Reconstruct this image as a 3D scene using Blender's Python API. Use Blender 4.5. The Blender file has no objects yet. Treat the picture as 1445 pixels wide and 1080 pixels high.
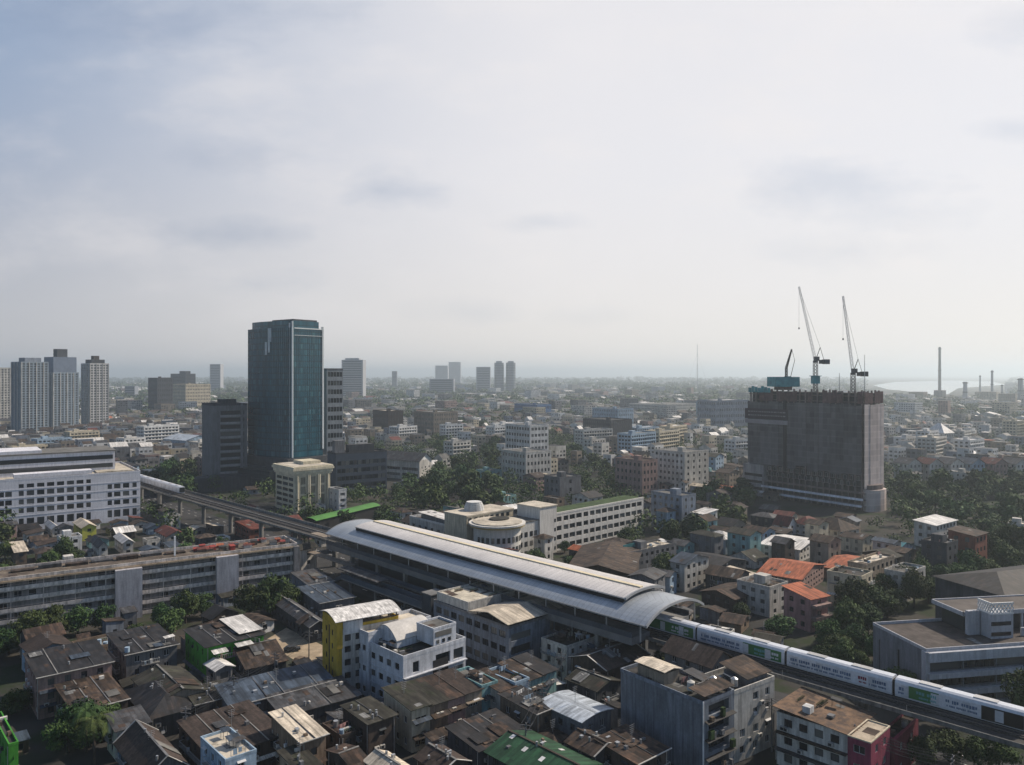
import bpy, math, random
from mathutils import Vector, noise
R = math.radians
rng = random.Random(11)
C = bpy.context.scene.collection
scn = bpy.context.scene
# ------------------------------------------------------------------ camera model (used only to turn measured points into ground points)
F = 1100.0; CX = 722.5; HY = 528.0; CH = 74.0
def at(px, py, z=0.0):
    Y = F * (CH - z) / (py - HY)
    return Vector(((px - CX) / F * Y, Y, z))
def pix(v):
    return (CX + F * v[0] / v[1], HY + F * (CH - v[2]) / v[1])
cam = bpy.data.cameras.new('camera'); camo = bpy.data.objects.new('camera', cam); C.objects.link(camo)
camo.location = (0, 0, CH); camo.rotation_euler = (R(90), 0, 0)
cam.sensor_width = 36; cam.lens = 36 * F / 1445.0; cam.shift_y = -12.0 / 1445.0
cam.clip_start = 1; cam.clip_end = 80000
scn.camera = camo

# ------------------------------------------------------------------ materials
MATS = {}
def lk(nt, a, b): nt.links.new(a, b)
def mth(nt, op, a, b=None, c=None):
    n = nt.nodes.new('ShaderNodeMath'); n.operation = op
    for i, v in enumerate((a, b, c)):
        if v is None: continue
        if isinstance(v, (int, float)): n.inputs[i].default_value = v
        else: lk(nt, v, n.inputs[i])
    return n.outputs[0]
def mrange(nt, v, a, b, c, d):
    n = nt.nodes.new('ShaderNodeMapRange'); lk(nt, v, n.inputs[0])
    for i, x in enumerate((a, b, c, d)): n.inputs[i + 1].default_value = x
    return n.outputs[0]
def mixc(nt, f, a, b):
    n = nt.nodes.new('ShaderNodeMix'); n.data_type = 'RGBA'
    for i, v in ((0, f), (6, a), (7, b)):
        if isinstance(v, (int, float)): n.inputs[i].default_value = v
        elif isinstance(v, tuple): n.inputs[i].default_value = (*v, 1)
        else: lk(nt, v, n.inputs[i])
    return n.outputs[2]
def noisen(nt, vec, sc, det=4, rough=.6):
    n = nt.nodes.new('ShaderNodeTexNoise'); n.inputs['Scale'].default_value = sc
    n.inputs['Detail'].default_value = det; n.inputs['Roughness'].default_value = rough
    lk(nt, vec, n.inputs['Vector']); return n.outputs[0]
def mat(name, c, rough=.85, blotch=.3, bs=.22, streak=0., sheet=0., rust=None, ramt=.5, rnd=.12, spec=.25, metal=0., sw=.9, sl=2.4, fine=.12, moss=None, bump=0.):
    if name in MATS: return MATS[name]
    if sheet and 'roof' in name and 'station' not in name: streak = max(streak, .5); sheet = min(.6, sheet * 1.5); fine = max(fine, .2)
    m = bpy.data.materials.new(name); m.use_nodes = True; nt = m.node_tree
    bs_ = nt.nodes['Principled BSDF']
    bs_.inputs['Roughness'].default_value = rough; bs_.inputs['Metallic'].default_value = metal
    bs_.inputs['Specular IOR Level'].default_value = spec
    geo = nt.nodes.new('ShaderNodeNewGeometry'); pos = geo.outputs['Position']
    tc = nt.nodes.new('ShaderNodeTexCoord'); sx = nt.nodes.new('ShaderNodeSeparateXYZ'); lk(nt, tc.outputs['UV'], sx.inputs[0])
    u, v = sx.outputs[0], sx.outputs[1]
    oi = nt.nodes.new('ShaderNodeObjectInfo')
    n1 = noisen(nt, pos, bs, 5)
    f = mrange(nt, n1, .3, .7, 1 - blotch, 1 + blotch * .5)
    if fine:
        n2 = noisen(nt, pos, 2.3, 3, .7); f = mth(nt, 'MULTIPLY', f, mrange(nt, n2, .3, .7, 1 - fine, 1 + fine))
    if streak:
        cb = nt.nodes.new('ShaderNodeCombineXYZ'); lk(nt, mth(nt, 'MULTIPLY', u, 1.3), cb.inputs[0]); lk(nt, mth(nt, 'MULTIPLY', v, .13), cb.inputs[1])
        lk(nt, mth(nt, 'MULTIPLY', oi.outputs['Random'], 50.), cb.inputs[2])
        f = mth(nt, 'MULTIPLY', f, mrange(nt, noisen(nt, cb.outputs[0], 1.0, 4), .35, .62, 1 - streak, 1.04))
    if sheet:
        cb = nt.nodes.new('ShaderNodeCombineXYZ')
        lk(nt, mth(nt, 'FLOOR', mth(nt, 'DIVIDE', u, sw)), cb.inputs[0]); lk(nt, mth(nt, 'FLOOR', mth(nt, 'DIVIDE', v, sl)), cb.inputs[1])
        lk(nt, oi.outputs['Random'], cb.inputs[2])
        wn = nt.nodes.new('ShaderNodeTexWhiteNoise'); lk(nt, cb.outputs[0], wn.inputs['Vector'])
        f = mth(nt, 'MULTIPLY', f, mrange(nt, wn.outputs['Value'], 0, 1, 1 - sheet, 1 + sheet * .6))
        seam = mth(nt, 'LESS_THAN', mth(nt, 'FRACT', mth(nt, 'DIVIDE', u, sw)), .12)
        f = mth(nt, 'MULTIPLY', f, mth(nt, 'SUBTRACT', 1.0, mth(nt, 'MULTIPLY', seam, .25)))
    if rnd: f = mth(nt, 'MULTIPLY', f, mrange(nt, oi.outputs['Random'], 0, 1, 1 - rnd, 1 + rnd))
    col = (c[0], c[1], c[2])
    rgb = nt.nodes.new('ShaderNodeRGB'); rgb.outputs[0].default_value = (*col, 1); col = rgb.outputs[0]
    if rust:
        nr = noisen(nt, pos, .55, 6, .7)
        col = mixc(nt, mrange(nt, nr, ramt - .07, ramt + .1, 0, 1), col, rust)
    if moss:
        nr = noisen(nt, pos, .31, 6, .75)
        col = mixc(nt, mrange(nt, nr, .52, .66, 0, .8), col, moss)
    vm = nt.nodes.new('ShaderNodeVectorMath'); vm.operation = 'SCALE'; lk(nt, col, vm.inputs[0]); lk(nt, f, vm.inputs[3])
    lk(nt, vm.outputs[0], bs_.inputs['Base Color'])
    if bump:
        bn = nt.nodes.new('ShaderNodeBump'); bn.inputs['Strength'].default_value = bump; bn.inputs['Distance'].default_value = .1
        lk(nt, noisen(nt, pos, 1.5, 4), bn.inputs['Height']); lk(nt, bn.outputs[0], bs_.inputs['Normal'])
    MATS[name] = m; return m
def glass(name, c, rough=.12, spec=.5, light=.25):
    if name in MATS: return MATS[name]
    m = bpy.data.materials.new(name); m.use_nodes = True; nt = m.node_tree; b = nt.nodes['Principled BSDF']
    b.inputs['Roughness'].default_value = rough; b.inputs['Specular IOR Level'].default_value = spec
    oi = nt.nodes.new('ShaderNodeObjectInfo'); geo = nt.nodes.new('ShaderNodeNewGeometry')
    wn = nt.nodes.new('ShaderNodeTexWhiteNoise'); lk(nt, geo.outputs['Random Per Island'], wn.inputs['Vector'])
    r = mth(nt, 'FRACT', mth(nt, 'ADD', oi.outputs['Random'], wn.outputs['Value']))
    f = mrange(nt, r, .5, .95, 0, light * 1.6)
    lk(nt, mixc(nt, f, c, (.32, .31, .28)), b.inputs['Base Color'])
    MATS[name] = m; return m

# ------------------------------------------------------------------ mesh builder
class MB:
    def __init__(s): s.v = []; s.f = []; s.m = []; s.k = {}
    def vi(s, p):
        k = (round(p[0], 3), round(p[1], 3), round(p[2], 3)); i = s.k.get(k)
        if i is None: i = len(s.v); s.k[k] = i; s.v.append(k)
        return i
    def face(s, pts, m=0):
        q = []
        for p in pts:
            i = s.vi(p)
            if i not in q: q.append(i)
        if len(q) > 2: s.f.append(q); s.m.append(m)
    def box(s, x0, y0, z0, x1, y1, z1, m=0, mt=None, bot=True):
        if x1 < x0: x0, x1 = x1, x0
        if y1 < y0: y0, y1 = y1, y0
        a, b, c, d = (x0, y0), (x1, y0), (x1, y1), (x0, y1)
        s.prism([a, b, c, d], z0, z1, m, mt, bot)
    def prism(s, pl, z0, z1, m=0, mt=None, bot=True):
        n = len(pl)
        for i in range(n):
            p, q = pl[i], pl[(i + 1) % n]
            s.face([(p[0], p[1], z0), (q[0], q[1], z0), (q[0], q[1], z1), (p[0], p[1], z1)], m)
        s.face([(p[0], p[1], z1) for p in pl], m if mt is None else mt)
        if bot: s.face([(p[0], p[1], z0) for p in reversed(pl)], m)
    def slab(s, pts, t, m=0, ms=None):
        lo = [(p[0], p[1], p[2] - t) for p in pts]; n = len(pts)
        s.face(pts, m); s.face(list(reversed(lo)), m if ms is None else ms)
        for i in range(n):
            j = (i + 1) % n
            s.face([lo[i], lo[j], pts[j], pts[i]], m if ms is None else ms)
    def tube(s, a, b, r, n=6, m=0, r2=None, cap=True):
        a = Vector(a); b = Vector(b); d = (b - a).normalized(); r2 = r if r2 is None else r2
        x = d.orthogonal().normalized(); y = d.cross(x)
        A = [a + (x * math.cos(2 * math.pi * i / n) + y * math.sin(2 * math.pi * i / n)) * r for i in range(n)]
        B = [b + (x * math.cos(2 * math.pi * i / n) + y * math.sin(2 * math.pi * i / n)) * r2 for i in range(n)]
        for i in range(n):
            j = (i + 1) % n; s.face([A[i], A[j], B[j], B[i]], m)
        if cap: s.face(list(reversed(A)), m); s.face(B, m)
    def bar(s, a, b, w, h, m=0):                      # square bar between two points
        a = Vector(a); b = Vector(b); d = (b - a).normalized()
        x = d.cross(Vector((0, 0, 1)));  x = x.normalized() if x.length > 1e-3 else Vector((1, 0, 0)); y = x.cross(d)
        o = [(-1, -1), (1, -1), (1, 1), (-1, 1)]
        A = [a + x * (w / 2 * i) + y * (h / 2 * j) for i, j in o]; B = [b + x * (w / 2 * i) + y * (h / 2 * j) for i, j in o]
        for i in range(4):
            j = (i + 1) % 4; s.face([A[i], A[j], B[j], B[i]], m)
        s.face(list(reversed(A)), m); s.face(B, m)
    def mesh(s, name, mats, smooth=False, uv=True):
        me = bpy.data.meshes.new(name); me.from_pydata(s.v, [], s.f)
        for m in (mats if isinstance(mats, (list, tuple)) else [mats]): me.materials.append(m)
        me.polygons.foreach_set('material_index', s.m)
        if smooth: me.polygons.foreach_set('use_smooth', [True] * len(s.f))
        me.update()
        if uv:
            ul = me.uv_layers.new(name='UVMap'); dat = [0.0] * (2 * len(me.loops))
            for p in me.polygons:
                n = p.normal
                if abs(n.z) > .999: ux, uy, uz, vx, vy, vz = 1, 0, 0, 0, 1, 0
                else:
                    l = math.hypot(n.x, n.y); ux, uy, uz = -n.y / l, n.x / l, 0
                    vx, vy, vz = -n.z * uy, n.z * ux, n.x * uy - n.y * ux
                for li in p.loop_indices:
                    c = s.v[me.loops[li].vertex_index]
                    dat[2 * li] = c[0] * ux + c[1] * uy; dat[2 * li + 1] = c[0] * vx + c[1] * vy + c[2] * vz
            ul.data.foreach_set('uv', dat)
        return me
    def build(s, name, mats, parent=None, smooth=False, uv=True):
        return obj(name, s.mesh(name, mats, smooth, uv), parent)
def obj(name, me, parent=None, loc=None, rz=None):
    o = bpy.data.objects.new(name, me); C.objects.link(o)
    if parent is not None: o.parent = parent
    if loc is not None: o.location = loc
    if rz is not None: o.rotation_euler = (0, 0, rz)
    return o
LANDMARKS = []; PENDING = []; FOOT = []
def tag(o, label=None, cat=None, group=None, kind=None):
    if label: o['label'] = label
    if cat: o['category'] = cat
    if group: o['group'] = group
    if kind: o['kind'] = kind
    return o
def empty(name, loc, rz=0.0):
    o = bpy.data.objects.new(name, None); C.objects.link(o); o.location = loc; o.rotation_euler = (0, 0, rz); o.empty_display_size = 1
    return o
def boxpart(name, m, parent, x0, y0, z0, x1, y1, z1):
    b = MB(); b.box(x0, y0, z0, x1, y1, z1); return b.build(name, m, parent)
def copy_tree(o, parent=None):
    c = o.copy(); C.objects.link(c); c.parent = parent
    for ch in list(o.children): copy_tree(ch, c)
    return c

# ------------------------------------------------------------------ footprints (to keep generated houses and trees off the placed ones)
def add_foot(poly): 
    cx = sum(p[0] for p in poly) / len(poly); cy = sum(p[1] for p in poly) / len(poly)
    FOOT.append((cx, cy, max(math.hypot(p[0] - cx, p[1] - cy) for p in poly), poly))
def inside(poly, x, y):
    c = False; j = len(poly) - 1
    for i in range(len(poly)):
        a, b = poly[i], poly[j]
        if (a[1] > y) != (b[1] > y) and x < (b[0] - a[0]) * (y - a[1]) / (b[1] - a[1]) + a[0]: c = not c
        j = i
    return c
def sat(p, q):
    for P in (p, q):
        for i in range(len(P)):
            a, b = P[i], P[(i + 1) % len(P)]; nx, ny = b[1] - a[1], a[0] - b[0]
            A = [nx * t[0] + ny * t[1] for t in p]; B = [nx * t[0] + ny * t[1] for t in q]
            if max(A) < min(B) or max(B) < min(A): return False
    return True
def clear(poly):
    cx = sum(p[0] for p in poly) / len(poly); cy = sum(p[1] for p in poly) / len(poly); r = max(math.hypot(p[0] - cx, p[1] - cy) for p in poly)
    for (x, y, rr, q) in FOOT:
        if math.hypot(x - cx, y - cy) < r + rr and sat(poly, q): return False
    return True

# ------------------------------------------------------------------ buildings
WINM = {}
def winmesh(w, h, fm, gm, mull=1, hood=0):
    k = (round(w, 2), round(h, 2), fm.name, gm.name, mull, hood)
    if k in WINM: return WINM[k]
    b = MB(); f = .07
    b.face([(-w / 2, 0, 0), (w / 2, 0, 0), (w / 2, 0, h), (-w / 2, 0, h)], 1)
    def bx(x0, z0, x1, z1): b.box(x0, -.06, z0, x1, -.005, z1, 0)
    bx(-w / 2, 0, w / 2, f); bx(-w / 2, h - f, w / 2, h); bx(-w / 2, f + .002, -w / 2 + f, h - f - .002); bx(w / 2 - f, f + .002, w / 2, h - f - .002)
    for i in range(mull):
        x = -w / 2 + w * (i + 1) / (mull + 1); bx(x - .03, f + .002, x + .03, h - f - .002)
    if hood == 1: b.slab([(-w / 2 - .15, -.75, h - .15), (w / 2 + .15, -.75, h - .15), (w / 2 + .15, -.02, h + .12), (-w / 2 - .15, -.02, h + .12)], .05, 0)
    if hood == 2:
        for i in range(5): x = -w / 2 + w * (i + .5) / 5; b.box(x - .02, -.2, .02, x + .02, -.16, h * .7, 0)
        b.box(-w / 2, -.2, h * .7, w / 2, -.16, h * .7 + .05, 0)
    if hood == 3: b.box(-w * .45, -.5, .02, w * .1, -.065, h * .42, 0)
    WINM[k] = b.mesh('window', [fm, gm]); return WINM[k]
class Bld:
    def __init__(s, name, label, cat, N, ang, w, d, h, group=None, lm=None, foot=True, z=0.0):
        s.a = R(ang); s.w, s.d, s.h = w, d, h; s.N = Vector((N[0], N[1], z)); s.name = name
        s.e = empty(name, s.N, s.a); tag(s.e, label, cat, group)
        if foot: add_foot([s.wp(-.5, -.5)[:2], s.wp(w + .5, -.5)[:2], s.wp(w + .5, d + .5)[:2], s.wp(-.5, d + .5)[:2]])
        if lm: LANDMARKS.append((lm, pix(s.wp(w / 2, d / 2, 0)), s.wp(w / 2, d / 2, 0)))
        s.nwin = 0; s.plain = False
    def wp(s, x, y, z=0.0):
        return Vector((s.N.x + x * math.cos(s.a) - y * math.sin(s.a), s.N.y + x * math.sin(s.a) + y * math.cos(s.a), s.N.z + z))
    def side(s, k):
        w, d = s.w, s.d
        return {'R': ((0, 0), (1, 0), w), 'L': ((0, d), (0, -1), d), 'E': ((w, 0), (0, 1), d), 'K': ((w, d), (-1, 0), w)}[k]
    def walls(s, m, z1=None, z0=0.0, name='wall', extra=None, **sides):
        mb = MB(); z1 = s.h if z1 is None else z1; pend = []; gl = None
        mats = [m, None]
        for k in 'RLEK':
            P, u, L = s.side(k); sp = sides.get(k)
            if sp and sp.get('mode', 'obj') == 'mesh': gl = sp.get('glass', G_DARK)
            facade(mb, P, u, L, z0, z1, sp, pend)
        mats[1] = gl or G_DARK
        if extra: extra(mb)
        o = mb.build(name, mats, s.e)
        s.panes(pend); return o
    def panes(s, pend):
        for (x, y, z, ww, wh, u, sp) in pend:
            me = winmesh(ww, wh, sp.get('frame', F_WHITE), sp.get('glass', G_DARK), sp.get('mull', 1) if rng.random() < .7 else 0, rng.choice((0, 0, 0, 0, 1, 2, 3)) if sp.get('mix') else 0)
            s.nwin += 1
            obj(sp.get('pname', 'window'), me, s.e, (x, y, z), math.atan2(u[1], u[0]))
    def box(s, name, m, *a): return boxpart(name, m, s.e, *a)
    def flat(s, m, pm, ph=.8, z=None, x0=0, y0=0, x1=None, y1=None, t=.2):
        z = s.h if z is None else z; x1 = s.w if x1 is None else x1; y1 = s.d if y1 is None else y1
        b = MB(); b.box(x0 + t - .02, y0 + t - .02, z - .12, x1 - t + .02, y1 - t + .02, z + .03)
        s.add_patches(b, x0 + t, y0 + t, x1 - t, y1 - t, z + .035); b.build('roof', [m, ROOFP1, ROOFP2], s.e)
        if ph > 0:
            b = MB(); o = .04; Z0, Z1 = z + .004, z + ph
            b.box(x0 - o, y0 - o, Z0, x1 + o, y0 + t, Z1); b.box(x0 - o, y1 - t, Z0, x1 + o, y1 + o, Z1)
            b.box(x0 - o, y0 + t, Z0, x0 + t, y1 - t, Z1); b.box(x1 - t, y0 + t, Z0, x1 + o, y1 - t, Z1); b.build('parapet', pm, s.e)
    def add_patches(s, b, x0, y0, x1, y1, z):
        a = (x1 - x0) * (y1 - y0)
        if a < 20: return
        for i in range(min(5, int(a / 40) + 1)):
            pw, pd = rng.uniform(1, 3.5), rng.uniform(1, 3.5); px = rng.uniform(x0, max(x0 + .1, x1 - pw)); py = rng.uniform(y0, max(y0 + .1, y1 - pd))
            zz = z + .004 * i
            b.face([(px, py, zz), (min(px + pw, x1), py, zz), (min(px + pw, x1), min(py + pd, y1), zz), (px, min(py + pd, y1), zz)], rng.choice((1, 2)))
    def gable(s, m, rise, o=.6, axis='x', wm=None, h=None, t=.14, mats2=None, x0=0, y0=0, x1=None, y1=None, name='roof'):
        h = s.h if h is None else h; x1 = s.w if x1 is None else x1; y1 = s.d if y1 is None else y1
        X0, X1, Y0, Y1 = x0 - o, x1 + o, y0 - o, y1 + o
        b = MB()
        if axis == 'x':
            ym = (y0 + y1) / 2; e = rise * o / (ym - y0)
            sl = [[(X0, Y0, h - e), (X1, Y0, h - e), (X1, ym, h + rise), (X0, ym, h + rise)], [(X0, ym, h + rise), (X1, ym, h + rise), (X1, Y1, h - e), (X0, Y1, h - e)]]
            tri = [[(x0, y1, h), (x0, y0, h), (x0, ym, h + rise)], [(x1, y0, h), (x1, y1, h), (x1, ym, h + rise)]]
        else:
            xm = (x0 + x1) / 2; e = rise * o / (xm - x0)
            sl = [[(X0, Y1, h - e), (X0, Y0, h - e), (xm, Y0, h + rise), (xm, Y1, h + rise)], [(xm, Y1, h + rise), (xm, Y0, h + rise), (X1, Y0, h - e), (X1, Y1, h - e)]]
            tri = [[(x0, y0, h), (x1, y0, h), (xm, y0, h + rise)], [(x1, y1, h), (x0, y1, h), (xm, y1, h + rise)]]
        for q in sl: b.slab([(p[0], p[1], p[2] + t + .02) for p in q], t)
        for q in sl: s.sheet_patches(b, q, t + .045)
        b.build(name, [m, ROOFP1, ROOFP2], s.e)
        if wm:
            for q in tri: b = MB(); b.face(q); b.build('gable_wall', wm, s.e)
    def sheet_patches(s, b, q, dz, n=None):
        if s.plain: return
        q = [Vector(p) for p in q]; L = (q[1] - q[0]).length; D = (q[3] - q[0]).length
        for i in range(min(5, int(L * D / 45)) if n is None else n):
            lw, ld = rng.uniform(.7, 1.6) / L, rng.uniform(1.0, 2.6) / D; u = rng.uniform(0.02, max(.03, .98 - lw)); v = rng.uniform(.02, max(.03, .98 - ld))
            P = lambda uu, vv: q[0] * (1 - uu) * (1 - vv) + q[1] * uu * (1 - vv) + q[2] * uu * vv + q[3] * (1 - uu) * vv + Vector((0, 0, dz + .004 * i))
            b.face([P(u, v), P(min(.99, u + lw), v), P(min(.99, u + lw), min(.99, v + ld)), P(u, min(.99, v + ld))], rng.choice((1, 2, 2, 2)))
    def hip(s, m, rise, o=.7, h=None, t=.14, x0=0, y0=0, x1=None, y1=None):
        h = s.h if h is None else h; x1 = s.w if x1 is None else x1; y1 = s.d if y1 is None else y1
        X0, X1, Y0, Y1 = x0 - o, x1 + o, y0 - o, y1 + o; W, D = X1 - X0, Y1 - Y0; b = MB(); z = h + t
        if W >= D: r0, r1 = (X0 + D / 2, (Y0 + Y1) / 2, z + rise), (X1 - D / 2 + 1e-3, (Y0 + Y1) / 2, z + rise)
        else: r0, r1 = ((X0 + X1) / 2, Y0 + W / 2, z + rise), ((X0 + X1) / 2, Y1 - W / 2, z + rise)
        a, bb, c, d = (X0, Y0, z), (X1, Y0, z), (X1, Y1, z), (X0, Y1, z)
        if W >= D: fs = [[a, bb, r1, r0], [bb, c, r1], [c, d, r0, r1], [d, a, r0]]
        else: fs = [[a, bb, r0], [bb, c, r1, r0], [c, d, r1], [d, a, r0, r1]]
        for q in fs: b.face(q)
        b.face([d, c, bb, a]); 
        b.build('roof', [m, ROOFP1, ROOFP2], s.e)
    def shed(s, m, rise, side='L', o=.4, h=None, t=.12, wm=None, x0=0, y0=0, x1=None, y1=None):
        """mono-pitch roof: high along the named side"""
        h = s.h if h is None else h; x1 = s.w if x1 is None else x1; y1 = s.d if y1 is None else y1
        def zz(x, y):
            k = {'L': (x1 - x) / (x1 - x0), 'E': (x - x0) / (x1 - x0), 'R': (y1 - y) / (y1 - y0), 'K': (y - y0) / (y1 - y0)}[side]
            return h + rise * k
        X0, X1, Y0, Y1 = x0 - o, x1 + o, y0 - o, y1 + o; b = MB()
        q = [(x, y, zz(x, y) + t + .02) for x, y in ((X0, Y0), (X1, Y0), (X1, Y1), (X0, Y1))]
        b.slab(q, t); s.sheet_patches(b, q, .025); b.build('roof', [m, ROOFP1, ROOFP2], s.e)
        if wm:
            b = MB(); pl = [(x0, y0), (x1, y0), (x1, y1), (x0, y1)]
            for i in range(4):
                p, q2 = pl[i], pl[(i + 1) % 4]
                pts = [(p[0], p[1], h), (q2[0], q2[1], h), (q2[0], q2[1], zz(*q2)), (p[0], p[1], zz(*p))]
                b.face(pts)
            b.build('upper_wall', wm, s.e)
    def vault(s, m, rise, axis='y', o=.4, h=None, t=.12, n=10, wm=None, x0=0, y0=0, x1=None, y1=None, name='roof'):
        h = s.h if h is None else h; x1 = s.w if x1 is None else x1; y1 = s.d if y1 is None else y1
        b = MB(); e = MB(); A0, A1 = (x0, x1) if axis == 'y' else (y0, y1); B0, B1 = (y0 - o, y1 + o) if axis == 'y' else (x0 - o, x1 + o)
        P = []
        for i in range(n + 1):
            k = -1 + 2 * i / n; P.append(((A0 + A1) / 2 + k * ((A1 - A0) / 2 + o), h + t + rise * (1 - k * k)))
        f = (lambda a, bb, z: (a, bb, z)) if axis == 'y' else (lambda a, bb, z: (bb, a, z))
        for i in range(n):
            (a, z), (a2, z2) = P[i], P[i + 1]
            q = [f(a, B0, z), f(a2, B0, z2), f(a2, B1, z2), f(a, B1, z)]; b.slab(q if axis == 'y' else q[::-1], t)
        b.build(name, m, s.e)
        if wm:
            for bb in (B0 + o, B1 - o):
                e = MB(); e.face([f(a, bb, max(h, z - t - .02)) for a, z in P[1:-1]] + [f(P[-2][0], bb, h), f(P[1][0], bb, h)]); e.build('gable_wall', wm, s.e)
    def ledge(s, k, z, out, th, m, u0=0.0, u1=None, name='ledge', inn=-.003):
        P, u, L = s.side(k); n = (u[1], -u[0]); u1 = L if u1 is None else u1; b = MB()
        q = [(P[0] + u[0] * a + n[0] * c, P[1] + u[1] * a + n[1] * c) for a, c in ((u0, out), (u1, out), (u1, -inn), (u0, -inn))]
        b.prism(q, z, z + th); return b.build(name, m, s.e)
    def onside(s, k, u_, out, z):
        P, u, L = s.side(k); n = (u[1], -u[0]); return (P[0] + u[0] * u_ + n[0] * out, P[1] + u[1] * u_ + n[1] * out, z)
def facade(mb, P, u, L, z0, z1, sp, pend):
    n = (u[1], -u[0])
    def pt(a, z, dep=0.0): return (P[0] + u[0] * a - n[0] * dep, P[1] + u[1] * a - n[1] * dep, z)
    if not sp or L < 1.5: mb.face([pt(0, z0), pt(L, z0), pt(L, z1), pt(0, z1)], 0); return
    rows = sp.get('rows'); cols = sp.get('cols')
    if rows is None:
        nf = sp.get('n', 2); fh = sp.get('fh', (z1 - z0) / nf); si = sp.get('sill', .9); wh = sp.get('wh', 1.4)
        rows = [(z0 + i * fh + si, z0 + i * fh + si + wh) for i in range(sp.get('from', 0), nf)]
    if cols is None:
        m0, m1 = sp.get('m0', .8), sp.get('m1', .8); ww = sp.get('ww', 1.3); spc = sp.get('sp', 2.8)
        nc = sp.get('nc') or max(1, int((L - m0 - m1) / spc)); st = (L - m0 - m1) / nc; ww = min(ww, st * .9)
        cols = [(m0 + st * (i + .5) - ww / 2, m0 + st * (i + .5) + ww / 2) for i in range(nc)]
    dep = sp.get('dep', .18); skip = sp.get('skip'); z = z0
    for j, (a, b) in enumerate(rows):
        if b > z1: break
        mb.face([pt(0, z), pt(L, z), pt(L, a), pt(0, a)], 0); x = 0.0
        for i, (c, d) in enumerate(cols):
            if skip and skip(i, j): continue
            mb.face([pt(x, a), pt(c, a), pt(c, b), pt(x, b)], 0); x = d
            mb.face([pt(c, a), pt(d, a), pt(d, a, dep), pt(c, a, dep)], 0); mb.face([pt(c, b, dep), pt(d, b, dep), pt(d, b), pt(c, b)], 0)
            mb.face([pt(c, a), pt(c, a, dep), pt(c, b, dep), pt(c, b)], 0); mb.face([pt(d, a, dep), pt(d, a), pt(d, b), pt(d, b, dep)], 0)
            if sp.get('mode', 'obj') == 'mesh': mb.face([pt(c, a, dep), pt(d, a, dep), pt(d, b, dep), pt(c, b, dep)], 1)
            else:
                q = pt((c + d) / 2, a, dep); pend.append((q[0], q[1], a, d - c, b - a, u, sp))
        mb.face([pt(x, a), pt(L, a), pt(L, b), pt(x, b)], 0); z = b
    mb.face([pt(0, z), pt(L, z), pt(L, z1), pt(0, z1)], 0)
def solve(N, ux, px):
    k = (px - CX) / F; return (k * N.y - N.x) / (ux[0] - k * ux[1])
DIMS = []
def place(name, label, cat, nx, lx, rx, ang=42, yb=None, yt=None, h=None, w=None, d=None, group=None, lm=None, dcap=None):
    """near corner seen at column nx: base row yb and/or top row yt, or height h; lx, rx: where its two visible walls end"""
    if yb is not None:
        N = at(nx, yb); h = CH - (yt - HY) * N.y / F if h is None else h
    else:
        N = at(nx, yt, h); N.z = 0
    a = R(ang); ux = (math.cos(a), math.sin(a)); uy = (-math.sin(a), math.cos(a))
    if w is None: w = solve(N, ux, rx)
    if d is None: d = solve(N, uy, lx)
    if dcap: d = min(d, dcap); w = min(w, dcap * 1.6)
    DIMS.append((name, label[:30], round(N.x), round(N.y), round(w, 1), round(d, 1), round(h, 1)))
    return Bld(name, label, cat, N, ang, w, d, h, group, lm)
VEIL_AMT = .9; VEIL_LOW = (7.9, 7.4, 7.1); VEIL_HIGH = (7.8, 7.6, 7.7); SIDE_LOW = (4.7, 4.65, 4.95); SIDE_HIGH = (2.7, 3.5, 4.9); CLOUD_COL = (.74, .79, .86, 1)
CLOUDS = [(230, 20, 200, 60, .8), (120, 45, 120, 40, .5), (335, 225, 85, 26, .5), (540, 268, 85, 24, .8), (320, 330, 105, 22, .75), (370, 402, 80, 20, .6), (765, 315, 50, 14, .6),
          (1200, 258, 120, 40, .62), (1265, 300, 100, 24, .5), (1190, 355, 95, 24, .35), (1430, 183, 55, 15, .45), (665, 440, 75, 17, .35), (1440, 40, 60, 26, .4), (820, 448, 60, 14, .25)]
HAZE_COL = (.8, .92, 1, 1); HAZE_D = 1.65e-4
SUN_E = 5.0
EXPO = 0.17
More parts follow.
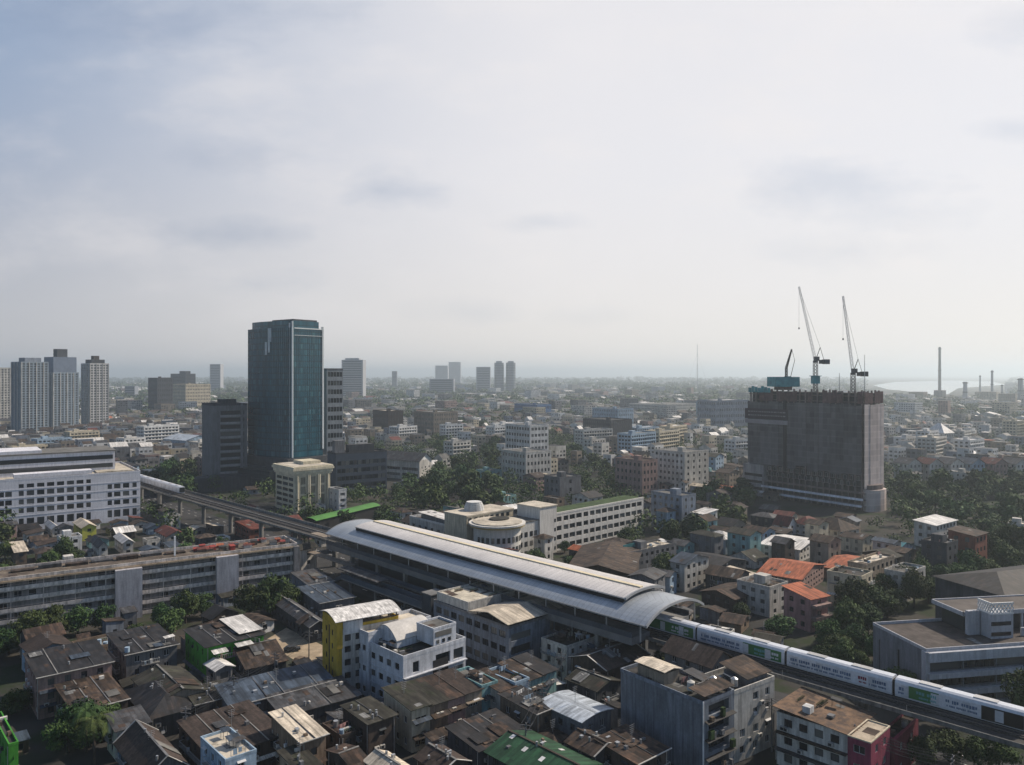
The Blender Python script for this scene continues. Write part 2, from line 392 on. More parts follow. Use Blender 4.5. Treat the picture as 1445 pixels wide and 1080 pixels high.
# ------------------------------------------------------------------ palette
G_DARK = glass('window_glass', (.012, .015, .02)); G_BLUE = glass('blue_glass', (.015, .03, .045), .08, .6, .12)
F_WHITE = mat('white_window_frame', (.5, .5, .5), blotch=.1, fine=0); F_DARK = mat('dark_window_frame', (.04, .045, .05), blotch=.1, fine=0)
ROOFP1 = mat('pale_roof_sheet', (.2, .2, .195), .7, .4, sheet=.3); ROOFP2 = mat('rust_roof_sheet', (.075, .05, .038), .85, .4, sheet=.3)
W = {
 'white': mat('white_painted_wall', (.62, .62, .61), .85, .25, .18, streak=.35),
 'offwhite': mat('offwhite_wall', (.52, .5, .46), .85, .3, .2, streak=.4),
 'cream': mat('cream_wall', (.5, .44, .33), .85, .25, .2, streak=.35),
 'grey': mat('grey_cement_wall', (.16, .162, .17), .9, .3, .2, streak=.4),
 'darkgrey': mat('dark_grey_wall', (.06, .063, .07), .9, .3, .2, streak=.4),
 'bluegrey': mat('blue_grey_wall', (.2, .23, .28), .85, .3, .2, streak=.4),
 'beige': mat('beige_wall', (.27, .225, .175), .9, .3, .2, streak=.4),
 'tan': mat('tan_wall', (.19, .14, .1), .9, .3, .2, streak=.4),
 'pink': mat('pink_wall', (.28, .19, .17), .9, .3, .2, streak=.4),
 'brown': mat('brown_wall', (.07, .053, .044), .9, .3, .2, streak=.4),
 'turquoise': mat('turquoise_wall', (.2, .36, .37), .9, .3, .2, streak=.4),
 'green': mat('bright_green_wall', (.055, .26, .03), .8, .25, .2, streak=.3, rnd=0),
 'yellow': mat('yellow_wall', (.5, .34, .04), .8, .25, .2, streak=.3, rnd=0),
 'salmon': mat('salmon_wall', (.36, .2, .19), .85, .25, .2, streak=.3, rnd=0),
 'magenta': mat('magenta_wall', (.25, .045, .085), .85, .25, .2, streak=.35, rnd=0),
 'lightblue': mat('light_blue_wall', (.3, .4, .5), .85, .3, .2, streak=.4),
 'concrete': mat('bare_concrete', (.22, .215, .205), .92, .35, .15, streak=.4),
 'brick': mat('brick_red_wall', (.24, .085, .055), .9, .3, .2, streak=.3),
}
RF = {
 'dark': mat('dark_grey_sheet_roof', (.024, .024, .027), .7, .4, sheet=.3, rust=(.045, .034, .028), ramt=.56),
 'grey': mat('grey_sheet_roof', (.075, .077, .083), .65, .4, sheet=.35, rust=(.065, .046, .035), ramt=.58),
 'brown': mat('brown_rusty_roof', (.058, .044, .037), .85, .45, sheet=.4, rust=(.1, .064, .042), ramt=.52),
 'rust': mat('rust_roof', (.085, .052, .036), .85, .45, sheet=.4, rust=(.04, .032, .028), ramt=.5),
 'moss': mat('mossy_roof', (.05, .047, .038), .9, .4, sheet=.25, moss=(.03, .042, .016)),
 'green': mat('green_sheet_roof', (.022, .075, .034), .6, .3, sheet=.2, rnd=0),
 'teal': mat('teal_sheet_roof', (.02, .17, .21), .6, .3, sheet=.2, rnd=0),
 'orange': mat('orange_tile_roof', (.38, .115, .055), .8, .3, sheet=.15, sw=.5, rnd=.05),
 'red': mat('red_tile_roof', (.15, .045, .035), .8, .35, sheet=.2, sw=.5),
 'white': mat('white_sheet_roof', (.68, .66, .63), .6, .22, sheet=.1, sw=1.2),
 'cream': mat('cream_sheet_roof', (.62, .54, .43), .65, .25, sheet=.12, sw=1.2),
 'silver': mat('silver_sheet_roof', (.52, .57, .62), .4, .2, sheet=.12, metal=.25, spec=.5),
 'blue': mat('blue_grey_sheet_roof', (.055, .075, .105), .6, .3, sheet=.25),
 'tile': mat('brown_tile_roof', (.06, .044, .037), .85, .35, sheet=.2, sw=.45, sl=.45),
 'slab': mat('grey_cement_roof', (.13, .127, .12), .95, .5, .2, moss=(.07, .07, .055)),
 'slabdark': mat('dark_cement_roof', (.045, .043, .042), .95, .5, .2, moss=(.035, .042, .022)),
 'slabcream': mat('pale_cement_roof', (.5, .45, .37), .95, .35, .2, moss=(.17, .15, .12)),
}
STEEL = mat('galvanised_steel', (.35, .36, .37), .4, .2, metal=.5, spec=.5); WHITEP = mat('white_paint', (.7, .7, .69), .6, .12)
DARKM = mat('dark_metal', (.03, .032, .036), .5, .2); CONC = W['concrete']; SHADE = mat('shade_black', (.018, .018, .02), .95, .2)  # SHADE: near-black colour that stands in for shade in gaps and openings
ASPH = mat('asphalt', (.045, .045, .047), .95, .35, .12); RAILM = mat('rail_steel', (.16, .14, .13), .45, .2, metal=.5)
TANKM = mat('tank_steel', (.4, .41, .42), .3, .15, metal=.6, spec=.5); REDP = mat('red_paint', (.24, .04, .03), .7, .3)

# ------------------------------------------------------------------ sun, sky, air
SUN_AZ, SUN_EL = 62.0, 42.0                      # azimuth clockwise from the view direction
ld = bpy.data.lights.new('sun', 'SUN'); ld.energy = SUN_E; ld.angle = R(.6); ld.color = (1, .88, .73)
so = bpy.data.objects.new('sun', ld); C.objects.link(so)
sd = Vector((math.sin(R(SUN_AZ)) * math.cos(R(SUN_EL)), math.cos(R(SUN_AZ)) * math.cos(R(SUN_EL)), math.sin(R(SUN_EL))))
so.rotation_euler = sd.to_track_quat('Z', 'Y').to_euler(); so.location = (300, 200, 500)
wd = bpy.data.worlds.new('World'); scn.world = wd; wd.use_nodes = True; nt = wd.node_tree
bg = nt.nodes['Background']; SKY_STRENGTH = .1
sky = nt.nodes.new('ShaderNodeTexSky'); sky.sky_type = 'NISHITA'; sky.sun_disc = False
sky.sun_elevation = R(SUN_EL); sky.sun_rotation = R(SUN_AZ); sky.altitude = 0; sky.air_density = 1.0; sky.dust_density = .8; sky.ozone_density = 3.0
tc = nt.nodes.new('ShaderNodeTexCoord'); sp = nt.nodes.new('ShaderNodeSeparateXYZ'); lk(nt, tc.outputs['Generated'], sp.inputs[0])
dx, dy, dz = sp.outputs
# thin high haze veil filling the sky ahead, brightest to the right of centre, thinning overhead and behind
az = mth(nt, 'DIVIDE', dx, mth(nt, 'MAXIMUM', dy, .05)); el = mth(nt, 'DIVIDE', dz, mth(nt, 'MAXIMUM', dy, .05))
def smooth(v, a, b_, c, d):
    n = nt.nodes.new('ShaderNodeMapRange'); n.interpolation_type = 'SMOOTHSTEP'; lk(nt, v, n.inputs[0])
    for i, x in enumerate((a, b_, c, d)): n.inputs[i + 1].default_value = x
    return n.outputs[0]
side = smooth(az, -.8, .12, 0, 1)
warm = mixc(nt, smooth(el, 0, .3, 0, 1), VEIL_LOW, VEIL_HIGH)
cool = mixc(nt, smooth(el, .02, .45, 0, 1), SIDE_LOW, SIDE_HIGH)
veil = mixc(nt, side, cool, warm)
amt = mth(nt, 'MULTIPLY', mth(nt, 'MULTIPLY', smooth(dy, -.05, .5, 0, 1), smooth(dz, .42, .7, 1, .08)), VEIL_AMT)
col = mixc(nt, amt, sky.outputs[0], veil)
# grey-blue clouds: soft ragged patches at fixed bearings in the sky
cb = nt.nodes.new('ShaderNodeCombineXYZ'); lk(nt, mth(nt, 'MULTIPLY', az, 1.0), cb.inputs[0]); lk(nt, mth(nt, 'MULTIPLY', el, 2.2), cb.inputs[1])
wob = noisen(nt, cb.outputs[0], 7.0, 7, .6); big = noisen(nt, cb.outputs[0], 3.1, 5, .6)
ahead = mth(nt, 'GREATER_THAN', dy, .05)
def cloud(px, py, rx, ry):
    a = mth(nt, 'DIVIDE', mth(nt, 'SUBTRACT', az, (px - CX) / F), rx / F); e = mth(nt, 'DIVIDE', mth(nt, 'SUBTRACT', el, (HY - py) / F), ry / F)
    r = mth(nt, 'SQRT', mth(nt, 'ADD', mth(nt, 'MULTIPLY', a, a), mth(nt, 'MULTIPLY', e, e)))
    return mrange(nt, mth(nt, 'ADD', r, mth(nt, 'MULTIPLY', mth(nt, 'SUBTRACT', wob, .5), 3.4)), .05, 1.3, 1, 0)
tot = None
for (px, py, rx, ry, k) in CLOUDS:
    t = mth(nt, 'MULTIPLY', cloud(px, py, rx, ry), k)
    tot = t if tot is None else mth(nt, 'MAXIMUM', tot, t)
tot = mth(nt, 'MULTIPLY', tot, ahead)
wisps = mth(nt, 'MULTIPLY', mth(nt, 'MULTIPLY', mrange(nt, big, .48, .75, 0, .4), side), ahead)
fl = noisen(nt, cb.outputs[0], 4.5, 6, .55)
col = mixc(nt, wisps, col, VEIL_HIGH)
col = mixc(nt, mth(nt, 'MULTIPLY', mth(nt, 'MULTIPLY', smooth(fl, .45, .74, 0, .32), smooth(el, .03, .12, 0, 1)), ahead), col, (8.1, 7.7, 7.55))
shade = nt.nodes.new('ShaderNodeMix'); shade.data_type = 'RGBA'; shade.blend_type = 'MULTIPLY'; lk(nt, tot, shade.inputs[0]); lk(nt, col, shade.inputs[6]); shade.inputs[7].default_value = CLOUD_COL
col = shade.outputs[2]
lk(nt, col, bg.inputs[0]); bg.inputs[1].default_value = SKY_STRENGTH

hz = bpy.data.materials.new('haze_air'); hz.use_nodes = True; n2 = hz.node_tree
n2.nodes.remove(n2.nodes['Principled BSDF']); pv = n2.nodes.new('ShaderNodeVolumePrincipled')
pv.inputs['Color'].default_value = HAZE_COL; pv.inputs['Density'].default_value = HAZE_D; pv.inputs['Anisotropy'].default_value = .45
lk(n2, pv.outputs[0], n2.nodes['Material Output'].inputs['Volume'])
b = MB(); b.box(-30000, -900, -1.5, 26000, 30500, 192); tag(b.build('haze', hz, uv=False), 'pale blue haze filling the air over the whole city', 'haze', kind='stuff')

# ------------------------------------------------------------------ ground, river, road
def ground_mat():
    m = bpy.data.materials.new('city_ground'); m.use_nodes = True; nt = m.node_tree; bs = nt.nodes['Principled BSDF']
    geo = nt.nodes.new('ShaderNodeNewGeometry'); P = geo.outputs['Position']
    c = mixc(nt, mrange(nt, noisen(nt, P, .012, 6), .42, .55, 0, 1), (.03, .03, .031), (.05, .046, .04))
    c = mixc(nt, mrange(nt, noisen(nt, P, .05, 6, .7), .5, .6, 0, .9), c, (.022, .034, .014))
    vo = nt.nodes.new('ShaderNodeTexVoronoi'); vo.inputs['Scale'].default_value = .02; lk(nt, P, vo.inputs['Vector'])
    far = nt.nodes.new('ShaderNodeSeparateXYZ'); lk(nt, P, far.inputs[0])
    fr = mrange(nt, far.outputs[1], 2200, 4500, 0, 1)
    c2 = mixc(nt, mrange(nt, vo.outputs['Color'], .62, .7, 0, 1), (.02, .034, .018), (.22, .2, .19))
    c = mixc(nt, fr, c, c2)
    lk(nt, c, bs.inputs['Base Color']); bs.inputs['Roughness'].default_value = .95; bs.inputs['Specular IOR Level'].default_value = .1
    return m
b = MB(); b.face([(-25000, -800, 0), (25000, -800, 0), (25000, 30000, 0), (-25000, 30000, 0)])
tag(b.build('ground', ground_mat(), uv=False), 'dark built-up flat ground reaching to the horizon', 'ground', kind='structure')
wm = bpy.data.materials.new('river_water'); wm.use_nodes = True; q = wm.node_tree.nodes['Principled BSDF']
q.inputs['Base Color'].default_value = (.2, .21, .2, 1); q.inputs['Roughness'].default_value = .06; q.inputs['Specular IOR Level'].default_value = .8
b = MB(); b.face([at(x, y, .15) for x, y in ((1232, 544), (1262, 539.2), (1345, 537), (1400, 538.5), (1420, 543), (1352, 548), (1338, 556.5), (1306, 557.5), (1282, 552.5), (1252, 549.5))][::-1])
tag(b.build('river', wm, uv=False), 'pale shining river bend near the horizon', 'river', kind='structure')

# ------------------------------------------------------------------ railway line: centre line in track coordinates
K2 = math.sqrt(.5)
CLP = [(120, 159.2), (60, 159.2), (-100, 159.2), (-170, 160.6), (-244, 163.4), (-320, 164.2), (-400, 164.8), (-470, 167.2), (-560, 173), (-700, 186)]
def pc(s):
    for i in range(len(CLP) - 1):
        (a, pa), (b_, pb) = CLP[i], CLP[i + 1]
        if b_ <= s <= a:
            p0 = CLP[max(0, i - 1)][1]; p3 = CLP[min(len(CLP) - 1, i + 2)][1]; t = (a - s) / (a - b_)
            return pa + (pb - pa) * t + .5 * t * (1 - t) * ((1 - t) * (2 * pa - p0 - pb) + t * (2 * pb - pa - p3)) * .5
    return CLP[0][1] if s > CLP[0][0] else CLP[-1][1]
def SP(s, q, z=0.0):
    p = pc(s) + q; return (K2 * (s + p), K2 * (p - s), z)
def sweep(mb, prof, s0, s1, step=8, m=0, cap=True, mlist=None):
    n = max(1, int(abs(s1 - s0) / step)); k = len(prof); rings = [[SP(s0 + (s1 - s0) * i / n, q, z) for q, z in prof] for i in range(n + 1)]
    for i in range(n):
        for j in range(k):
            j2 = (j + 1) % k; mb.face([rings[i][j], rings[i][j2], rings[i + 1][j2], rings[i + 1][j]], mlist[j] if mlist else m)
    if cap: mb.face(rings[0][::-1], m); mb.face(rings[-1], m)
def rect(q0, q1, z0, z1): return [(q0, z0), (q1, z0), (q1, z1), (q0, z1)]
b = MB(); n = 70
for i in range(n):
    a, c = 100 - i * 11, 100 - (i + 1) * 11; b.face([SP(a, -13, .03), SP(c, -13, .03), SP(c, 13, .03), SP(a, 13, .03)])
tag(b.build('road', ASPH), 'dark asphalt road running under the elevated railway', 'road', kind='structure')
b = MB()
for s in range(-640, 90, 9):
    for q in (-9.5, -6, 6, 9.5): b.face([SP(s, q - .08, .036), SP(s, q + .08, .036), SP(s + 3, q + .08, .036), SP(s + 3, q - .08, .036)])
tag(b.build('road_markings', WHITEP), 'white dashed lane markings on the road under the railway', 'road markings', kind='structure')
for s in range(100, -670, -22):
    hw_ = 14.2 if s > -240 else 8.5; A, B_ = SP(s, -hw_), SP(s - 22, -hw_); A2, B2 = SP(s, hw_), SP(s - 22, hw_); add_foot([A[:2], B_[:2], B2[:2], A2[:2]])
via = empty('elevated_railway', SP(-60, 0)); tag(via, 'elevated concrete railway viaduct with two tracks curving past the station', 'railway viaduct')
inv = Vector(via.location)
def vpart(mb, name, m, parent=via, **k):
    o = mb.build(name, m, parent, **k); 
    if parent is via: o.location = -inv
    return o
ZD = 11.6
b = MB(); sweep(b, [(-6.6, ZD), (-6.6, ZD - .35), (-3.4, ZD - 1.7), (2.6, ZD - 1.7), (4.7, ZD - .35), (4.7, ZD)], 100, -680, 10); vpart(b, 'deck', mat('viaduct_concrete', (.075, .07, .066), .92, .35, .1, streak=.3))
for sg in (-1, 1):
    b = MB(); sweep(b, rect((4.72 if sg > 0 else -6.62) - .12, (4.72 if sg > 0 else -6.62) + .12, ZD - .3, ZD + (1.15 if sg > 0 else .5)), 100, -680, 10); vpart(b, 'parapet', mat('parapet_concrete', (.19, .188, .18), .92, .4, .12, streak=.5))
for q in (-2.1, 2.1):
    b = MB(); sweep(b, rect(q - 1.25, q + 1.25, ZD + .003, ZD + .28), 100, -680, 10); vpart(b, 'track_bed', mat('track_plinth', (.05, .046, .043), .95, .35, .2))
    for g in (-.72, .72):
        b = MB(); sweep(b, rect(q + g - .06, q + g + .06, ZD + .283, ZD + .46), 100, -680, 10); vpart(b, 'rail', RAILM)
b = MB(); sweep(b, rect(-.35, .35, ZD + .003, ZD + .5), 100, -680, 10); vpart(b, 'cable_trough', mat('trough', (.1, .1, .1), .9))
for s in list(range(90, -95, -30)) + list(range(-260, -680, -30)):
    b = MB(); p = Vector(SP(s, 0)); 
    for i in range(1):
        d1 = Vector(SP(s - .9, 0)) - Vector(SP(s + .9, 0)); pl = []
        for k in range(12):
            a = 2 * math.pi * k / 12; pl.append((p.x + 1.0 * math.cos(a), p.y + 1.0 * math.sin(a)))
        b.prism(pl, 0, ZD - 2.8)
        q1 = [SP(s + .9, -2.5), SP(s - .9, -2.5), SP(s - .9, 2.5), SP(s + .9, 2.5)]
        b.prism([(x, y) for x, y, _ in q1][::-1], ZD - 2.79, ZD - 1.71)
    vpart(b, 'pier', CONC)
for s in list(range(70, -90, -24)) + list(range(-262, -600, -24)):                              # lineside posts on the near parapet
    b = MB(); q = SP(s, -6.62); b.tube((q[0], q[1], ZD + .51), (q[0], q[1], ZD + 1.6), .05, 5); vpart(b, 'handrail_post', STEEL)

# ------------------------------------------------------------------ station
stn = empty('railway_station', SP(-175, 0)); tag(stn, 'elevated railway station under a long curved silver vaulted roof', 'station'); inv2 = Vector(stn.location)
LANDMARKS.append(('station', pix(Vector(SP(-170, 0))), Vector(SP(-170, 0))))
for s in range(-100, -250, -15): add_foot([SP(s, -15)[:2], SP(s - 15, -15)[:2], SP(s - 15, 15)[:2], SP(s, 15)[:2]])
def spart(mb, name, m, **k):
    o = mb.build(name, m, stn, **k); o.location = -inv2; return o
ROOFL = mat('station_roof_lower', (.36, .39, .42), .38, .16, .08, sheet=.07, sw=1.5, sl=30, rnd=0, metal=.35, spec=.5)  # bluish sky reflection put into the lower shell's colour
ROOFU = mat('station_roof_upper', (.58, .55, .525), .42, .16, .08, sheet=.07, sw=1.5, sl=30, rnd=0, metal=.2, spec=.5)  # warm sunlight put into the upper shell's colour
RIDGE = mat('ridge_skylight', (.62, .54, .38), .6, .15, rnd=0)
HW = 12.25; ZE = 16.6
def arc(q, rise, base, half): return base + rise * (1 - abs(q / half) ** 2.5)
def shell(qs, rise, base, half, t, s0, s1, name, m):
    b = MB(); top = [(q, arc(q, rise, base, half)) for q in qs]; prof = top + [(q, z - t) for q, z in reversed(top)]
    sweep(b, prof[::-1], s0, s1, 3.0); return spart(b, name, m)
QL = [-HW + 2 * HW * i / 20 for i in range(21)]
shell(QL, 3.1, ZE, HW, .22, -104, -246, 'lower_roof', ROOFL)
QU = [-7.6 + 16.6 * i / 16 for i in range(17)]
shell(QU, 3.5, ZE + .95, HW + .6, .3, -113.5, -234, 'upper_roof', ROOFU)
b = MB(); sweep(b, [(-7.5, arc(-7.5, 3.1, ZE, HW) + .01), (-7.5, arc(-7.5, 3.5, ZE + .95, HW + .6) - .32), (-7.3, arc(-7.3, 3.5, ZE + .95, HW + .6) - .32), (-7.3, arc(-7.3, 3.1, ZE, HW) + .01)], -114, -233.5, 3); spart(b, 'shadow_gap_strip', SHADE)  # dark strip standing in for the shadow gap between the two shells
b = MB(); sweep(b, [(-.6, arc(-.6, 3.5, ZE + .95, HW + .6) + .005), (.7, arc(.7, 3.5, ZE + .95, HW + .6) + .005), (.7, arc(.7, 3.5, ZE + .95, HW + .6) + .3), (-.6, arc(-.6, 3.5, ZE + .95, HW + .6) + .3)], -114, -233, 3); spart(b, 'ridge_strip', RIDGE)
for s0, half, base, rise, qs in ((-103.9, HW, ZE, 3.1, QL), (-113.3, HW + .6, ZE + .95, 3.5, QU), (-246.1, HW, ZE, 3.1, QL)):
    b = MB(); top = [(q, arc(q, rise, base, half) + .12) for q in qs]; sweep(b, (top + [(q, z - .62) for q, z in reversed(top)])[::-1], s0 + .25, s0 - .2, 1); spart(b, 'arch_fascia', mat('arch_fascia', (.3, .31, .32), .5, .15))
for q0 in (-HW - .12,):
    b = MB(); sweep(b, rect(q0 - .12, q0 + .14, ZE - .35, ZE - .02), -104, -246, 4); spart(b, 'gutter', mat('gutter', (.2, .21, .22), .5))
for s in range(-106, -247, -10):
    for q in (-HW + .8, HW - .8):
        b = MB(); a = SP(s, q); b.tube((a[0], a[1], 12.3), (a[0], a[1], arc(q, 3.1, ZE, HW) - .24), .2, 6); spart(b, 'roof_column', STEEL)
PLAT = mat('platform_concrete', (.16, .16, .16), .9, .3)
for sg in (-1, 1):
    b = MB(); sweep(b, rect(*sorted((sg * 4.9, sg * 12.1)), ZD - .5, ZD + 1.2), -108, -246, 6); spart(b, 'platform', PLAT)
BARR = mat('platform_barrier', (.05, .06, .075), .6, .3, .3)
b = MB(); sweep(b, rect(-12.15, -11.98, ZD + 1.21, ZD + 2.5), -108, -246, 6); spart(b, 'barrier', BARR)
b = MB(); sweep(b, rect(11.98, 12.15, ZD + 1.21, ZD + 2.5), -108, -246, 6); spart(b, 'barrier', BARR)
b = MB(); sweep(b, rect(-11.2, 11.2, 6.2, 6.9), -120, -236, 6); spart(b, 'concourse_floor', PLAT)
b = MB(); sweep(b, rect(-11.2, -11.0, 6.92, 8.1), -120, -236, 6); spart(b, 'concourse_railing', mat('railing_blue', (.06, .085, .12), .6, .3))
b = MB(); sweep(b, rect(-8.6, -8.4, 6.92, ZD - .52), -125, -230, 6); spart(b, 'concourse_wall', mat('concourse_glass', (.025, .03, .035), .3, .3))
for s in range(-120, -240, -16):
    for q in (-9.8, 9.8):
        b = MB(); a = SP(s, q); c2 = SP(s - 1.3, q); 
        pl = [SP(s + .6, q - .6), SP(s - .6, q - .6), SP(s - .6, q + .6), SP(s + .6, q + .6)]; b.prism([(x, y) for x, y, _ in pl][::-1], 0, ZD - .5); spart(b, 'station_column', CONC)
BRB = mat('footbridge_blue', (.055, .075, .1), .6, .3); 
# footbridge box beside the station and its lift tower, stairs down
b = MB(); sweep(b, rect(-20.5, -16.8, 6.2, 6.7), -176, -222, 4); spart(b, 'footbridge_deck', PLAT)
for q in (-20.6, -16.8):
    b = MB(); sweep(b, rect(q, q + .12, 6.71, 8.3), -176, -222, 4); spart(b, 'footbridge_side', BRB)
b = MB(); sweep(b, rect(-21, -16.5, 9.4, 9.7), -200, -224, 4); spart(b, 'footbridge_roof', RF['grey'])
b = MB(); sweep(b, rect(-21.5, -16.2, .2, 11.4), -171.5, -175.8, 4); spart(b, 'lift_tower', mat('lift_tower_grey', (.05, .058, .07), .8, .3, streak=.3))
b = MB(); sweep(b, rect(-21.6, -16.1, 11.42, 11.7), -171.3, -176, 4); spart(b, 'lift_tower_roof', PLAT)
for s in (-188, -204, -219):
    b = MB(); a = SP(s, -18.7); b.tube((a[0], a[1], 0), (a[0], a[1], 6.2), .45, 8); spart(b, 'footbridge_column', CONC)
for (s0, z0, s1, z1, q) in ((-171, 6.5, -158, .2, -17.5), (-222, 6.5, -236, .2, -18.5), (-150, 6.6, -138, .2, -14)):
    b = MB(); 
    for dq in (-1.1, 1.1):
        A = Vector(SP(s0, q + dq, z0 + .6)); B_ = Vector(SP(s1, q + dq, z1 + .6)); b.bar(A, B_, .12, 1.3)
    A = Vector(SP(s0, q, z0)); B_ = Vector(SP(s1, q, z1)); b.bar(A, B_, 2.0, .25, 0); spart(b, 'stair_flight', mat('stair_steel', (.13, .135, .14), .7, .3))
for (s0, s1, q, z) in ((-226, -262, -13.6, 8.6), (-232, -258, -10.2, ZD + 3.0)):
    b = MB(); sweep(b, rect(q - 1.6, q + 1.6, z, z + .25), s0, s1, 4); spart(b, 'canopy', mat('canopy_tan', (.2, .165, .13), .8, .3))

# ------------------------------------------------------------------ train
TW = mat('train_white', (.52, .545, .59), .3, .1, .3, rnd=0, spec=.5); TG = mat('train_green', (.018, .13, .035), .35, .15, .3, rnd=0, spec=.5)
TN = mat('train_navy', (.1, .15, .24), .35, .2, rnd=0); TR = mat('train_maroon', (.2, .03, .06), .4, .2, rnd=0); TD = mat('train_black', (.012, .013, .015), .3, .2, rnd=0)
TT = mat('train_teal_mark', (.1, .28, .3), .4, .2, rnd=0)
def train(name, label, s_front, cars, q, reverse=False):
    root = empty(name, SP(s_front, q, ZD + .46)); tag(root, label, 'train'); iv = Vector(root.location)
    z0 = ZD + .56; hw = 1.5
    prof = [(-1.35, z0 + .1), (-hw, z0 + .5), (-hw, z0 + 2.7), (-1.3, z0 + 3.25), (-.8, z0 + 3.5), (.8, z0 + 3.5), (1.3, z0 + 3.25), (hw, z0 + 2.7), (hw, z0 + .5), (1.35, z0 + .1)]
    L = 21.7
    for ci, spec in enumerate(cars):
        a = s_front - ci * L - .25; e = a - L + .55
        car = empty('car', (0, 0, 0)); car.parent = root; car.matrix_parent_inverse.identity(); car.location = (0, 0, 0)
        def cp(b_, nm, m):
            o = b_.build(nm, m, car); o.location = -iv; return o
        b = MB(); sweep(b, prof[::-1], a, e, 5); cp(b, 'body', TW)
        b = MB()
        for ss in (a - 2.8, e + 2.8): sweep(b, rect(-1.25, 1.25, z0 - .55, z0 + .09), ss + 1.5, ss - 1.5, 3)
        sweep(b, rect(-1.2, 1.2, z0 - .4, z0 + .09), a - 6, e + 6, 5); cp(b, 'underframe', TD)
        if ci < len(cars) - 1:
            b = MB(); sweep(b, rect(-1.1, 1.1, z0 + .3, z0 + 3.0), e + .01, e - .6, 1); cp(b, 'gangway', TD)
        for k in range(2):
            ss = a - L * (.28 + .42 * k); b = MB(); sweep(b, [(-.9, z0 + 3.45), (.9, z0 + 3.45), (.75, z0 + 3.62), (-.75, z0 + 3.62)], ss + 1.9, ss - 1.9, 4); cp(b, 'roof_unit', mat('roof_unit_grey', (.4, .4, .4), .6, .2))
        Q = -hw - .02
        def panel(u0, u1, zz0, zz1, m, nm, off=0.0):
            b = MB(); sweep(b, rect(Q - off - .02, Q - off, z0 + zz0, z0 + zz1), a - L * u0, a - L * u1, 3); cp(b, nm, m)
        for (u0, u1) in spec['green']: panel(u0, u1, .46, 2.72, TG, 'green_panel')
        if spec.get('black'): panel(*spec['black'], .3, 2.75, TD, 'black_panel', .005)
        for k in range(4):
            u = .14 + .24 * k; panel(u, u + .062, .52, 2.5, spec.get('door', mat('train_door', (.45, .47, .5), .35, .2, rnd=0)), 'door', .022)
        r = random.Random(ci + 5)
        for (u0, u1, m) in spec['marks']:
            b = MB(); u = u0
            for zc, hh in ((1.5, .62), (.82, .36)):
                u = u0
                while u < u1:
                    for q in range(r.randint(2, 6)):
                        du = r.uniform(.35, .75) * hh / L; 
                        if u + du < u1: sweep(b, rect(Q - .066, Q - .05, z0 + zc + (r.uniform(.1, .25) * hh if r.random() < .4 else 0), z0 + zc + hh), a - L * u, a - L * (u + du), 3)
                        u += du + .16 * hh / L
                    u += .6 * hh / L
            cp(b, 'livery_lettering', m)
        if ci == 0:
            b = MB(); sweep(b, [(-1.38, z0 + .5), (1.38, z0 + .5), (1.3, z0 + 2.9), (-1.3, z0 + 2.9)][::-1], a + .3, a + .01, 1); cp(b, 'cab_front', TD)
    return root
train('metro_train', 'white and green four-car metro train leaving the station on the viaduct', -32.4, [
  dict(green=[(.62, .86)], black=(.0, .30), marks=[(.33, .57, TN), (.64, .8, TT), (.9, .95, TN)]),
  dict(green=[], marks=[(.05, .2, TN), (.22, .3, TR), (.36, .95, TN)]),
  dict(green=[(.03, .44)], marks=[(.06, .14, TW), (.2, .32, TT), (.48, .93, TN)]),
  dict(green=[(.02, .9)], marks=[(.08, .3, TW)])], 2.1)
train('distant_train', 'white-roofed train running away along the viaduct past the white mall', -407, [dict(green=[], marks=[]) for _ in range(4)], 2.1)
# ------------------------------------------------------------------ the glass tower and its block
GT = bpy.data.materials.new('curtain_wall_glass'); GT.use_nodes = True; nt = GT.node_tree; bs = nt.nodes['Principled BSDF']
tc = nt.nodes.new('ShaderNodeTexCoord'); sx = nt.nodes.new('ShaderNodeSeparateXYZ'); lk(nt, tc.outputs['UV'], sx.inputs[0])
def wn2(du, dv, ou=0.):
    cb = nt.nodes.new('ShaderNodeCombineXYZ'); lk(nt, mth(nt, 'FLOOR', mth(nt, 'ADD', mth(nt, 'DIVIDE', sx.outputs[0], du), ou)), cb.inputs[0]); lk(nt, mth(nt, 'FLOOR', mth(nt, 'DIVIDE', sx.outputs[1], dv)), cb.inputs[1])
    w = nt.nodes.new('ShaderNodeTexWhiteNoise'); lk(nt, cb.outputs[0], w.inputs['Vector']); return w.outputs['Value']
f = mth(nt, 'ADD', mth(nt, 'MULTIPLY', wn2(1.6, 3.9), .3), mth(nt, 'ADD', mth(nt, 'MULTIPLY', wn2(1.6, 47., 3.), .35), mth(nt, 'MULTIPLY', wn2(3.2, 19.5, .3), .35)))
c = mixc(nt, f, (.004, .028, .046), (.018, .11, .155))
c = mixc(nt, mrange(nt, wn2(1.6, 3.9, 7.), .84, .98, 0, .5), c, (.07, .2, .23))
sp_ = mth(nt, 'LESS_THAN', mth(nt, 'FRACT', mth(nt, 'DIVIDE', sx.outputs[1], 3.9)), .2)
c = mixc(nt, mth(nt, 'MULTIPLY', sp_, .6), c, (.006, .02, .026))
lk(nt, c, bs.inputs['Base Color']); bs.inputs['Roughness'].default_value = .16; bs.inputs['Specular IOR Level'].default_value = .42
MULL = mat('mullion_metal', (.045, .085, .095), .5, .1); FIN = mat('white_fin', (.5, .54, .55), .6, .1); 
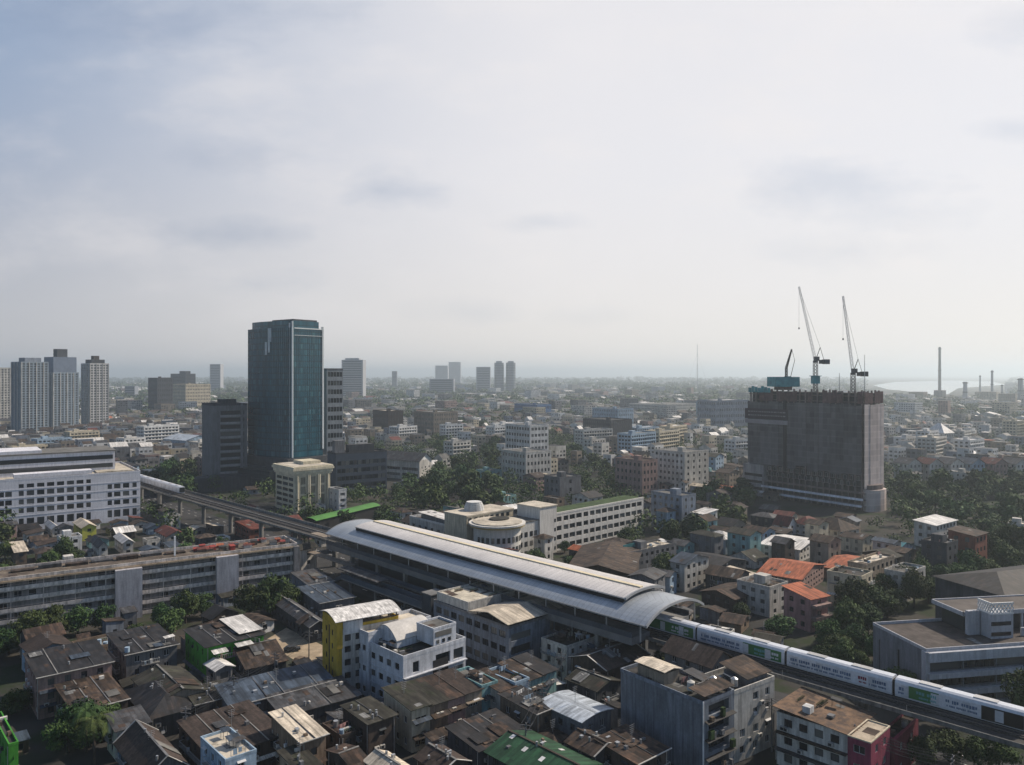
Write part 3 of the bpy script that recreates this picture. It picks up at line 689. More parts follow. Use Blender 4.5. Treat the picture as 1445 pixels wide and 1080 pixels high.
def tower():
    N = at(413, 690); B = Bld('glass_tower', 'tall dark teal glass office tower with a bowed face and pale vertical fin', 'office tower', N, 53, 24.5, 50, 108, lm='glass tower')
    h = 108; n = 12; F_ = []
    for i in range(n + 1):
        t = i / n; y = 50 * t; F_.append((-4.2 * math.sin(math.pi * min(1, t * .93 + .02)) + (3.0 if t > .97 else 0), y))
    b = MB(); pl = [(0, 0), (24.5, 0), (24.5, 50), F_[-1]] + F_[-2:0:-1]
    b.prism(pl, 0, h - 4, 0, bot=False); b.build('curtain_wall', GT, B.e)
    b = MB()
    pts = F_[:]
    L = 0; 
    def along(path, step, fn):
        acc = 0.0
        for (a, c) in zip(path, path[1:]):
            d = math.hypot(c[0] - a[0], c[1] - a[1]); k = 0
            while acc <= d:
                t = acc / d; fn(a[0] + (c[0] - a[0]) * t, a[1] + (c[1] - a[1]) * t, (c[0] - a[0]) / d, (c[1] - a[1]) / d); acc += step
            acc -= d
    along(pts, 1.6, lambda x, y, u, v: b.prism([(x - .16 * v - .06 * u, y + .16 * u - .06 * v)[::1], (x + .05 * v - .06 * u, y - .05 * u - .06 * v), (x + .05 * v + .06 * u, y - .05 * u + .06 * v), (x - .16 * v + .06 * u, y + .16 * u + .06 * v)][::-1], 24, h - 4.02))
    for i in range(15): b.box(1.4 + 1.5 * i, -.12, 24, 1.52 + 1.5 * i, .05, h - 4.02)
    b.build('mullion_lattice', MULL, B.e)
    # upper stepped crown, set back, curved like the face
    b = MB(); pl2 = [(1.2, 1.2), (22, 1.2), (22, 43), (F_[10][0] + 2.5, 43)] + [(x + 1.2, y) for x, y in F_[10:0:-1]]
    b.prism(pl2, h - 4, h + .6, 0, 1); b.build('crown', [GT, RF['slabdark']], B.e)
    b = MB()
    b.box(1.8, 1.8, h + .62, 21, 24, h + 1.7); b.box(6, 27, h + .62, 18, 41, h + 1.2); b.build('roof_plant', W['darkgrey'], B.e)
    b = MB(); b.box(-.6, -.5, 20, .15, .5, h + .2); b.build('fin', FIN, B.e)
    b = MB(); b.box(-.75, 2.2, 20, -.1, 3.0, h - 1); b.build('fin', FIN, B.e)
    b = MB(); b.box(23.7, -.5, 24, 24.9, .6, h - 2.5); b.build('corner_trim', FIN, B.e)
    b = MB(); b.box(1.2, -.35, h - 4.6, 23.6, -.1, h - 3.9); b.box(1.2, -.35, h - 9, 23.6, -.12, h - 8.7); b.build('cornice_band', FIN, B.e)
    LM = mat('sign_white', (.5, .55, .55), .6)
    b = MB(); 
    for (y0, y1, z0, z1) in ((18.2, 20.2, 88, 104), (21, 23, 86.5, 95), (16.9, 18, 95, 104)):
        X = -4.2 * math.sin(math.pi * (y0 / 50 * .93 + .02)); b.box(X - .55, y0, z0, X - .3, y1, z1)
    b.build('emblem', LM, B.e)
    for k, z in enumerate((14, 19.5)): B.box('podium_tier', W['darkgrey'], -9 + 4 * k, -4 + 2 * k, z - 5.4 if k else 0, 30 - k, 54, z)
    B.box('podium', mat('podium_dark_glass', (.02, .028, .034), .3, .3, sheet=.35, sw=3, sl=4), -16, 2, 0, -9.01, 58, 12.5)
    b = MB(); 
    for i in range(3): b.box(-16.3, 2, 3.2 + 3.2 * i, -16.004, 58, 3.9 + 3.2 * i)
    b.build('podium_band', W['darkgrey'], B.e); add_foot([B.wp(-18, -6)[:2], B.wp(32, -6)[:2], B.wp(32, 60)[:2], B.wp(-18, 60)[:2]])
tower()
b = place('office_building', 'dark grey concrete office block with stacked window bands beside the glass tower', 'office', 300, 285, 349, 35, yb=690, yt=573)
OG = mat('office_grey', (.15, .155, .165), .9, .25, .2, streak=.3)
b.walls(OG, R=dict(rows=[(6 + 4.6 * i, 8.6 + 4.6 * i) for i in range(10)], cols=[(5, 17.5), (19.5, b.w - 2)], mode='obj', mull=5, frame=F_DARK, dep=.5))
b.flat(RF['slabdark'], W['darkgrey'], 1.2); b.box('pilaster', W['grey'], 17.8, -.8, 0, 19.1, -.004, b.h + 1.5); b.box('podium', W['darkgrey'], -14, -14, 0, b.w, -.9, 9)
for i in range(10): b.ledge('R', 4.6 + 4.6 * i, .5, 1.3, mat('office_band', (.26, .265, .27), .9, .2, streak=.3), 4.6, 17.7)
b.box('plant_room', W['darkgrey'], 6, 4, b.h + .04, 16, 12, b.h + 4)
b = place('office_building', 'pale grey gridded office tower tucked close behind the glass tower', 'office', 461, 448, 484, 35, yb=678, yt=523, d=30)
b.walls(W['grey'] if 0 else mat('pale_grey_grid_wall', (.33, .34, .35), .85, .2, streak=.2), R=dict(rows=[(5 + 6.1 * i, 8.3 + 6.1 * i) for i in range(12)], nc=5, ww=2.0, m0=.7, m1=.5, frame=F_DARK, mull=0, dep=.5), L=dict(rows=[(5 + 6.1 * i, 8.3 + 6.1 * i) for i in range(12)], nc=3, ww=2, mode='mesh'))
b.flat(RF['slab'], W['grey'], 1.5)
b = place('shopping_centre', 'cream classical shopping block with flared cornice below the glass tower', 'shopping centre', 416, 389, 466, 41, yb=724, yt=668, lm='cream shopping block')
CR = mat('cream_stone', (.6, .54, .4), .85, .2, streak=.25); h = b.h
b.walls(CR, L=dict(rows=[(1.5 + 3.0 * i, 3.3 + 3.0 * i) for i in range(6)], nc=3, ww=8, m0=.6, m1=.6, frame=F_DARK, mull=4, dep=.4), R=dict(rows=[(3, 8.5), (9.5, 13.5), (14.5, 18.5)], cols=[(b.w * .16, b.w * .3), (b.w * .45, b.w * .58), (b.w * .73, b.w * .84)], mull=2, frame=CR, glass=glass('cream_blind', (.2, .18, .13)), dep=.35))
for k, (o, z, t) in enumerate(((.5, h - 1.6, 1.0), (1.0, h - .55, 1.6), (1.6, h + 1.1, 1.2), (1.2, h + 2.35, .8))):
    b.box('cornice', CR, -o, -o, z, b.w + o, b.d + o, z + t)
for u in (.06, .36, .4, .64, .68, .92):
    mb = MB(); x = b.w * u; mb.tube((x, -.55, .4), (x, -.55, h - 1.65), .6, 8, r2=.5); mb.box(x - .8, -1.2, 0, x + .8, -.004, .4); mb.build('pillar', CR, b.e)
b.box('roof', RF['slabcream'], .2, .2, h + 3.2, b.w - .2, b.d - .2, h + 3.3); b.box('plant_room', CR, b.w * .4, b.d * .3, h + 3.31, b.w * .9, b.d * .8, h + 5)
b.box('corner_pier', CR, -.35, -.35, 0, 1.6, 1.2, h - 1.65)
b = place('annex_building', 'low white banded annex beside the cream shopping block', 'annex', 478, 463, 489, 41, yb=722, yt=693); b.walls(W['white'], R=dict(rows=[(2, 3.4), (5, 6.6), (8.2, 9.8)], nc=1, ww=30, mull=5, dep=.4), L=dict(n=3, nc=2)); b.flat(RF['slabdark'], W['white'])
b = place('office_building', 'dark navy glass office podium with fine window grid beside the trees', 'office', 474, 462, 546, 36, yb=704, yt=642, lm='navy office')
b.walls(mat('navy_wall', (.045, .06, .085), .6, .25), R=dict(n=6, fh=4.6, sill=1.0, wh=2.6, nc=12, ww=2.6, mull=0, frame=F_DARK, dep=.3)); b.flat(RF['slabdark'], W['darkgrey'], 1)
b.box('plant_room', W['darkgrey'], b.w * .3, b.d * .3, b.h + .04, b.w * .8, b.d * .7, b.h + 5); b.box('plant_room', W['grey'], 1, b.d * .3, b.h + .04, b.w * .22, b.d * .6, b.h + 8)
b = place('warehouse', 'long grey-roofed hall with white bands behind the navy office', 'hall', 592, 540, 609, 60, yb=678, yt=650, lm='grey hall')
b.walls(W['offwhite'], L=dict(rows=[(2, 4.2), (6.2, 8.4)], nc=2, ww=40, mull=9, dep=.5), R=dict(n=2, nc=3)); b.gable(RF['grey'], 4.5, 1.2, 'y', W['white'])

# ------------------------------------------------------------------ white mall (upper left)
b = place('shopping_mall', 'big white mall with rows of square dark windows and a striped attic', 'mall', 198, 60, 260, 36.5, yb=733, yt=666, w=1, d=1)
N = b.wp(0, 0); ux = Vector((math.cos(b.a), math.sin(b.a), 0)); bpy.data.objects.remove(b.e); FOOT.pop()
Lm = 92; N = N - ux * Lm; hm = 24.0
b = Bld('shopping_mall', 'big white mall with rows of square dark windows and a striped attic', 'mall', N, 36.5, Lm, 52, hm, lm='white mall')
MW = mat('mall_white', (.6, .6, .64), .85, .12, .12, streak=.15, rnd=0); cu = []
def ucol(px, at_h=12.0):
    a = solve(N, (math.cos(b.a), math.sin(b.a)), px); return a
main = [ucol(x) for x in (30, 43, 57.5, 71.5, 85.5, 99.5, 113, 125)]; rt = [ucol(x) for x in (155, 165.5, 178, 190)]; lf = [ucol(x) for x in (-26, -12, 1, 12)]
cols = [(u - 1.3, u + 1.3) for u in lf] + [(u - (1.0 if i in (0, 7) else 1.5), u + (1.0 if i in (0, 7) else 1.5)) for i, u in enumerate(main)] + [(u - (1 if i in (0, 3) else 1.45), u + (1 if i in (0, 3) else 1.45)) for i, u in enumerate(rt)]
rows = [(2.4, 6.0), (8.5, 10.9), (12.6, 15.0), (16.6, 19.0), (20.3, 22.2)]
b.walls(MW, R=dict(rows=rows, cols=cols, skip=lambda i, j: j == 4 and not (4 <= i < 12), frame=F_DARK, mull=1, dep=.5))
b.flat(RF['slabcream'], MW, .9)
for z in (7.2, 11.6, 15.7, 19.6): b.ledge('R', z, .12, .25, MW, 0, Lm, 'string_course')
u0, u1 = ucol(20), ucol(134); b.box('attic', MW, u0, 1.2, hm + .91, u1 - 1, 9, hm + 2.6)
b.box('roof_ramp', RF['slabcream'], u1 + 2, 8, hm + .04, Lm - 2, 46, hm + .7)
b.box('upper_storey', MW, -6, 16, hm + .04, Lm - 9, 44, hm + 10.2)
mb = MB(); 
for z in (2.0, 6.2): mb.box(-6.2, 15.8, hm + z, Lm - 9 - 1, 15.996, hm + z + 2.1)
for z in (2.0, 6.2): mb.box(Lm - 9.004, 16.5, hm + z, Lm - 8.8, 43, hm + z + 2.1)
mb.build('window_band', G_DARK, b.e); b.box('roof', RF['slab'], -6.5, 15.5, hm + 10.204, Lm - 8.5, 44.5, hm + 10.8)
b.box('upper_step', MW, -6, 18, hm + 10.81, Lm * .55, 42, hm + 12.2)

# ------------------------------------------------------------------ long slab block in front of it
L2 = 118.0
N0 = at(417, 833); N0.z = 0; a = 33.0; ux = Vector((math.cos(R(a)), math.sin(R(a)), 0)); N1 = N0 - ux * L2
b = Bld('apartment_slab', 'long grey concrete slab block with stacked open galleries and two stair shafts', 'slab block', N1, a, L2, 13, 15.6, lm='long slab block')
nf = 5; fh = 3.1
GALW = mat('gallery_wall', (.3, .28, .27), .9, .3, .2, streak=.4)
b.walls(GALW, R=dict(rows=[(fh * i + .9, fh * i + 2.6) for i in range(nf)], nc=33, ww=2.0, mull=1, m0=.5, m1=.5, frame=F_WHITE, dep=.15, skip=lambda i, j: rng.random() < .42), z1=b.h)
GALS = mat('gallery_slab', (.7, .63, .57), .9, .3, .3, streak=.45)
for i in range(nf + 1):
    z = fh * i + (0 if i else .02)
    b.box('gallery_floor', GALS, .02, -1.5, z + .001, L2 - .02, -.004, z + .25)
    if i < nf: b.box('gallery_parapet', GALS, .02, -1.66, z + .252, L2 - .02, -1.5, z + 1.25)
    if i < nf: b.box('gallery_rail', GALW, .02, -1.62, z + 1.7, L2 - .02, -1.54, z + 1.78)
for i in range(nf):
    for x in range(4, int(L2), 8): b.box('gallery_post', GALS, x - .1, -1.48, fh * i + .255, x + .1, -1.3, fh * (i + 1) - .002)
b.flat(mat('slab_block_roof', (.1, .078, .062), .95, .4, .3, rust=(.2, .17, .13), ramt=.56), GALS, .9, y0=-1.7)
b.box('roof_edge', mat('tan_cornice', (.5, .38, .26), .9, .4, .3, streak=.3), -.2, -2.2, 15.0, L2 + .2, -1.75, 15.5)
for (x0, x1, zt) in ((163, 201, 15.0), (306, 337, 15.3)):
    q0, q1 = [solve(b.wp(0, -4), (math.cos(b.a), math.sin(b.a)), x) for x in (x0, x1)]
    b.box('stair_shaft', mat('stair_shaft_wall', (.4, .39, .41), .9, .2, .2, streak=.3), q0, -4.0, 0, q1, -2.25, zt)
b.box('end_shaft', GALW, L2 - 1.4, -2.9, 0, L2 + .5, 5, 15.5)
r = random.Random(3)
SL = b
for i in range(22):
    x = r.uniform(L2 - 34, L2 - 2); y = r.uniform(1, 10); mb = MB(); ww, dd = r.uniform(.8, 3.2), r.uniform(.8, 2.4); hh = r.uniform(.4, 1.5)
    mb.box(0, 0, 0, ww, dd, hh); mb.slab([(-.15, -.15, hh + .1), (ww + .15, -.15, hh + .1), (ww + .15, dd + .15, hh + .35), (-.15, dd + .15, hh + .35)], .08, 1)
    o = mb.build('material_crate', [r.choice([REDP, W['salmon'], W['tan'], W['offwhite']]), r.choice([REDP, RF['red'], RF['orange'], RF['grey']])]); o.location = b.wp(x, y, 15.66); o.rotation_euler = (0, 0, b.a + r.choice([0, .1, -.15]))
    PENDING.append((o, r.choice(['small red hut', 'low covered box', 'small painted hut']) + ' on the long slab block roof', 'roof hut', 'huts on the slab block roof', 'slab'))
for i in range(7):
    x = L2 - 40 - i * 7; mb = MB(); mb.box(0, 0, 0, 6, 2.4, .5 + .3 * (i % 3)); o = mb.build('roof_shelter', [RF['grey'] if i % 2 else RF['rust']]); o.location = b.wp(x, 7 + (i % 2), 15.66); o.rotation_euler = (0, 0, b.a)
    PENDING.append((o, ('grey' if i % 2 else 'rusty') + ' low shelter on the long slab block roof', 'roof shelter', 'shelters on the slab block roof', 'slab'))
b.box('roof_mast', WHITEP, L2 - 38, 4, 15.7, L2 - 37.5, 4.4, 22)

# ------------------------------------------------------------------ white round-cornered school block
b = place('school_building', 'white four-storey block with green planted roof and square windows behind the station', 'school', 772, 766, 908, 44, yb=781, yt=729, d=11, lm='white school block')
SW = mat('school_white', (.58, .56, .52), .85, .15, .15, streak=.2, rnd=0); h = b.h; n = 4; fh = h / n
nc = 14; st = (b.w - 6) / nc
b.walls(SW, R=dict(rows=[(fh * i + .7, fh * i + 2.75) for i in range(n)], cols=[(5 + st * i + .35 + (.5 if i in (0, 1, 4, 5) else 0), 5 + st * (i + 1) - .35) for i in range(nc)], mull=1, frame=F_DARK, dep=.4))
b.box('planted_roof', mat('planted_roof', (.035, .06, .018), .95, .5, .4), 4, .5, h + .004, b.w - .2, b.d - .3, h + .5)
b.box('parapet', SW, 0, -.1, h + .006, b.w, .4, h + .8)
b.box('stair_block', SW, -5.5, -1.2, 0, 4.6, 12, h + 4.2)
b.box('stair_roof', RF['slabcream'], -5.8, -1.5, h + 4.204, 4.9, 12.3, h + 4.6)
for z in range(4): b.box('window', G_DARK, 3.1, -1.26, fh * z + 1.2, 4.0, -1.202, fh * z + 2.6)
b.box('link_wing', SW, -18, -.5, 0, -5.51, 12, h - .8)
for z in range(3):
    for x in (-16.5, -13.6, -10.6, -8.2): b.box('window', G_DARK, x, -.56, fh * z + 1.0, x + 1.7, -.502, fh * z + 3.0)
b.box('link_roof', RF['slab'], -18, -.7, h - .796, -5.52, 12, h - .4)
cx, cy, rr = -23, 5.5, 9.4; mb = MB(); pl = [(cx + rr * math.cos(2 * math.pi * i / 40), cy + rr * math.sin(2 * math.pi * i / 40)) for i in range(40)]; mb.prism(pl, 0, h - 1.2); mb.build('rotunda', SW, b.e)
for z in range(3):
    for i in range(14):
        t = R(178 + i * 13); me = winmesh(1.25, 2.1, F_DARK, G_DARK, 0); o = obj('window', me, b.e, (cx + (rr + .05) * math.cos(t), cy + (rr + .05) * math.sin(t), fh * z + .9), t + R(90))
for k, (r2, z0, z1, m_) in enumerate(((rr + 1.6, h - 1.19, h - .5, mat('rotunda_eave', (.36, .27, .12), .9, .2)), (rr + 1.9, h - .49, h + .1, SW), (rr + .5, h + .104, h + .5, RF['slabcream']))):
    mb = MB(); mb.prism([(cx + r2 * math.cos(2 * math.pi * i / 40), cy + r2 * math.sin(2 * math.pi * i / 40)) for i in range(40)], z0, z1); mb.build('disc_roof', m_, b.e)
mb = MB(); mb.prism([(cx + 3 + 4.5 * math.cos(2 * math.pi * i / 16), cy + 2 + 3.5 * math.sin(2 * math.pi * i / 16)) for i in range(16)], h + .504, h + 1.0); mb.build('roof_garden', RF['moss'], b.e)
b.box('rear_wing', W['cream'], -30, 16, 0, -4, 30, h + 1.5); b.box('rear_roof', RF['slabcream'], -30.3, 15.7, h + 1.504, -3.7, 30.3, h + 2)
for x in range(-29, -6, 3): b.box('rear_window', G_DARK, x, 15.93, h - .8, x + 1.7, 15.996, h + .7)
mb = MB(); 
for i in range(5): mb.prism([(-19 + (4.2 - i * .25 * i * .25) * math.cos(2 * math.pi * k / 16), 24 + (4.2 - i * .25 * i * .25) * math.sin(2 * math.pi * k / 16)) for k in range(16)], h + 2.004 + i * .7, h + 2.7 + i * .7)
mb.build('water_drum', W['white'], b.e)
add_foot([b.wp(-34, -3)[:2], b.wp(5, -3)[:2], b.wp(5, 32)[:2], b.wp(-34, 32)[:2]])
b = place('house', 'white flat-roofed villa with pale canopy between station roof and trees', 'house', 634, 578, 657, 41, yb=775, yt=744)
b.walls(W['offwhite'], L=dict(n=2, nc=6, ww=2), R=dict(n=2, nc=2, ww=1.6)); b.flat(RF['slab'], W['white'], .8); mb = MB(); b.shed(RF['white'], .8, 'K', .3, b.h + 2.2, x0=1, y0=2, x1=b.w - 1, y1=b.d - 6)
b.box('roof_room', W['grey'], 1.5, 3, b.h + .05, b.w - 1.5, b.d - 7, b.h + 2.2)
b = place('market_hall', 'long tan-brown market roof between the station and the white school block', 'market hall', 800, 728, 890, -14, yt=805, h=8.5, d=38)
b.walls(W['brown'], R=dict(n=2, nc=5, mode='mesh')); b.gable(RF['brown'], 2.5, 1, 'y', W['brown'])
b = place('station_annex', 'long bright green canopy roof standing beside the tracks below the cream block', 'canopy', 446, 430, 534, 62, yt=735, h=6, d=7)
b.walls(SHADE); b.vault(mat('lime_roof', (.06, .18, .03), .5, .2, rnd=0), 1.1, 'x', .8, b.h)

# ------------------------------------------------------------------ unfinished tower with cranes
b = place('unfinished_tower', 'unfinished high-rise wrapped in grey safety netting', 'construction site', 1218, 1057, 1243, 35, yb=722, yt=553, lm='unfinished high-rise')
NET = bpy.data.materials.new('safety_netting'); NET.use_nodes = True; nt = NET.node_tree; bs = nt.nodes['Principled BSDF']; bs.inputs['Roughness'].default_value = .95
tc = nt.nodes.new('ShaderNodeTexCoord'); sx = nt.nodes.new('ShaderNodeSeparateXYZ'); lk(nt, tc.outputs['UV'], sx.inputs[0]); geo = nt.nodes.new('ShaderNodeNewGeometry')
f = mth(nt, 'ADD', mth(nt, 'MULTIPLY', wn2(2.6, 60), .3), mth(nt, 'ADD', mth(nt, 'MULTIPLY', wn2(7.8, 13, .4), .35), mth(nt, 'MULTIPLY', wn2(2.6, 3.3), .35)))
cb = nt.nodes.new('ShaderNodeCombineXYZ'); lk(nt, mth(nt, 'MULTIPLY', sx.outputs[0], .9), cb.inputs[0]); lk(nt, mth(nt, 'MULTIPLY', sx.outputs[1], .12), cb.inputs[1])
f = mth(nt, 'ADD', mth(nt, 'MULTIPLY', f, .6), mth(nt, 'MULTIPLY', noisen(nt, cb.outputs[0], 1, 5), .4))
fl_ = mth(nt, 'LESS_THAN', mth(nt, 'FRACT', mth(nt, 'DIVIDE', sx.outputs[1], 3.25)), .22)
f = mth(nt, 'ADD', f, mth(nt, 'MULTIPLY', mth(nt, 'SUBTRACT', fl_, .3), .1))
lk(nt, mixc(nt, mrange(nt, f, .2, .8, 0, 1), (.018, .019, .024), (.15, .14, .145)), bs.inputs['Base Color'])
w, d, h = b.w, b.d, b.h
FRC = mat('raw_frame_concrete', (.2, .16, .15), .95, .4, .3, streak=.4)
b.box('core', SHADE, 1.5, 1.5, 0, w - 1.5, d - 1.5, h - 1)
for z in [i * 3.25 for i in range(1, 20)]:
    if z < h: b.box('floor_slab', FRC, 0, 0, z, w, d, z + .3)
for i in range(20):
    y = 1 + i * (d - 2) / 19.0; b.box('column', FRC, .15, y - .35, 0, .95, y + .35, h + rng.uniform(.0, 1.1))
for i in range(5):
    x = 2 + i * (w - 3) / 4.0; b.box('column', FRC, x - .35, .15, 0, x + .35, .95, h + rng.uniform(.0, 1.1))
# netting hangs in tall strips off a frame in front of the floors
k = 0; y = 0.0; r = random.Random(8)
while y < d:
    y2 = min(d, y + r.uniform(5.5, 9)); o = r.uniform(.9, 1.5); zt = h - 7.2 + r.uniform(-.5, .5); zb = 19.5 + r.choice([0, 0, 1.5, -1])
    b.box('netting', NET, -o - .12, y + .03, zb, -o, y2 - .03, zt); y = y2
mb = MB(); x = -.5
while x < w:
    x2 = min(w + .8, x + 5.3); o = r.uniform(.9, 1.4); mb.box(x + .03, -o - .12, 12, x2 - .03, -o, h - 7 + r.uniform(-.4, .4)); x = x2
NET_LIT = NET.copy(); NET_LIT.name = 'sunlit_netting'  # same netting with sunlight painted in as paler, pinker colours
for n_ in NET_LIT.node_tree.nodes:
    if n_.type == 'MIX': n_.inputs[6].default_value = (.34, .28, .26, 1); n_.inputs[7].default_value = (.68, .57, .52, 1)
mb.build('netting', NET_LIT, b.e)
NM = mat('maroon_net', (.13, .075, .075), .95, .5, .5, streak=.5)
y = 0
while y < d:
    y2 = y + r.uniform(2, 5); 
    if r.random() < .78: b.box('edge_screen', NM, -1.0, y, h - 6.6, -.85, min(d, y2 - .2), h - r.uniform(-.6, 1.6))
    y = y2
b.box('edge_screen', NM, 0, -1.1, h - 6.5, w * .45, -.95, h - .6); b.box('edge_screen', NM, w * .55, -1.1, h - 6.5, w + .4, -.95, h)
mb = MB(); mb.box(-2.1, d - 29, h - 17.6, -1.75, d + 1.5, h - 11.4); mb.build('banner', mat('banner_dark', (.05, .038, .045), .9, .2), b.e)
mb = MB(); r = random.Random(2)
for zz in (h - 13.6, h - 15.8):
    y = d - 27.5
    while y < d - 2: 
        q = r.uniform(.5, 1.8); mb.box(-2.2, y, zz, -2.12, min(y + q, d - 1), zz + .75); y += q + .45
mb.build('banner_lettering', mat('banner_pale', (.22, .2, .21), .9), b.e)
mb = MB(); mb.box(-2.1, d - 29, h - 20.4, -1.76, d + 1.5, h - 17.9); mb.build('banner_strip', mat('banner_strip_pale', (.27, .25, .26), .9), b.e)
mb = MB(); mb.box(-1.9, d * .63, 17, -1.3, d * .655, h - 6); mb.build('seam_strip', SHADE, b.e)
PB = mat('podium_ramp_white', (.7, .7, .74), .85, .3, streak=.3)
for k, z in enumerate((2.8, 6.2, 9.6)):
    b.box('ramp_band', PB if k < 2 else FRC, -5.5 + k * 1.2, -2, z, -4.6 + k * 1.2, d - 12, z + 1.1); b.box('ramp_floor', FRC, -4.59 + k * 1.2, -2, z, -.2, d - 12, z + .3)
mb = MB(); mb.prism([(w * .52 + (w * .5) * math.cos(2 * math.pi * i / 14), -1.2 + 4.6 * math.sin(2 * math.pi * i / 14)) for i in range(14)], 0, 11.5); mb.build('podium', NET_LIT, b.e)
mb = MB(); mb.prism([(w * .5 + (w * .4) * math.cos(2 * math.pi * i / 10), -1.2 + 3.2 * math.sin(2 * math.pi * i / 10)) for i in range(10)], 11.504, 14); mb.build('podium_top', FRC, b.e)
b.box('side_block', mat('pale_side_block', (.34, .32, .315), .9, .3, streak=.4), -3, d - 13, 0, 6, d + 2, 19)
for z in (4, 8, 12): 
    mb = MB(); mb.box(-3.08, d - 12, z, -3.003, d + 1, z + 1.6); mb.build('opening_shade_panel', SHADE, b.e)  # flat dark panels painted as the shade inside openings
for i in range(32):
    z = 12.9 if i % 2 else 16.3; i = i / 2.0; y = 3 + i * (d - 18) / 15; me = winmesh(1.6, 2.4, F_WHITE, G_DARK, 0); obj('window', me, b.e, (-.03, y, z), R(-90))
UT = b
TEAL = mat('teal_formwork', (.05, .26, .29), .7, .35, .4)
def lattice(mb, a, c, s, n, r=.09, taper=1.0):
    a = Vector(a); c = Vector(c); D = (c - a); dn = D.normalized(); x = dn.orthogonal().normalized(); y = dn.cross(x); P = []
    for i in range(n + 1):
        t = i / n; q = s * (1 + (taper - 1) * t) / 2; P.append([a + D * t + x * (q * i1) + y * (q * j1) for i1, j1 in ((-1, -1), (1, -1), (1, 1), (-1, 1))])
    for i in range(n):
        for k in range(4):
            mb.bar(P[i][k], P[i + 1][k], r * 2, r * 2); mb.bar(P[i][k], P[i + 1][(k + 1) % 4], r * 1.3, r * 1.3); mb.bar(P[i][k], P[i][(k + 1) % 4], r * 1.3, r * 1.3)
CRW = mat('crane_white', (.55, .54, .52), .6, .1); CRD = mat('crane_dark', (.05, .055, .065), .6, .2)
def crane(lx, ly, mast, jib, counter, label, collar=True):
    base = b.wp(lx, ly, h); e = empty('tower_crane', base); tag(e, label, 'crane', 'cranes on the unfinished high-rise')
    mb = MB(); lattice(mb, (0, 0, -2), (0, 0, mast), 1.9, int(mast / 2) + 2, .12); mb.build('mast', CRD, e)
    if collar:
        mb = MB(); mb.box(-1.9, -1.9, mast * .25, 1.9, 1.9, mast * .25 + 4.2); mb.box(-2.6, -2.6, mast * .25 + 4.21, 2.6, 2.6, mast * .25 + 4.6); mb.build('climbing_collar', TEAL, e)
    j = Vector(jib); c_ = Vector(counter); top = Vector((0, 0, mast + 1.2))
    mb = MB(); mb.prism([(1.5 * math.cos(i * .785), 1.5 * math.sin(i * .785)) for i in range(8)], mast, mast + 1.2); mb.box(-1.2, -3, mast + 1.21, 1.2, -.2, mast + 3.5); mb.build('slewing_cab', CRD, e)
    mb = MB(); lattice(mb, top, top + j, 1.25, int(j.length / 2.4), .06, .6); mb.build('jib', CRW, e)
    mb = MB(); mb.bar(top, top + c_, 1.5, .5); q = top + c_; mb.box(q.x - 1.6, q.y - 1.4, q.z - 2.4, q.x + 1.6, q.y + 1.4, q.z + .3); mb.bar(top + c_ * .5, top + c_ * .5 + Vector((0, 0, -2)), 1.6, 1.6); mb.build('counter_jib', CRD, e)
    af = top + c_ * .35 + Vector((.6, 0, 7.5)); mb = MB(); mb.bar(top, af, .35, .35); mb.bar(top + c_ * .8, af, .2, .2); mb.build('a_frame', CRD, e)
    mb = MB(); mb.bar(af, top + j * .96, .09, .09); mb.bar(top + j, top + j + Vector((0, 0, -j.z * .55)), .07, .07); mb.build('cable', CRD, e)
    q = top + j + Vector((0, 0, -j.z * .55)); mb = MB(); mb.box(q.x - .3, q.y - .3, q.z - 1, q.x + .3, q.y + .3, q.z); mb.build('hook_block', CRD, e)
sc = 452 / F
crane(5, d * .43, 16, (-15 * sc * 1.06, 8, 106 * sc), (12 * sc, -3, .4), 'tall white crane with long steep jib near the middle of the unfinished high-rise')
crane(7, d * .135, 9, (-7 * sc * 1.05, 6, 105 * sc), (13 * sc, -2, .4), 'white crane with steep jib at the end of the unfinished high-rise', False)
mb = MB(); e = empty('crane_platform', b.wp(6, d * .73, h + 1.2)); tag(e, 'teal climbing formwork platform on top of the unfinished high-rise', 'formwork platform')
mb.box(-7, -8, .8, 7, 8, 1.1); mb.build('deck', TEAL, e)
for i in range(8):
    for sgn in (-1, 1):
        mb = MB(); mb.box(sgn * 7 - .1, -8 + 2 * i + .08, 1.11, sgn * 7 + .1, -6.08 + 2 * i, 5.0 + .7 * ((i * 7) % 3)); mb.build('screen_panel', TEAL, e)
for sgn in (-1, 1):
    mb = MB(); mb.box(-7, sgn * 8 - .1, 1.11, 7, sgn * 8 + .1, 6.6); mb.build('screen_panel', TEAL, e)
mb = MB(); mb.box(-4, -4, -1.2, 4, 4, .79); mb.build('base', FRC, e)
for i in range(3): mb = MB(); mb.box(-5 + 3.4 * i, -3, 1.11, -3 + 3.4 * i, 3, 6.0 + i * .5); mb.build('equipment_cabin', TEAL, e)
for i in range(7): b.box('edge_screen', TEAL, -1.25, d * .78 + i * 2.3, h - 1.6, -1.12, d * .78 + i * 2.3 + 2.1, h + 1.2 + .5 * (i % 3))
e2 = empty('derrick_crane', b.wp(6, d * .70, h + 2.3)); tag(e2, 'small rust-dark derrick crane standing on the teal formwork platform', 'crane', 'cranes on the unfinished high-rise')
mb = MB(); lattice(mb, (0, 0, 0), (0, 0, 11), 1.0, 6, .14); mb.build('mast', CRD, e2)
mb = MB(); lattice(mb, (0, 0, 11), (3.2, 0, 22), .9, 7, .13, .5); mb.build('jib', W['brown'], e2)
mb = MB(); mb.bar((1.2, 0, 0), (5.0, 0, 15.5), .25, .25); mb.bar((5.0, 0, 15.5), (3.2, 0, 22), .16, .16); mb.build('stay', W['brown'], e2)
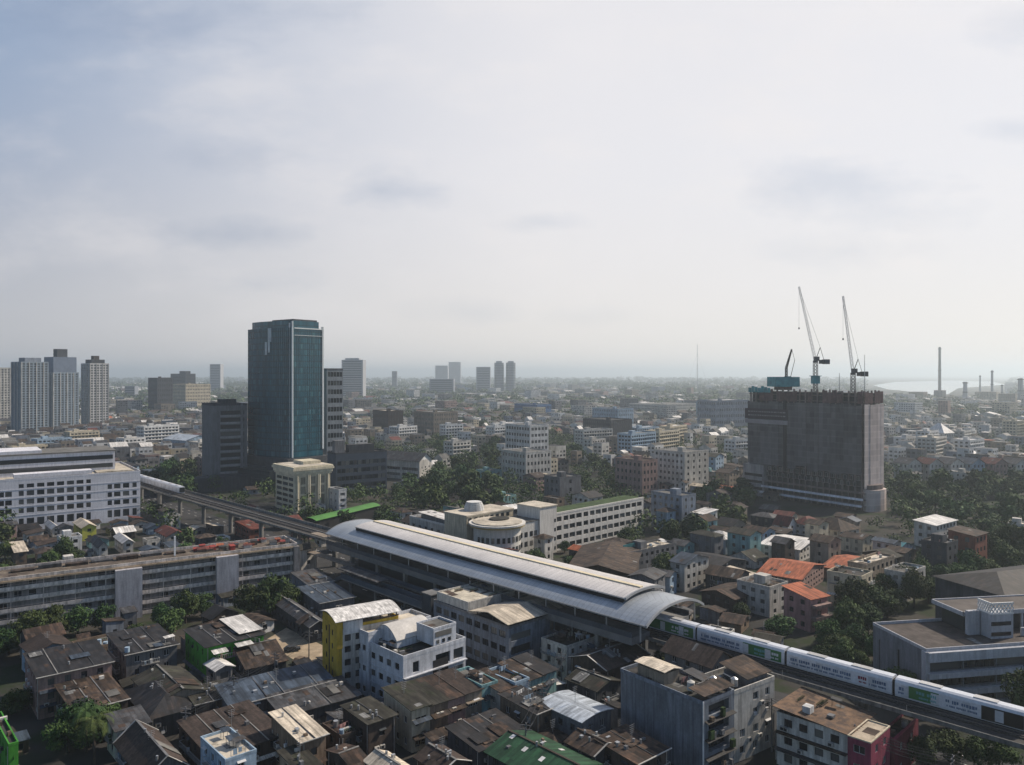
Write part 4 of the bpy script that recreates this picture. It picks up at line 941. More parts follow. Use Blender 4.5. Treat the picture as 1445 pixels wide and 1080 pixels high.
for (ly, hh, lab) in ((1.5, 21, 'thin steel pole standing at the end of the unfinished high-rise roof'), (d * .22, 11, 'short thin pole on the unfinished high-rise between the two white cranes')):
    e3 = empty('steel_pole', b.wp(4, ly, h - 1)); tag(e3, lab, 'pole'); mb = MB(); mb.tube((0, 0, 0), (0, 0, hh), .22, 6, r2=.12); mb.build('shaft', STEEL, e3); mb = MB(); mb.box(-.8, -.8, 0, .8, .8, .9); mb.build('foot', FRC, e3)

# ------------------------------------------------------------------ modern white institute at the right edge
b = place('institute_building', 'modern grey institute with long white bands and roof terrace beside the train', 'institute', 1307, 1232, 1500, 10, yt=920, h=12.7, w=52, d=None, lm='white-banded institute')
IW = mat('institute_white', (.4, .41, .44), .85, .15, .2, streak=.25, rnd=0); IG = mat('institute_grey', (.17, .18, .2), .85, .2, .2, streak=.3)
b.walls(IG, R=dict(rows=[(.9, 2.6), (4.6, 6.7), (8.2, 10.4)], cols=[(1.0 + 8.4 * i, 9.2 + 8.4 * i) for i in range(6)], mull=6, frame=F_DARK, dep=.7), L=dict(rows=[(1.2, 10)], cols=[(2.2, 2.7), (9, 9.7), (17, 17.6)], mull=0, frame=F_DARK))
for z, t in ((10.6, 2.1), (6.9, 1.2), (3.0, 1.2)): b.ledge('R', z, 1.1, t, IW, 0, 52, 'white_band')
b.flat(mat('terrace_tile', (.075, .062, .056), .9, .4, .3, sheet=.25, sw=1.2, sl=1.2), IW, .7)
b.box('corner_pilaster', IW, -.5, -.5, 0, .5, .9, 12.75)
b2 = place('institute_pavilion', 'flat-roofed white rooftop pavilion with lattice-topped tower on the institute terrace', 'pavilion', 1360, 1322, 1500, 9, yt=866, h=17.2, w=42, d=None)
FOOT.pop(); b2.e.location.z = 12.74; hh = 4.4
b2.box('glass_wall', G_DARK, .6, .6, .01, 41, 19, hh - .02) if 0 else b2.box('glass_wall', G_DARK, .6, .6, .01, 41, b2.d - 1, hh - .02); b2.box('roof', mat('pavilion_roof', (.1, .088, .08), .95, .35, .3), -.6, -.6, hh + .004, 42, b2.d + .6, hh + .4)
mb = MB(); mb.box(-.9, -.9, hh - .3, 42, -.605, hh + .7); mb.box(-.9, -.9, hh - .3, -.605, b2.d + .9, hh + .7); mb.box(-.9, b2.d + .605, hh - .3, 42, b2.d + .9, hh + .7); mb.build('fascia', IW, b2.e)
b2.box('side_wall', IW, -.4, -2.0, .01, 2.6, -.91, hh + 1.2)
for x in (12, 15, 19.5, 26, 32): b2.box('post', IW, x, -.5, .01, x + .5, -.1, hh - .31)
b2.box('balcony_wall', IW, 11.5, -4.4, .01, 30, -4, 1.9)
tx0, tx1 = 2.9, 8.6
b2.box('tower', IW, tx0, -5.2, -1.4, tx1, -1.0, hh + 1.2)
for z in (.6, 3.0): b2.box('tower_window', G_DARK, tx0 - .05, -5.27, z, tx1 - .6, -5.205, z + .9)
mb = MB(); n = 6
for s_, fn in ((0, lambda t: (tx0 + (tx1 - tx0) * t, -5.2)), (1, lambda t: (tx0, -5.2 + 4.2 * t))):
    for i in range(n):
        a_, c_ = fn(i / n), fn((i + 1) / n)
        for z in (hh + 1.25, hh + 2.5): mb.bar((*a_, z), (*c_, z + 1.25), .22, .22); mb.bar((*c_, z), (*a_, z + 1.25), .22, .22)
    mb.bar((*fn(0), hh + 3.8), (*fn(1), hh + 3.8), .3, .25); mb.bar((*fn(0), hh + 1.3), (*fn(1), hh + 1.3), .3, .2)
mb.build('lattice', WHITEP, b2.e)
b = place('hall', 'dark hipped hall roof behind the institute pavilion at the picture edge', 'hall', 1418, 1378, 1500, 20, yt=842, h=14, w=40, d=22); b.walls(W['darkgrey']); b.hip(RF['dark'], 3)
# ------------------------------------------------------------------ foreground houses, one by one
def win(n=2, **k): return dict(n=n, **k)
LEAF = mat('leaf_potted', (.03, .06, .018), .9, .5, .8, fine=.4)
DISHM = mat('dish_grey', (.4, .4, .4), .6)
def ac_units(b, k, n, zs):
    for i in range(n):
        P, u, L = b.side(k); uu = rng.uniform(.6, max(.7, L - 1.6)); z = rng.choice(zs) ; x, y, _ = b.onside(k, uu, .02, z); mb = MB(); mb.box(0, -.5, 0, .95, -.01, .7); mb.box(.12, -.52, .1, .7, -.501, .6, 1)
        o = mb.build('air_conditioner', [W['offwhite'], DARKM], b.e); o.location = (x, y, z); o.rotation_euler = (0, 0, math.atan2(u[1], u[0]))
def awning(b, k, u0, u1, z, out, m, drop=.5):
    P, u, L = b.side(k); mb = MB(); q = [b.onside(k, u0, out, z - drop), b.onside(k, u1, out, z - drop), b.onside(k, u1, .01, z), b.onside(k, u0, .01, z)]; mb.slab(q, .06); return mb.build('awning', m, b.e)
RAILW = mat('painted_railing', (.36, .37, .37), .6, .2)
def balcony(b, k, u0, u1, z, out=.95):
    P, u, L = b.side(k); b.ledge(k, z - .14, out, .14, W['concrete'], u0, u1, 'balcony'); mb = MB(); n = max(2, int((u1 - u0) / .45))
    c0, c1 = Vector(b.onside(k, u0 + .05, out - .05, z)), Vector(b.onside(k, u1 - .05, out - .05, z)); w0, w1 = Vector(b.onside(k, u0 + .05, .02, z)), Vector(b.onside(k, u1 - .05, .02, z)); H_ = Vector((0, 0, .95))
    for p, q in ((w0, c0), (c0, c1), (c1, w1)): mb.bar(p + H_, q + H_, .07, .07)
    for i in range(n + 1): q = c0.lerp(c1, i / n); mb.bar(q, q + H_, .05, .05)
    mb.build('balcony_railing', RAILW, b.e)
    for i in range(rng.randint(0, 3)):
        uu = rng.uniform(u0 + .2, max(u0 + .3, u1 - .9)); p = Vector(b.onside(k, uu, .12, z)); m2 = MB(); m2.box(0, -.5, 0, rng.uniform(.3, .7), 0, rng.uniform(.4, 1.3)); o = m2.build('balcony_clutter', rng.choice([W['white'], W['salmon'], W['lightblue'], W['tan'], LEAF]), b.e); o.location = p; o.rotation_euler = (0, 0, math.atan2(u[1], u[0]))
def facade_bits(b, n, fh):
    for k in ('R', 'L'):
        P, u, L = b.side(k)
        if L < 3: continue
        for i in range(1, n):
            t = rng.random()
            if t < .45: balcony(b, k, rng.uniform(.2, L * .3), rng.uniform(L * .55, L - .2), i * fh + .1)
            elif t < .7: awning(b, k, .2, L - .2, i * fh + .05, rng.uniform(.7, 1.3), rng.choice([RF['rust'], RF['grey'], RF['blue'], RF['white'], RF['brown']]), .35)
        if rng.random() < .7:
            x, y, _ = b.onside(k, rng.choice([.35, L - .35]), .07, 0); mb = MB(); mb.tube((x, y, .1), (x, y, b.h - .1), .06, 6); mb.build('drain_pipe', W['offwhite'], b.e)
def tank(p, label, r=.75, h=1.7, m=None):
    e = empty('water_tank', p); PENDING.append((e, label, 'water tank', 'rooftop water tanks', None)); mb = MB()
    mb.tube((0, 0, .5), (0, 0, .5 + h), r, 14); mb.build('drum', m or TANKM, e, smooth=False)
    mb = MB(); mb.tube((0, 0, .505 + h), (0, 0, .85 + h), r * 1.02, 14, r2=.18); mb.build('lid', m or TANKM, e)
    mb = MB()
    for i in range(4): mb.bar((r * .7 * math.cos(i * 1.57), r * .7 * math.sin(i * 1.57), 0), (r * .7 * math.cos(i * 1.57), r * .7 * math.sin(i * 1.57), .49), .1, .1)
    mb.build('stand', DARKM, e); return e
def antenna(b, x, y, z, h=4):
    mb = MB(); mb.tube((x, y, z), (x, y, z + h), .05, 5)
    for i in range(5): mb.bar((x - .7 + .05 * i, y, z + h - .1 - .35 * i), (x + .7 - .05 * i, y, z + h - .1 - .35 * i), .04, .04)
    mb.build('antenna', STEEL, b.e)
def clutter(b, z, n, x0=.6, y0=.6, x1=None, y1=None):
    x1 = b.w - 1.5 if x1 is None else x1; y1 = b.d - 1.5 if y1 is None else y1
    for i in range(n):
        x, y = rng.uniform(x0, max(x0 + .1, x1)), rng.uniform(y0, max(y0 + .1, y1)); t = rng.random(); mb = MB()
        if t < .35: mb.box(0, 0, 0, rng.uniform(.5, 1.6), rng.uniform(.4, 1.3), rng.uniform(.3, 1.0)); nm, m = 'roof_box', rng.choice([W['offwhite'], W['grey'], W['brown'], W['tan'], W['lightblue']])
        elif t < .55:
            a = rng.uniform(.8, 2.2); c = rng.uniform(.8, 1.8)
            for px_, py_ in ((0, 0), (a, 0), (a, c), (0, c)): mb.bar((px_, py_, 0), (px_, py_, 1.3), .06, .06)
            mb.slab([(-.2, -.2, 1.4), (a + .2, -.2, 1.4), (a + .2, c + .2, 1.65), (-.2, c + .2, 1.65)], .05); nm, m = 'lean_to', rng.choice([RF['white'], RF['rust'], RF['grey'], RF['brown'], RF['blue']])
        elif t < .75:
            for k in range(6): mb.box(.5 * k, 0, 0, .5 * k + .32, .32, .35); 
            for k in range(6):
                for q in range(7): a_ = q * .9; mb.face([(.5 * k + .16, .16, .36), (.5 * k + .16 + .3 * math.cos(a_), .16 + .3 * math.sin(a_), .75), (.5 * k + .16 + .3 * math.cos(a_ + .5), .16 + .3 * math.sin(a_ + .5), .7)], 1)
            o = mb.build('planter_box', [W['tan'], LEAF], b.e); o.location = (x, y, z); continue
        elif t < .9: mb.tube((0, 0, 0), (0, 0, rng.uniform(.8, 1.3)), rng.uniform(.35, .6), 10); nm, m = 'barrel', rng.choice([TANKM, W['lightblue'], W['offwhite']])
        else: mb.bar((0, 0, 0), (0, 0, 1.4), .06, .06); mb.bar((2.5, 0, 0), (2.5, 0, 1.4), .06, .06); mb.bar((0, 0, 1.3), (2.5, 0, 1.3), .04, .04); mb.box(.4, -.03, .3, 1.1, .03, 1.28); mb.box(1.3, -.03, .5, 1.9, .03, 1.28); nm, m = 'clothes_line', rng.choice([W['white'], W['salmon'], W['lightblue']])
        o = mb.build(nm, m, b.e); o.location = (x, y, z); o.rotation_euler = (0, 0, rng.choice([0, 0, .2, 1.57]))
FG = lambda name, label, cat, *a, **k: place(name, label, cat, *a, **k)

# blue-grey tall block and its white neighbour (bottom centre right)
b = FG('apartment_block', 'four-storey block with blank blue-grey sheet wall and cluttered roof by the viaduct', 'apartment block', 992, 876, 1036, 38, yb=1100, yt=996, lm='blue-grey walled block'); BG = b
BW = mat('blue_cladding', (.165, .185, .215), .75, .3, .25, streak=.35, sheet=.16, sw=2.4, sl=20, rnd=0)
b.walls(BW, R=dict(rows=[(1, 3), (4.3, 6.4), (7.7, 9.8), (11, 13)], nc=1, ww=6, mull=2, frame=F_DARK, dep=1.2, m0=.4, m1=.4)); b.flat(RF['slabdark'], W['bluegrey'], .7)
for z in (3.4, 6.8, 10.2): awning(b, 'R', .5, b.w - .3, z + .2, .9, RF['dark'], .3)
for k in range(10): x = rng.uniform(.6, b.w - 1); z = rng.choice([.2, 3.4, 6.7, 10]); b.box('balcony_clutter', rng.choice([W['tan'], W['grey'], LEAF, LEAF, W['lightblue']]), x, -.75, z + .3, x + rng.uniform(.4, 1.2), -.1, z + rng.uniform(.8, 1.9))
b.box('corner_post', W['white'], -.06, -.16, 0, .14, .06, b.h + .7)
x0, y0 = 1.2, b.d - 10.5
b.box('roof_room', W['beige'], x0, y0, b.h + .04, x0 + 4.4, y0 + 7, b.h + 2.3); mb = MB(); mb.slab([(x0 - .5, y0 - .5, b.h + 2.9), (x0 + 2.2, y0 - .5, b.h + 3.2), (x0 + 2.2, y0 + 7.5, b.h + 3.2), (x0 - .5, y0 + 7.5, b.h + 2.9)], .1); mb.slab([(x0 + 2.21, y0 - .5, b.h + 3.2), (x0 + 5, y0 - .5, b.h + 2.5), (x0 + 5, y0 + 7.5, b.h + 2.5), (x0 + 2.21, y0 + 7.5, b.h + 3.2)], .1); mb.build('roof_room_cover', RF['cream'], b.e)
mb = MB(); mb.slab([(.2, -.2, b.h + 1.6), (b.w, -.2, b.h + 1.6), (b.w, 3.6, b.h + 2.1), (.2, 3.6, b.h + 2.1)], .08); mb.build('lean_to', RF['brown'], b.e)
mb = MB(); mb.slab([(b.w - 3, 5, b.h + 1.4), (b.w, 5, b.h + 1.4), (b.w, 10, b.h + 1.9), (b.w - 3, 10, b.h + 1.9)], .08); mb.build('lean_to', RF['grey'], b.e)
clutter(b, b.h + .04, 14); tank(b.wp(b.w - 1.2, 3.9, b.h), 'rusty capped water tank on the blue-grey walled block', .7, 1.5); tank(b.wp(3, 5.2, b.h), 'pale round water tank on the blue-grey walled block', .75, 1.5, W['offwhite'])
b = FG('apartment_block', 'white four-storey block with two window columns joined to the blue-grey block', 'apartment block', 1036, 1015, 1107, 36, yb=1078, yt=981, w=12.5, d=9, lm='white window-column block')
b.walls(W['offwhite'], R=dict(mix=1, rows=[(1.2, 2.7), (4.4, 5.9), (7.6, 9.1), (10.6, 12.1)], cols=[(1.7, 3.3), (5.8, 7.4), (9.6, 11)], skip=lambda i, j: (i == 0 and j == 3) or (i == 0 and j == 2), dep=.3), L=dict(n=4, nc=2, ww=1))
b.flat(RF['slab'], W['offwhite'], .8); b.shed(RF['brown'], 1.1, 'K', .5, b.h + 1.6, x0=5.2, y0=1, x1=b.w - .5, y1=7); b.box('roof_room', W['grey'], 5.4, 1.2, b.h + .04, b.w - .7, 6.8, b.h + 1.6); clutter(b, b.h + .04, 6, .5, .5, 4.5, 7); ac_units(b, 'R', 3, (3.2, 6.3, 9.4))
tank(b.wp(2.6, 2, b.h), 'short steel water tank on the white window-column block', .7, 1.4)
b = FG('house', 'wide brown sheet roof behind the blue-grey block, close to the viaduct', 'house', 1003, 938, 1031, 40, yt=939, h=12, lm='wide brown roof'); b.walls(W['grey'], R=win(4, nc=2), L=win(4, nc=3)); b.gable(RF['tile'], 2.2, .8, 'y', W['grey'])
# white shophouses with brown roof and the magenta end unit (bottom right)
b = FG('shophouse', 'white three-storey shophouse block with rusty brown roof at lower right', 'shophouse', 1196, 1096, 1250, 45, yt=1036, h=10, w=11.5, lm='brown-roofed white shophouses')
b.walls(W['offwhite'], L=dict(rows=[(1, 2.5), (4.3, 5.7), (7.6, 9.1)], nc=4, ww=1.6, frame=F_DARK), R=win(3, nc=3)); b.ledge('L', 6.3, 1.0, .25, RF['brown'], 0, b.d, 'canopy_ledge'); b.ledge('L', 3.2, 1.3, .2, RF['grey'], 0, b.d, 'canopy_ledge')
b.shed(mat('rusty_flat_roof', (.15, .095, .06), .9, .45, .3, rust=(.07, .05, .04), ramt=.5), .9, 'K', .6); clutter(b, b.h + .6, 5, 1, 3, b.w - 2, b.d - 2)
b.box('roof_room', W['white'], 1.5, 7.5, b.h + .4, 3.2, 9, b.h + 1.9); ac_units(b, 'L', 4, (3.6, 6.9)); SHW = b
b2 = FG('shophouse', 'narrow magenta-pink shophouse with stained cream flat roof at lower right', 'shophouse', 1229, 1196, 1256, 45, yt=1050, h=9.9, lm='magenta shophouse')
b2.walls(W['magenta'], L=win(3, nc=1, ww=2.0), R=win(3, nc=2)); b2.flat(mat('stained_cream_roof', (.45, .38, .29), .95, .3, .5, moss=(.12, .1, .08)), W['cream'], .25)
b3 = FG('house', 'low maroon-walled roof yard behind the magenta shophouse beside the viaduct', 'house', 1262, 1240, 1296, 45, yt=1046, h=7.5); b3.walls(mat('maroon_wall', (.13, .02, .035), .9, .3, streak=.3), R=win(2, nc=2), L=win(2, nc=1)); b3.flat(RF['rust'], W['magenta'], .5); clutter(b3, b3.h + .04, 3)
# white villa with vault roof, and the yellow stair block behind it
b = FG('clinic_building', 'white blue-tinted three-storey building with half-barrel vault on its roof', 'building', 569, 478, 657, 44, yb=1008, yt=932, lm='white vault-roofed building'); VB = b
VW = mat('villa_white', (.54, .56, .6), .85, .2, .2, streak=.3, rnd=0)
b.walls(VW, R=dict(rows=[(.8, 2.6), (4.6, 6.6), (8.2, 10.6)], cols=[(2.6, 4.4), (5.6, 7.2), (9.0, 13.2), (14.2, 17.2)], mull=2, frame=F_DARK, skip=lambda i, j: i == 1 and j == 2, dep=.5), L=dict(n=3, fh=3.9, sill=1.2, wh=1.5, nc=8, ww=1.7, frame=F_DARK, dep=.3))
b.flat(RF['slabdark'], VW, .9); b.box('recess_shade_panel', SHADE, 8.2, -.05, 3.5, 12.6, -.003, 9.5)  # flat dark panel on the wall, painted as the shade of a recess
for z in (3.7, 7.6): b.ledge('R', z, .7, .2, VW, 0, b.w); b.ledge('L', z, .15, .2, VW, 0, b.d)
hh = b.h; b.box('penthouse', VW, 8.6, .3, hh + .94, 15.2, 6.6, hh + 4.4); b.flat(RF['slab'], VW, .5, hh + 4.4, 8.6, .3, 15.2, 6.6)
b.box('window', G_DARK, 9.1, .22, hh + 2.7, 13.8, .296, hh + 3.9)
for i in range(3): b.box('window', G_DARK, 9.4 + 1.7 * i, .22, hh + 1.2, 10.2 + 1.7 * i, .296, hh + 2.0)
b.box('vault_base', VW, 3.2, 6.8, hh + .05, 13.6, 15.6, hh + 1.7)
b.vault(mat('vault_roof_white', (.5, .48, .45), .7, .22, .3), 2.6, 'x', .15, hh + 1.7, n=14, x0=3.2, y0=6.8, x1=13.6, y1=15.6, wm=VW); b.box('roof_step', RF['slabcream'], .6, b.d - 7.5, hh + .05, 9, b.d - .5, hh + .5)
clutter(b, hh + .04, 7, 1, 2, 3, 14)
b = FG('stairwell_block', 'tall narrow yellow stairwell block with cream canopy over its roof', 'apartment block', 475, 447, 562, 33, yb=985, yt=889, lm='yellow stairwell block', d=9.5); YB = b
b.walls(W['yellow'], L=dict(n=5, fh=b.h / 5, sill=1.1, wh=1.3, nc=2, ww=.95, frame=F_DARK, mull=0)); b.flat(RF['slabcream'], W['yellow'], .6); hh = b.h
b.box('rear_wall', W['offwhite'], 1.3, -.12, 0, b.w + .02, -.002, hh - .1); b.box('stair_strip', W['brown'], -.06, b.d * .47, 0, -.003, b.d * .53, hh)
b.box('upper_wall', W['yellow'], .05, .05, hh + .61, .3, b.d - .05, hh + 2.0)
for z in (1, 4, 7, 10, 12.6):
    for i in range(5): o = obj('window', winmesh(1.4, 1.4, F_DARK, G_DARK, 1), b.e, (2.6 + 2.6 * i, -.14, z))
wv = b.w + .6
for i in range(8):
    k0, k1 = -1 + i / 4, -1 + (i + 1) / 4; z = lambda k: hh + 3.0 - 1.1 * abs(k) ** 1.6
    y = lambda k: b.d / 2 + k * (b.d / 2 + .7)
    mb = MB(); mb.slab([(-.5, y(k0), z(k0)), (wv, y(k0), z(k0)), (wv, y(k1), z(k1)), (-.5, y(k1), z(k1))], .12); mb.build('canopy_sheet', RF['white'], b.e)
for i in range(8):
    x = .4 + i * (b.w - .8) / 7
    for y in (.2, b.d - .2): b.box('canopy_post', W['brown'], x - .1, y - .1, hh + .61, x + .1, y + .1, hh + 1.95)
b.box('screen_panel', W['white'], 1.5, -.3, hh - 1.4, 6.2, -.15, hh + 1.5); b.box('corner_panel', W['yellow'], .0, -.16, hh - 4.5, 1.4, -.003, hh + 1.7); b.box('rail_band', W['brown'], 6.4, -.2, hh + .75, b.w, -.05, hh + 1.1)
b = FG('walkup_building', 'pale four-storey wing with a sunlit terrace between yellow stairwell and vault building', 'building', 520, 480, 590, 44, yb=985, yt=898, w=18, d=8); b.walls(VW, L=win(3, nc=3), R=win(4, nc=3)); b.flat(RF['slabcream'], VW, .8); clutter(b, b.h + .04, 5)
# cream gable-roofed block
b = FG('school_house', 'grey three-storey block under a broad cream gabled roof near the station', 'building', 718, 612, 788, 42, yb=952, yt=888, lm='cream gabled block'); CGB = b
b.walls(W['bluegrey'], R=dict(rows=[(1, 2.6), (4.4, 6.4), (7.8, 9.6)], cols=[(.8, 7.6)], mull=3, frame=F_DARK, dep=.5), L=dict(n=3, fh=b.h / 3, sill=1.1, wh=1.7, nc=9, ww=2.4, mull=2, frame=F_DARK)); b.flat(RF['slabdark'], W['grey'], .6)
yl = 13.0; b.plain = True; b.gable(RF['cream'], 1.2, 1.3, 'x', None, b.h + 1.6, x0=.1, y0=.3, x1=b.w + 1.6, y1=yl)
for x in (.4, b.w / 2, b.w - .5):
    for y in (.5, yl / 2, yl - .4): b.box('roof_post', DARKM, x, y, b.h + .04, x + .2, y + .2, b.h + 1.45)
b.box('under_roof_shade', SHADE, 1, 1.2, b.h + .05, b.w - 1, yl - 1, b.h + 1.3)  # dark box added as painted shade beneath the raised roof
b.box('upper_deck', W['offwhite'], .4, yl + 3.5, b.h + .61, b.w - .4, b.d - 1, b.h + 2.6); b.flat(mat('cream_deck', (.46, .42, .34), .95, .35, .4, moss=(.12, .1, .08)), W['offwhite'], .4, b.h + 2.6, .4, yl + 3.5, b.w - .4, b.d - 1); clutter(b, b.h + 2.66, 7, 1, yl + 4, b.w - 2, b.d - 2)
# row of narrow shophouses (centre)
def row(n, nx, yt, lx, h, ang, ux_w, d, specs, group):
    N = at(nx, yt, h); N.z = 0; a = R(ang); out = []
    for i in range(n):
        P = N + Vector((math.cos(a), math.sin(a), 0)) * (ux_w + .02) * i; wm_, rf_, rt_, lab = specs[i]
        b = Bld('shophouse', lab, 'shophouse', P, ang, ux_w, d, h + rng.uniform(-.25, .25), group, None)
        b.walls(wm_, R=dict(n=max(2, int(h / 3.2)), nc=2, ww=1.35, wh=1.5, frame=rng.choice([F_DARK, F_WHITE]), dep=.3, mix=1), L=dict(n=2, nc=3, ww=1.1) if i == 0 else None)
        for z in [3.1 * (k + 1) for k in range(int(h / 3.2))]: awning(b, 'R', .1, ux_w - .1, z + .1, rng.uniform(.8, 1.5), rng.choice([RF['rust'], RF['brown'], RF['grey'], RF['blue']]), .4) if rng.random() < .7 else b.ledge('R', z, .9, .15, wm_, .05, ux_w - .05, 'balcony')
        if rt_ == 'shed': b.shed(rf_, 1.0, 'K', .45, wm=wm_)
        elif rt_ == 'flat': b.flat(rf_, wm_, .6); clutter(b, b.h + .04, 5)
        else: b.gable(rf_, 1.4, .5, 'x', wm_)
        ac_units(b, 'R', 2, (2.9, 5.6)); 
        if rng.random() < .6: antenna(b, ux_w / 2, d * .6, b.h + .6, rng.uniform(2.5, 4))
        out.append(b)
    return out
row(5, 581, 1004, 546, 8.2, 40, 4.3, 10.5, [
  (W['cream'], RF['moss'], 'shed', 'cream shophouse with mossy roof, end unit of the row below the vault building'),
  (W['tan'], RF['moss'], 'shed', 'tan shophouse with mossy roof, second in the row below the vault building'),
  (W['pink'], RF['rust'], 'shed', 'pinkish shophouse with rust roof, middle of the row below the vault building'),
  (W['beige'], RF['tile'], 'shed', 'beige shophouse with brown roof, fourth in the row below the vault building'),
  (W['turquoise'], RF['slab'], 'flat', 'turquoise shophouse with pale flat roof, far end of the row below the vault building')], 'shophouses in a row below the vault building')
row(4, 706, 975, 673, 8.0, 43, 4.2, 9.5, [
  (W['offwhite'], RF['rust'], 'shed', 'offwhite shophouse with rust roof, end of the row below the cream gabled block'),
  (W['lightblue'], RF['brown'], 'flat', 'light blue shophouse with junk on its roof below the cream gabled block'),
  (W['turquoise'], RF['brown'], 'shed', 'turquoise shophouse with brown roof below the cream gabled block'),
  (W['turquoise'], RF['dark'], 'shed', 'turquoise shophouse with dark roof, far end of the row below the cream gabled block')], 'shophouses in a row below the cream gabled block')
def trims(b, rt, rise, o, axis, side):
    if rt == 'gable' and rng.random() < .75:
        P = ((0, 0), (0, .5), (0, 1)) if axis == 'x' else None
        for k in ((0,) if rng.random() < .6 else (0, 1)):
            mb = MB()
            if axis == 'x':
                X = -o if k == 0 else b.w + o; e_ = rise * o / (b.d / 2); pts = [(X, -o, b.h - e_ + .24), (X, b.d / 2, b.h + rise + .24), (X, b.d + o, b.h - e_ + .24)]
            else:
                Y = -o if k == 0 else b.d + o; e_ = rise * o / (b.w / 2); pts = [(-o, Y, b.h - e_ + .24), (b.w / 2, Y, b.h + rise + .24), (b.w + o, Y, b.h - e_ + .24)]
            for p, q in zip(pts, pts[1:]): mb.bar(p, q, .28, .1)
            mb.build('verge_edging', W['offwhite'], b.e)
    if rt == 'shed' and rng.random() < .6:
        z0 = {'K': (b.h + .16, b.h + .16), 'L': (b.h + rise + .16, b.h + .16), 'E': (b.h + .16, b.h + rise + .16), 'R': (b.h + rise + .16,) * 2}[side]
        mb = MB(); mb.bar((-o, -o - .06, z0[0]), (b.w + o, -o - .06, z0[1]), .16, .16); mb.build('gutter', W['offwhite'], b.e)
    if rt == 'shed' and side in 'KR':
        n = int(b.w / 4.2)
        for i in range(1, n + 1):
            if rng.random() < .35: continue
            x = b.w * i / (n + 1); zz = (b.h, b.h + rise) if side == 'K' else (b.h + rise, b.h); mb = MB(); mb.bar((x, -o, zz[0] + .2), (x, b.d + o, zz[1] + .2), .2, .12); mb.build('ridge_capping', rng.choice([W['grey'], W['concrete'], RF['grey']]), b.e)
    if rt == 'gable':
        mb = MB(); (mb.bar((-o, b.d / 2, b.h + rise + .22), (b.w + o, b.d / 2, b.h + rise + .22), .4, .12) if axis == 'x' else mb.bar((b.w / 2, -o, b.h + rise + .22), (b.w / 2, b.d + o, b.h + rise + .22), .4, .12)); mb.build('ridge_capping', rng.choice([W['grey'], W['brown'], W['concrete']]), b.e)
    if not b.plain and rt in ('gable', 'shed'):
        for i in range(rng.randint(1, 3) if b.w * b.d > 60 else rng.randint(0, 1)):      # odd sheets laid over the old ones
            lw, ld = rng.uniform(1.6, 4.5), rng.uniform(1.8, 4.5); x, y = rng.uniform(-.2, max(0, b.w - lw)), rng.uniform(-.2, max(0, b.d - ld))
            def zz(xx, yy):
                if rt == 'gable': k = 1 - abs((yy / b.d if axis == 'x' else xx / b.w) - .5) * 2
                else: k = {'K': yy / b.d, 'L': 1 - xx / b.w, 'E': xx / b.w, 'R': 1 - yy / b.d}[side]
                return b.h + rise * k + .3
            if rt == 'gable':
                if axis == 'x': y = min(y, b.d / 2 - ld) if y + ld / 2 < b.d / 2 else max(y, b.d / 2)
                else: x = min(x, b.w / 2 - lw) if x + lw / 2 < b.w / 2 else max(x, b.w / 2)
            q = [(x, y, zz(x, y)), (x + lw, y, zz(x + lw, y)), (x + lw, y + ld, zz(x + lw, y + ld)), (x, y + ld, zz(x, y + ld))]; mb = MB(); mb.slab([(p[0], p[1], p[2] + .05 * (i + 1)) for p in q], .05); mb.build('roof_sheet', rng.choice([RF['grey'], RF['rust'], RF['brown'], RF['dark'], RF['blue'], RF['slab'], ROOFP1]), b.e)
    for i in range(rng.randint(2, 6)):                       # things left lying on the sheets
        x, y = rng.uniform(.5, max(.6, b.w - 1.5)), rng.uniform(.5, max(.6, b.d - 1.5)); 
        if rt == 'gable': k = 1 - abs((y / b.d if axis == 'x' else x / b.w) - .5) * 2
        elif rt == 'shed': k = {'K': y / b.d, 'L': 1 - x / b.w, 'E': x / b.w, 'R': 1 - y / b.d}[side]
        else: continue
        z = b.h + rise * k + .12; mb = MB(); t = rng.random()
        if t < .5: mb.box(0, 0, 0, rng.uniform(.4, 1.0), rng.uniform(.3, .8), rng.uniform(.3, .7)); nm, m = 'roof_box', rng.choice([W['offwhite'], W['grey'], W['tan'], TANKM])
        else: mb.tube((0, 0, 0), (0, 0, rng.uniform(.6, 1)), .22, 8); mb.tube((0, 0, 1.0), (0, 0, 1.25), .36, 8, r2=.15) if 0 else None; nm, m = 'roof_vent', TANKM
        q = mb.build(nm, m, b.e); q.location = (x, y, z)
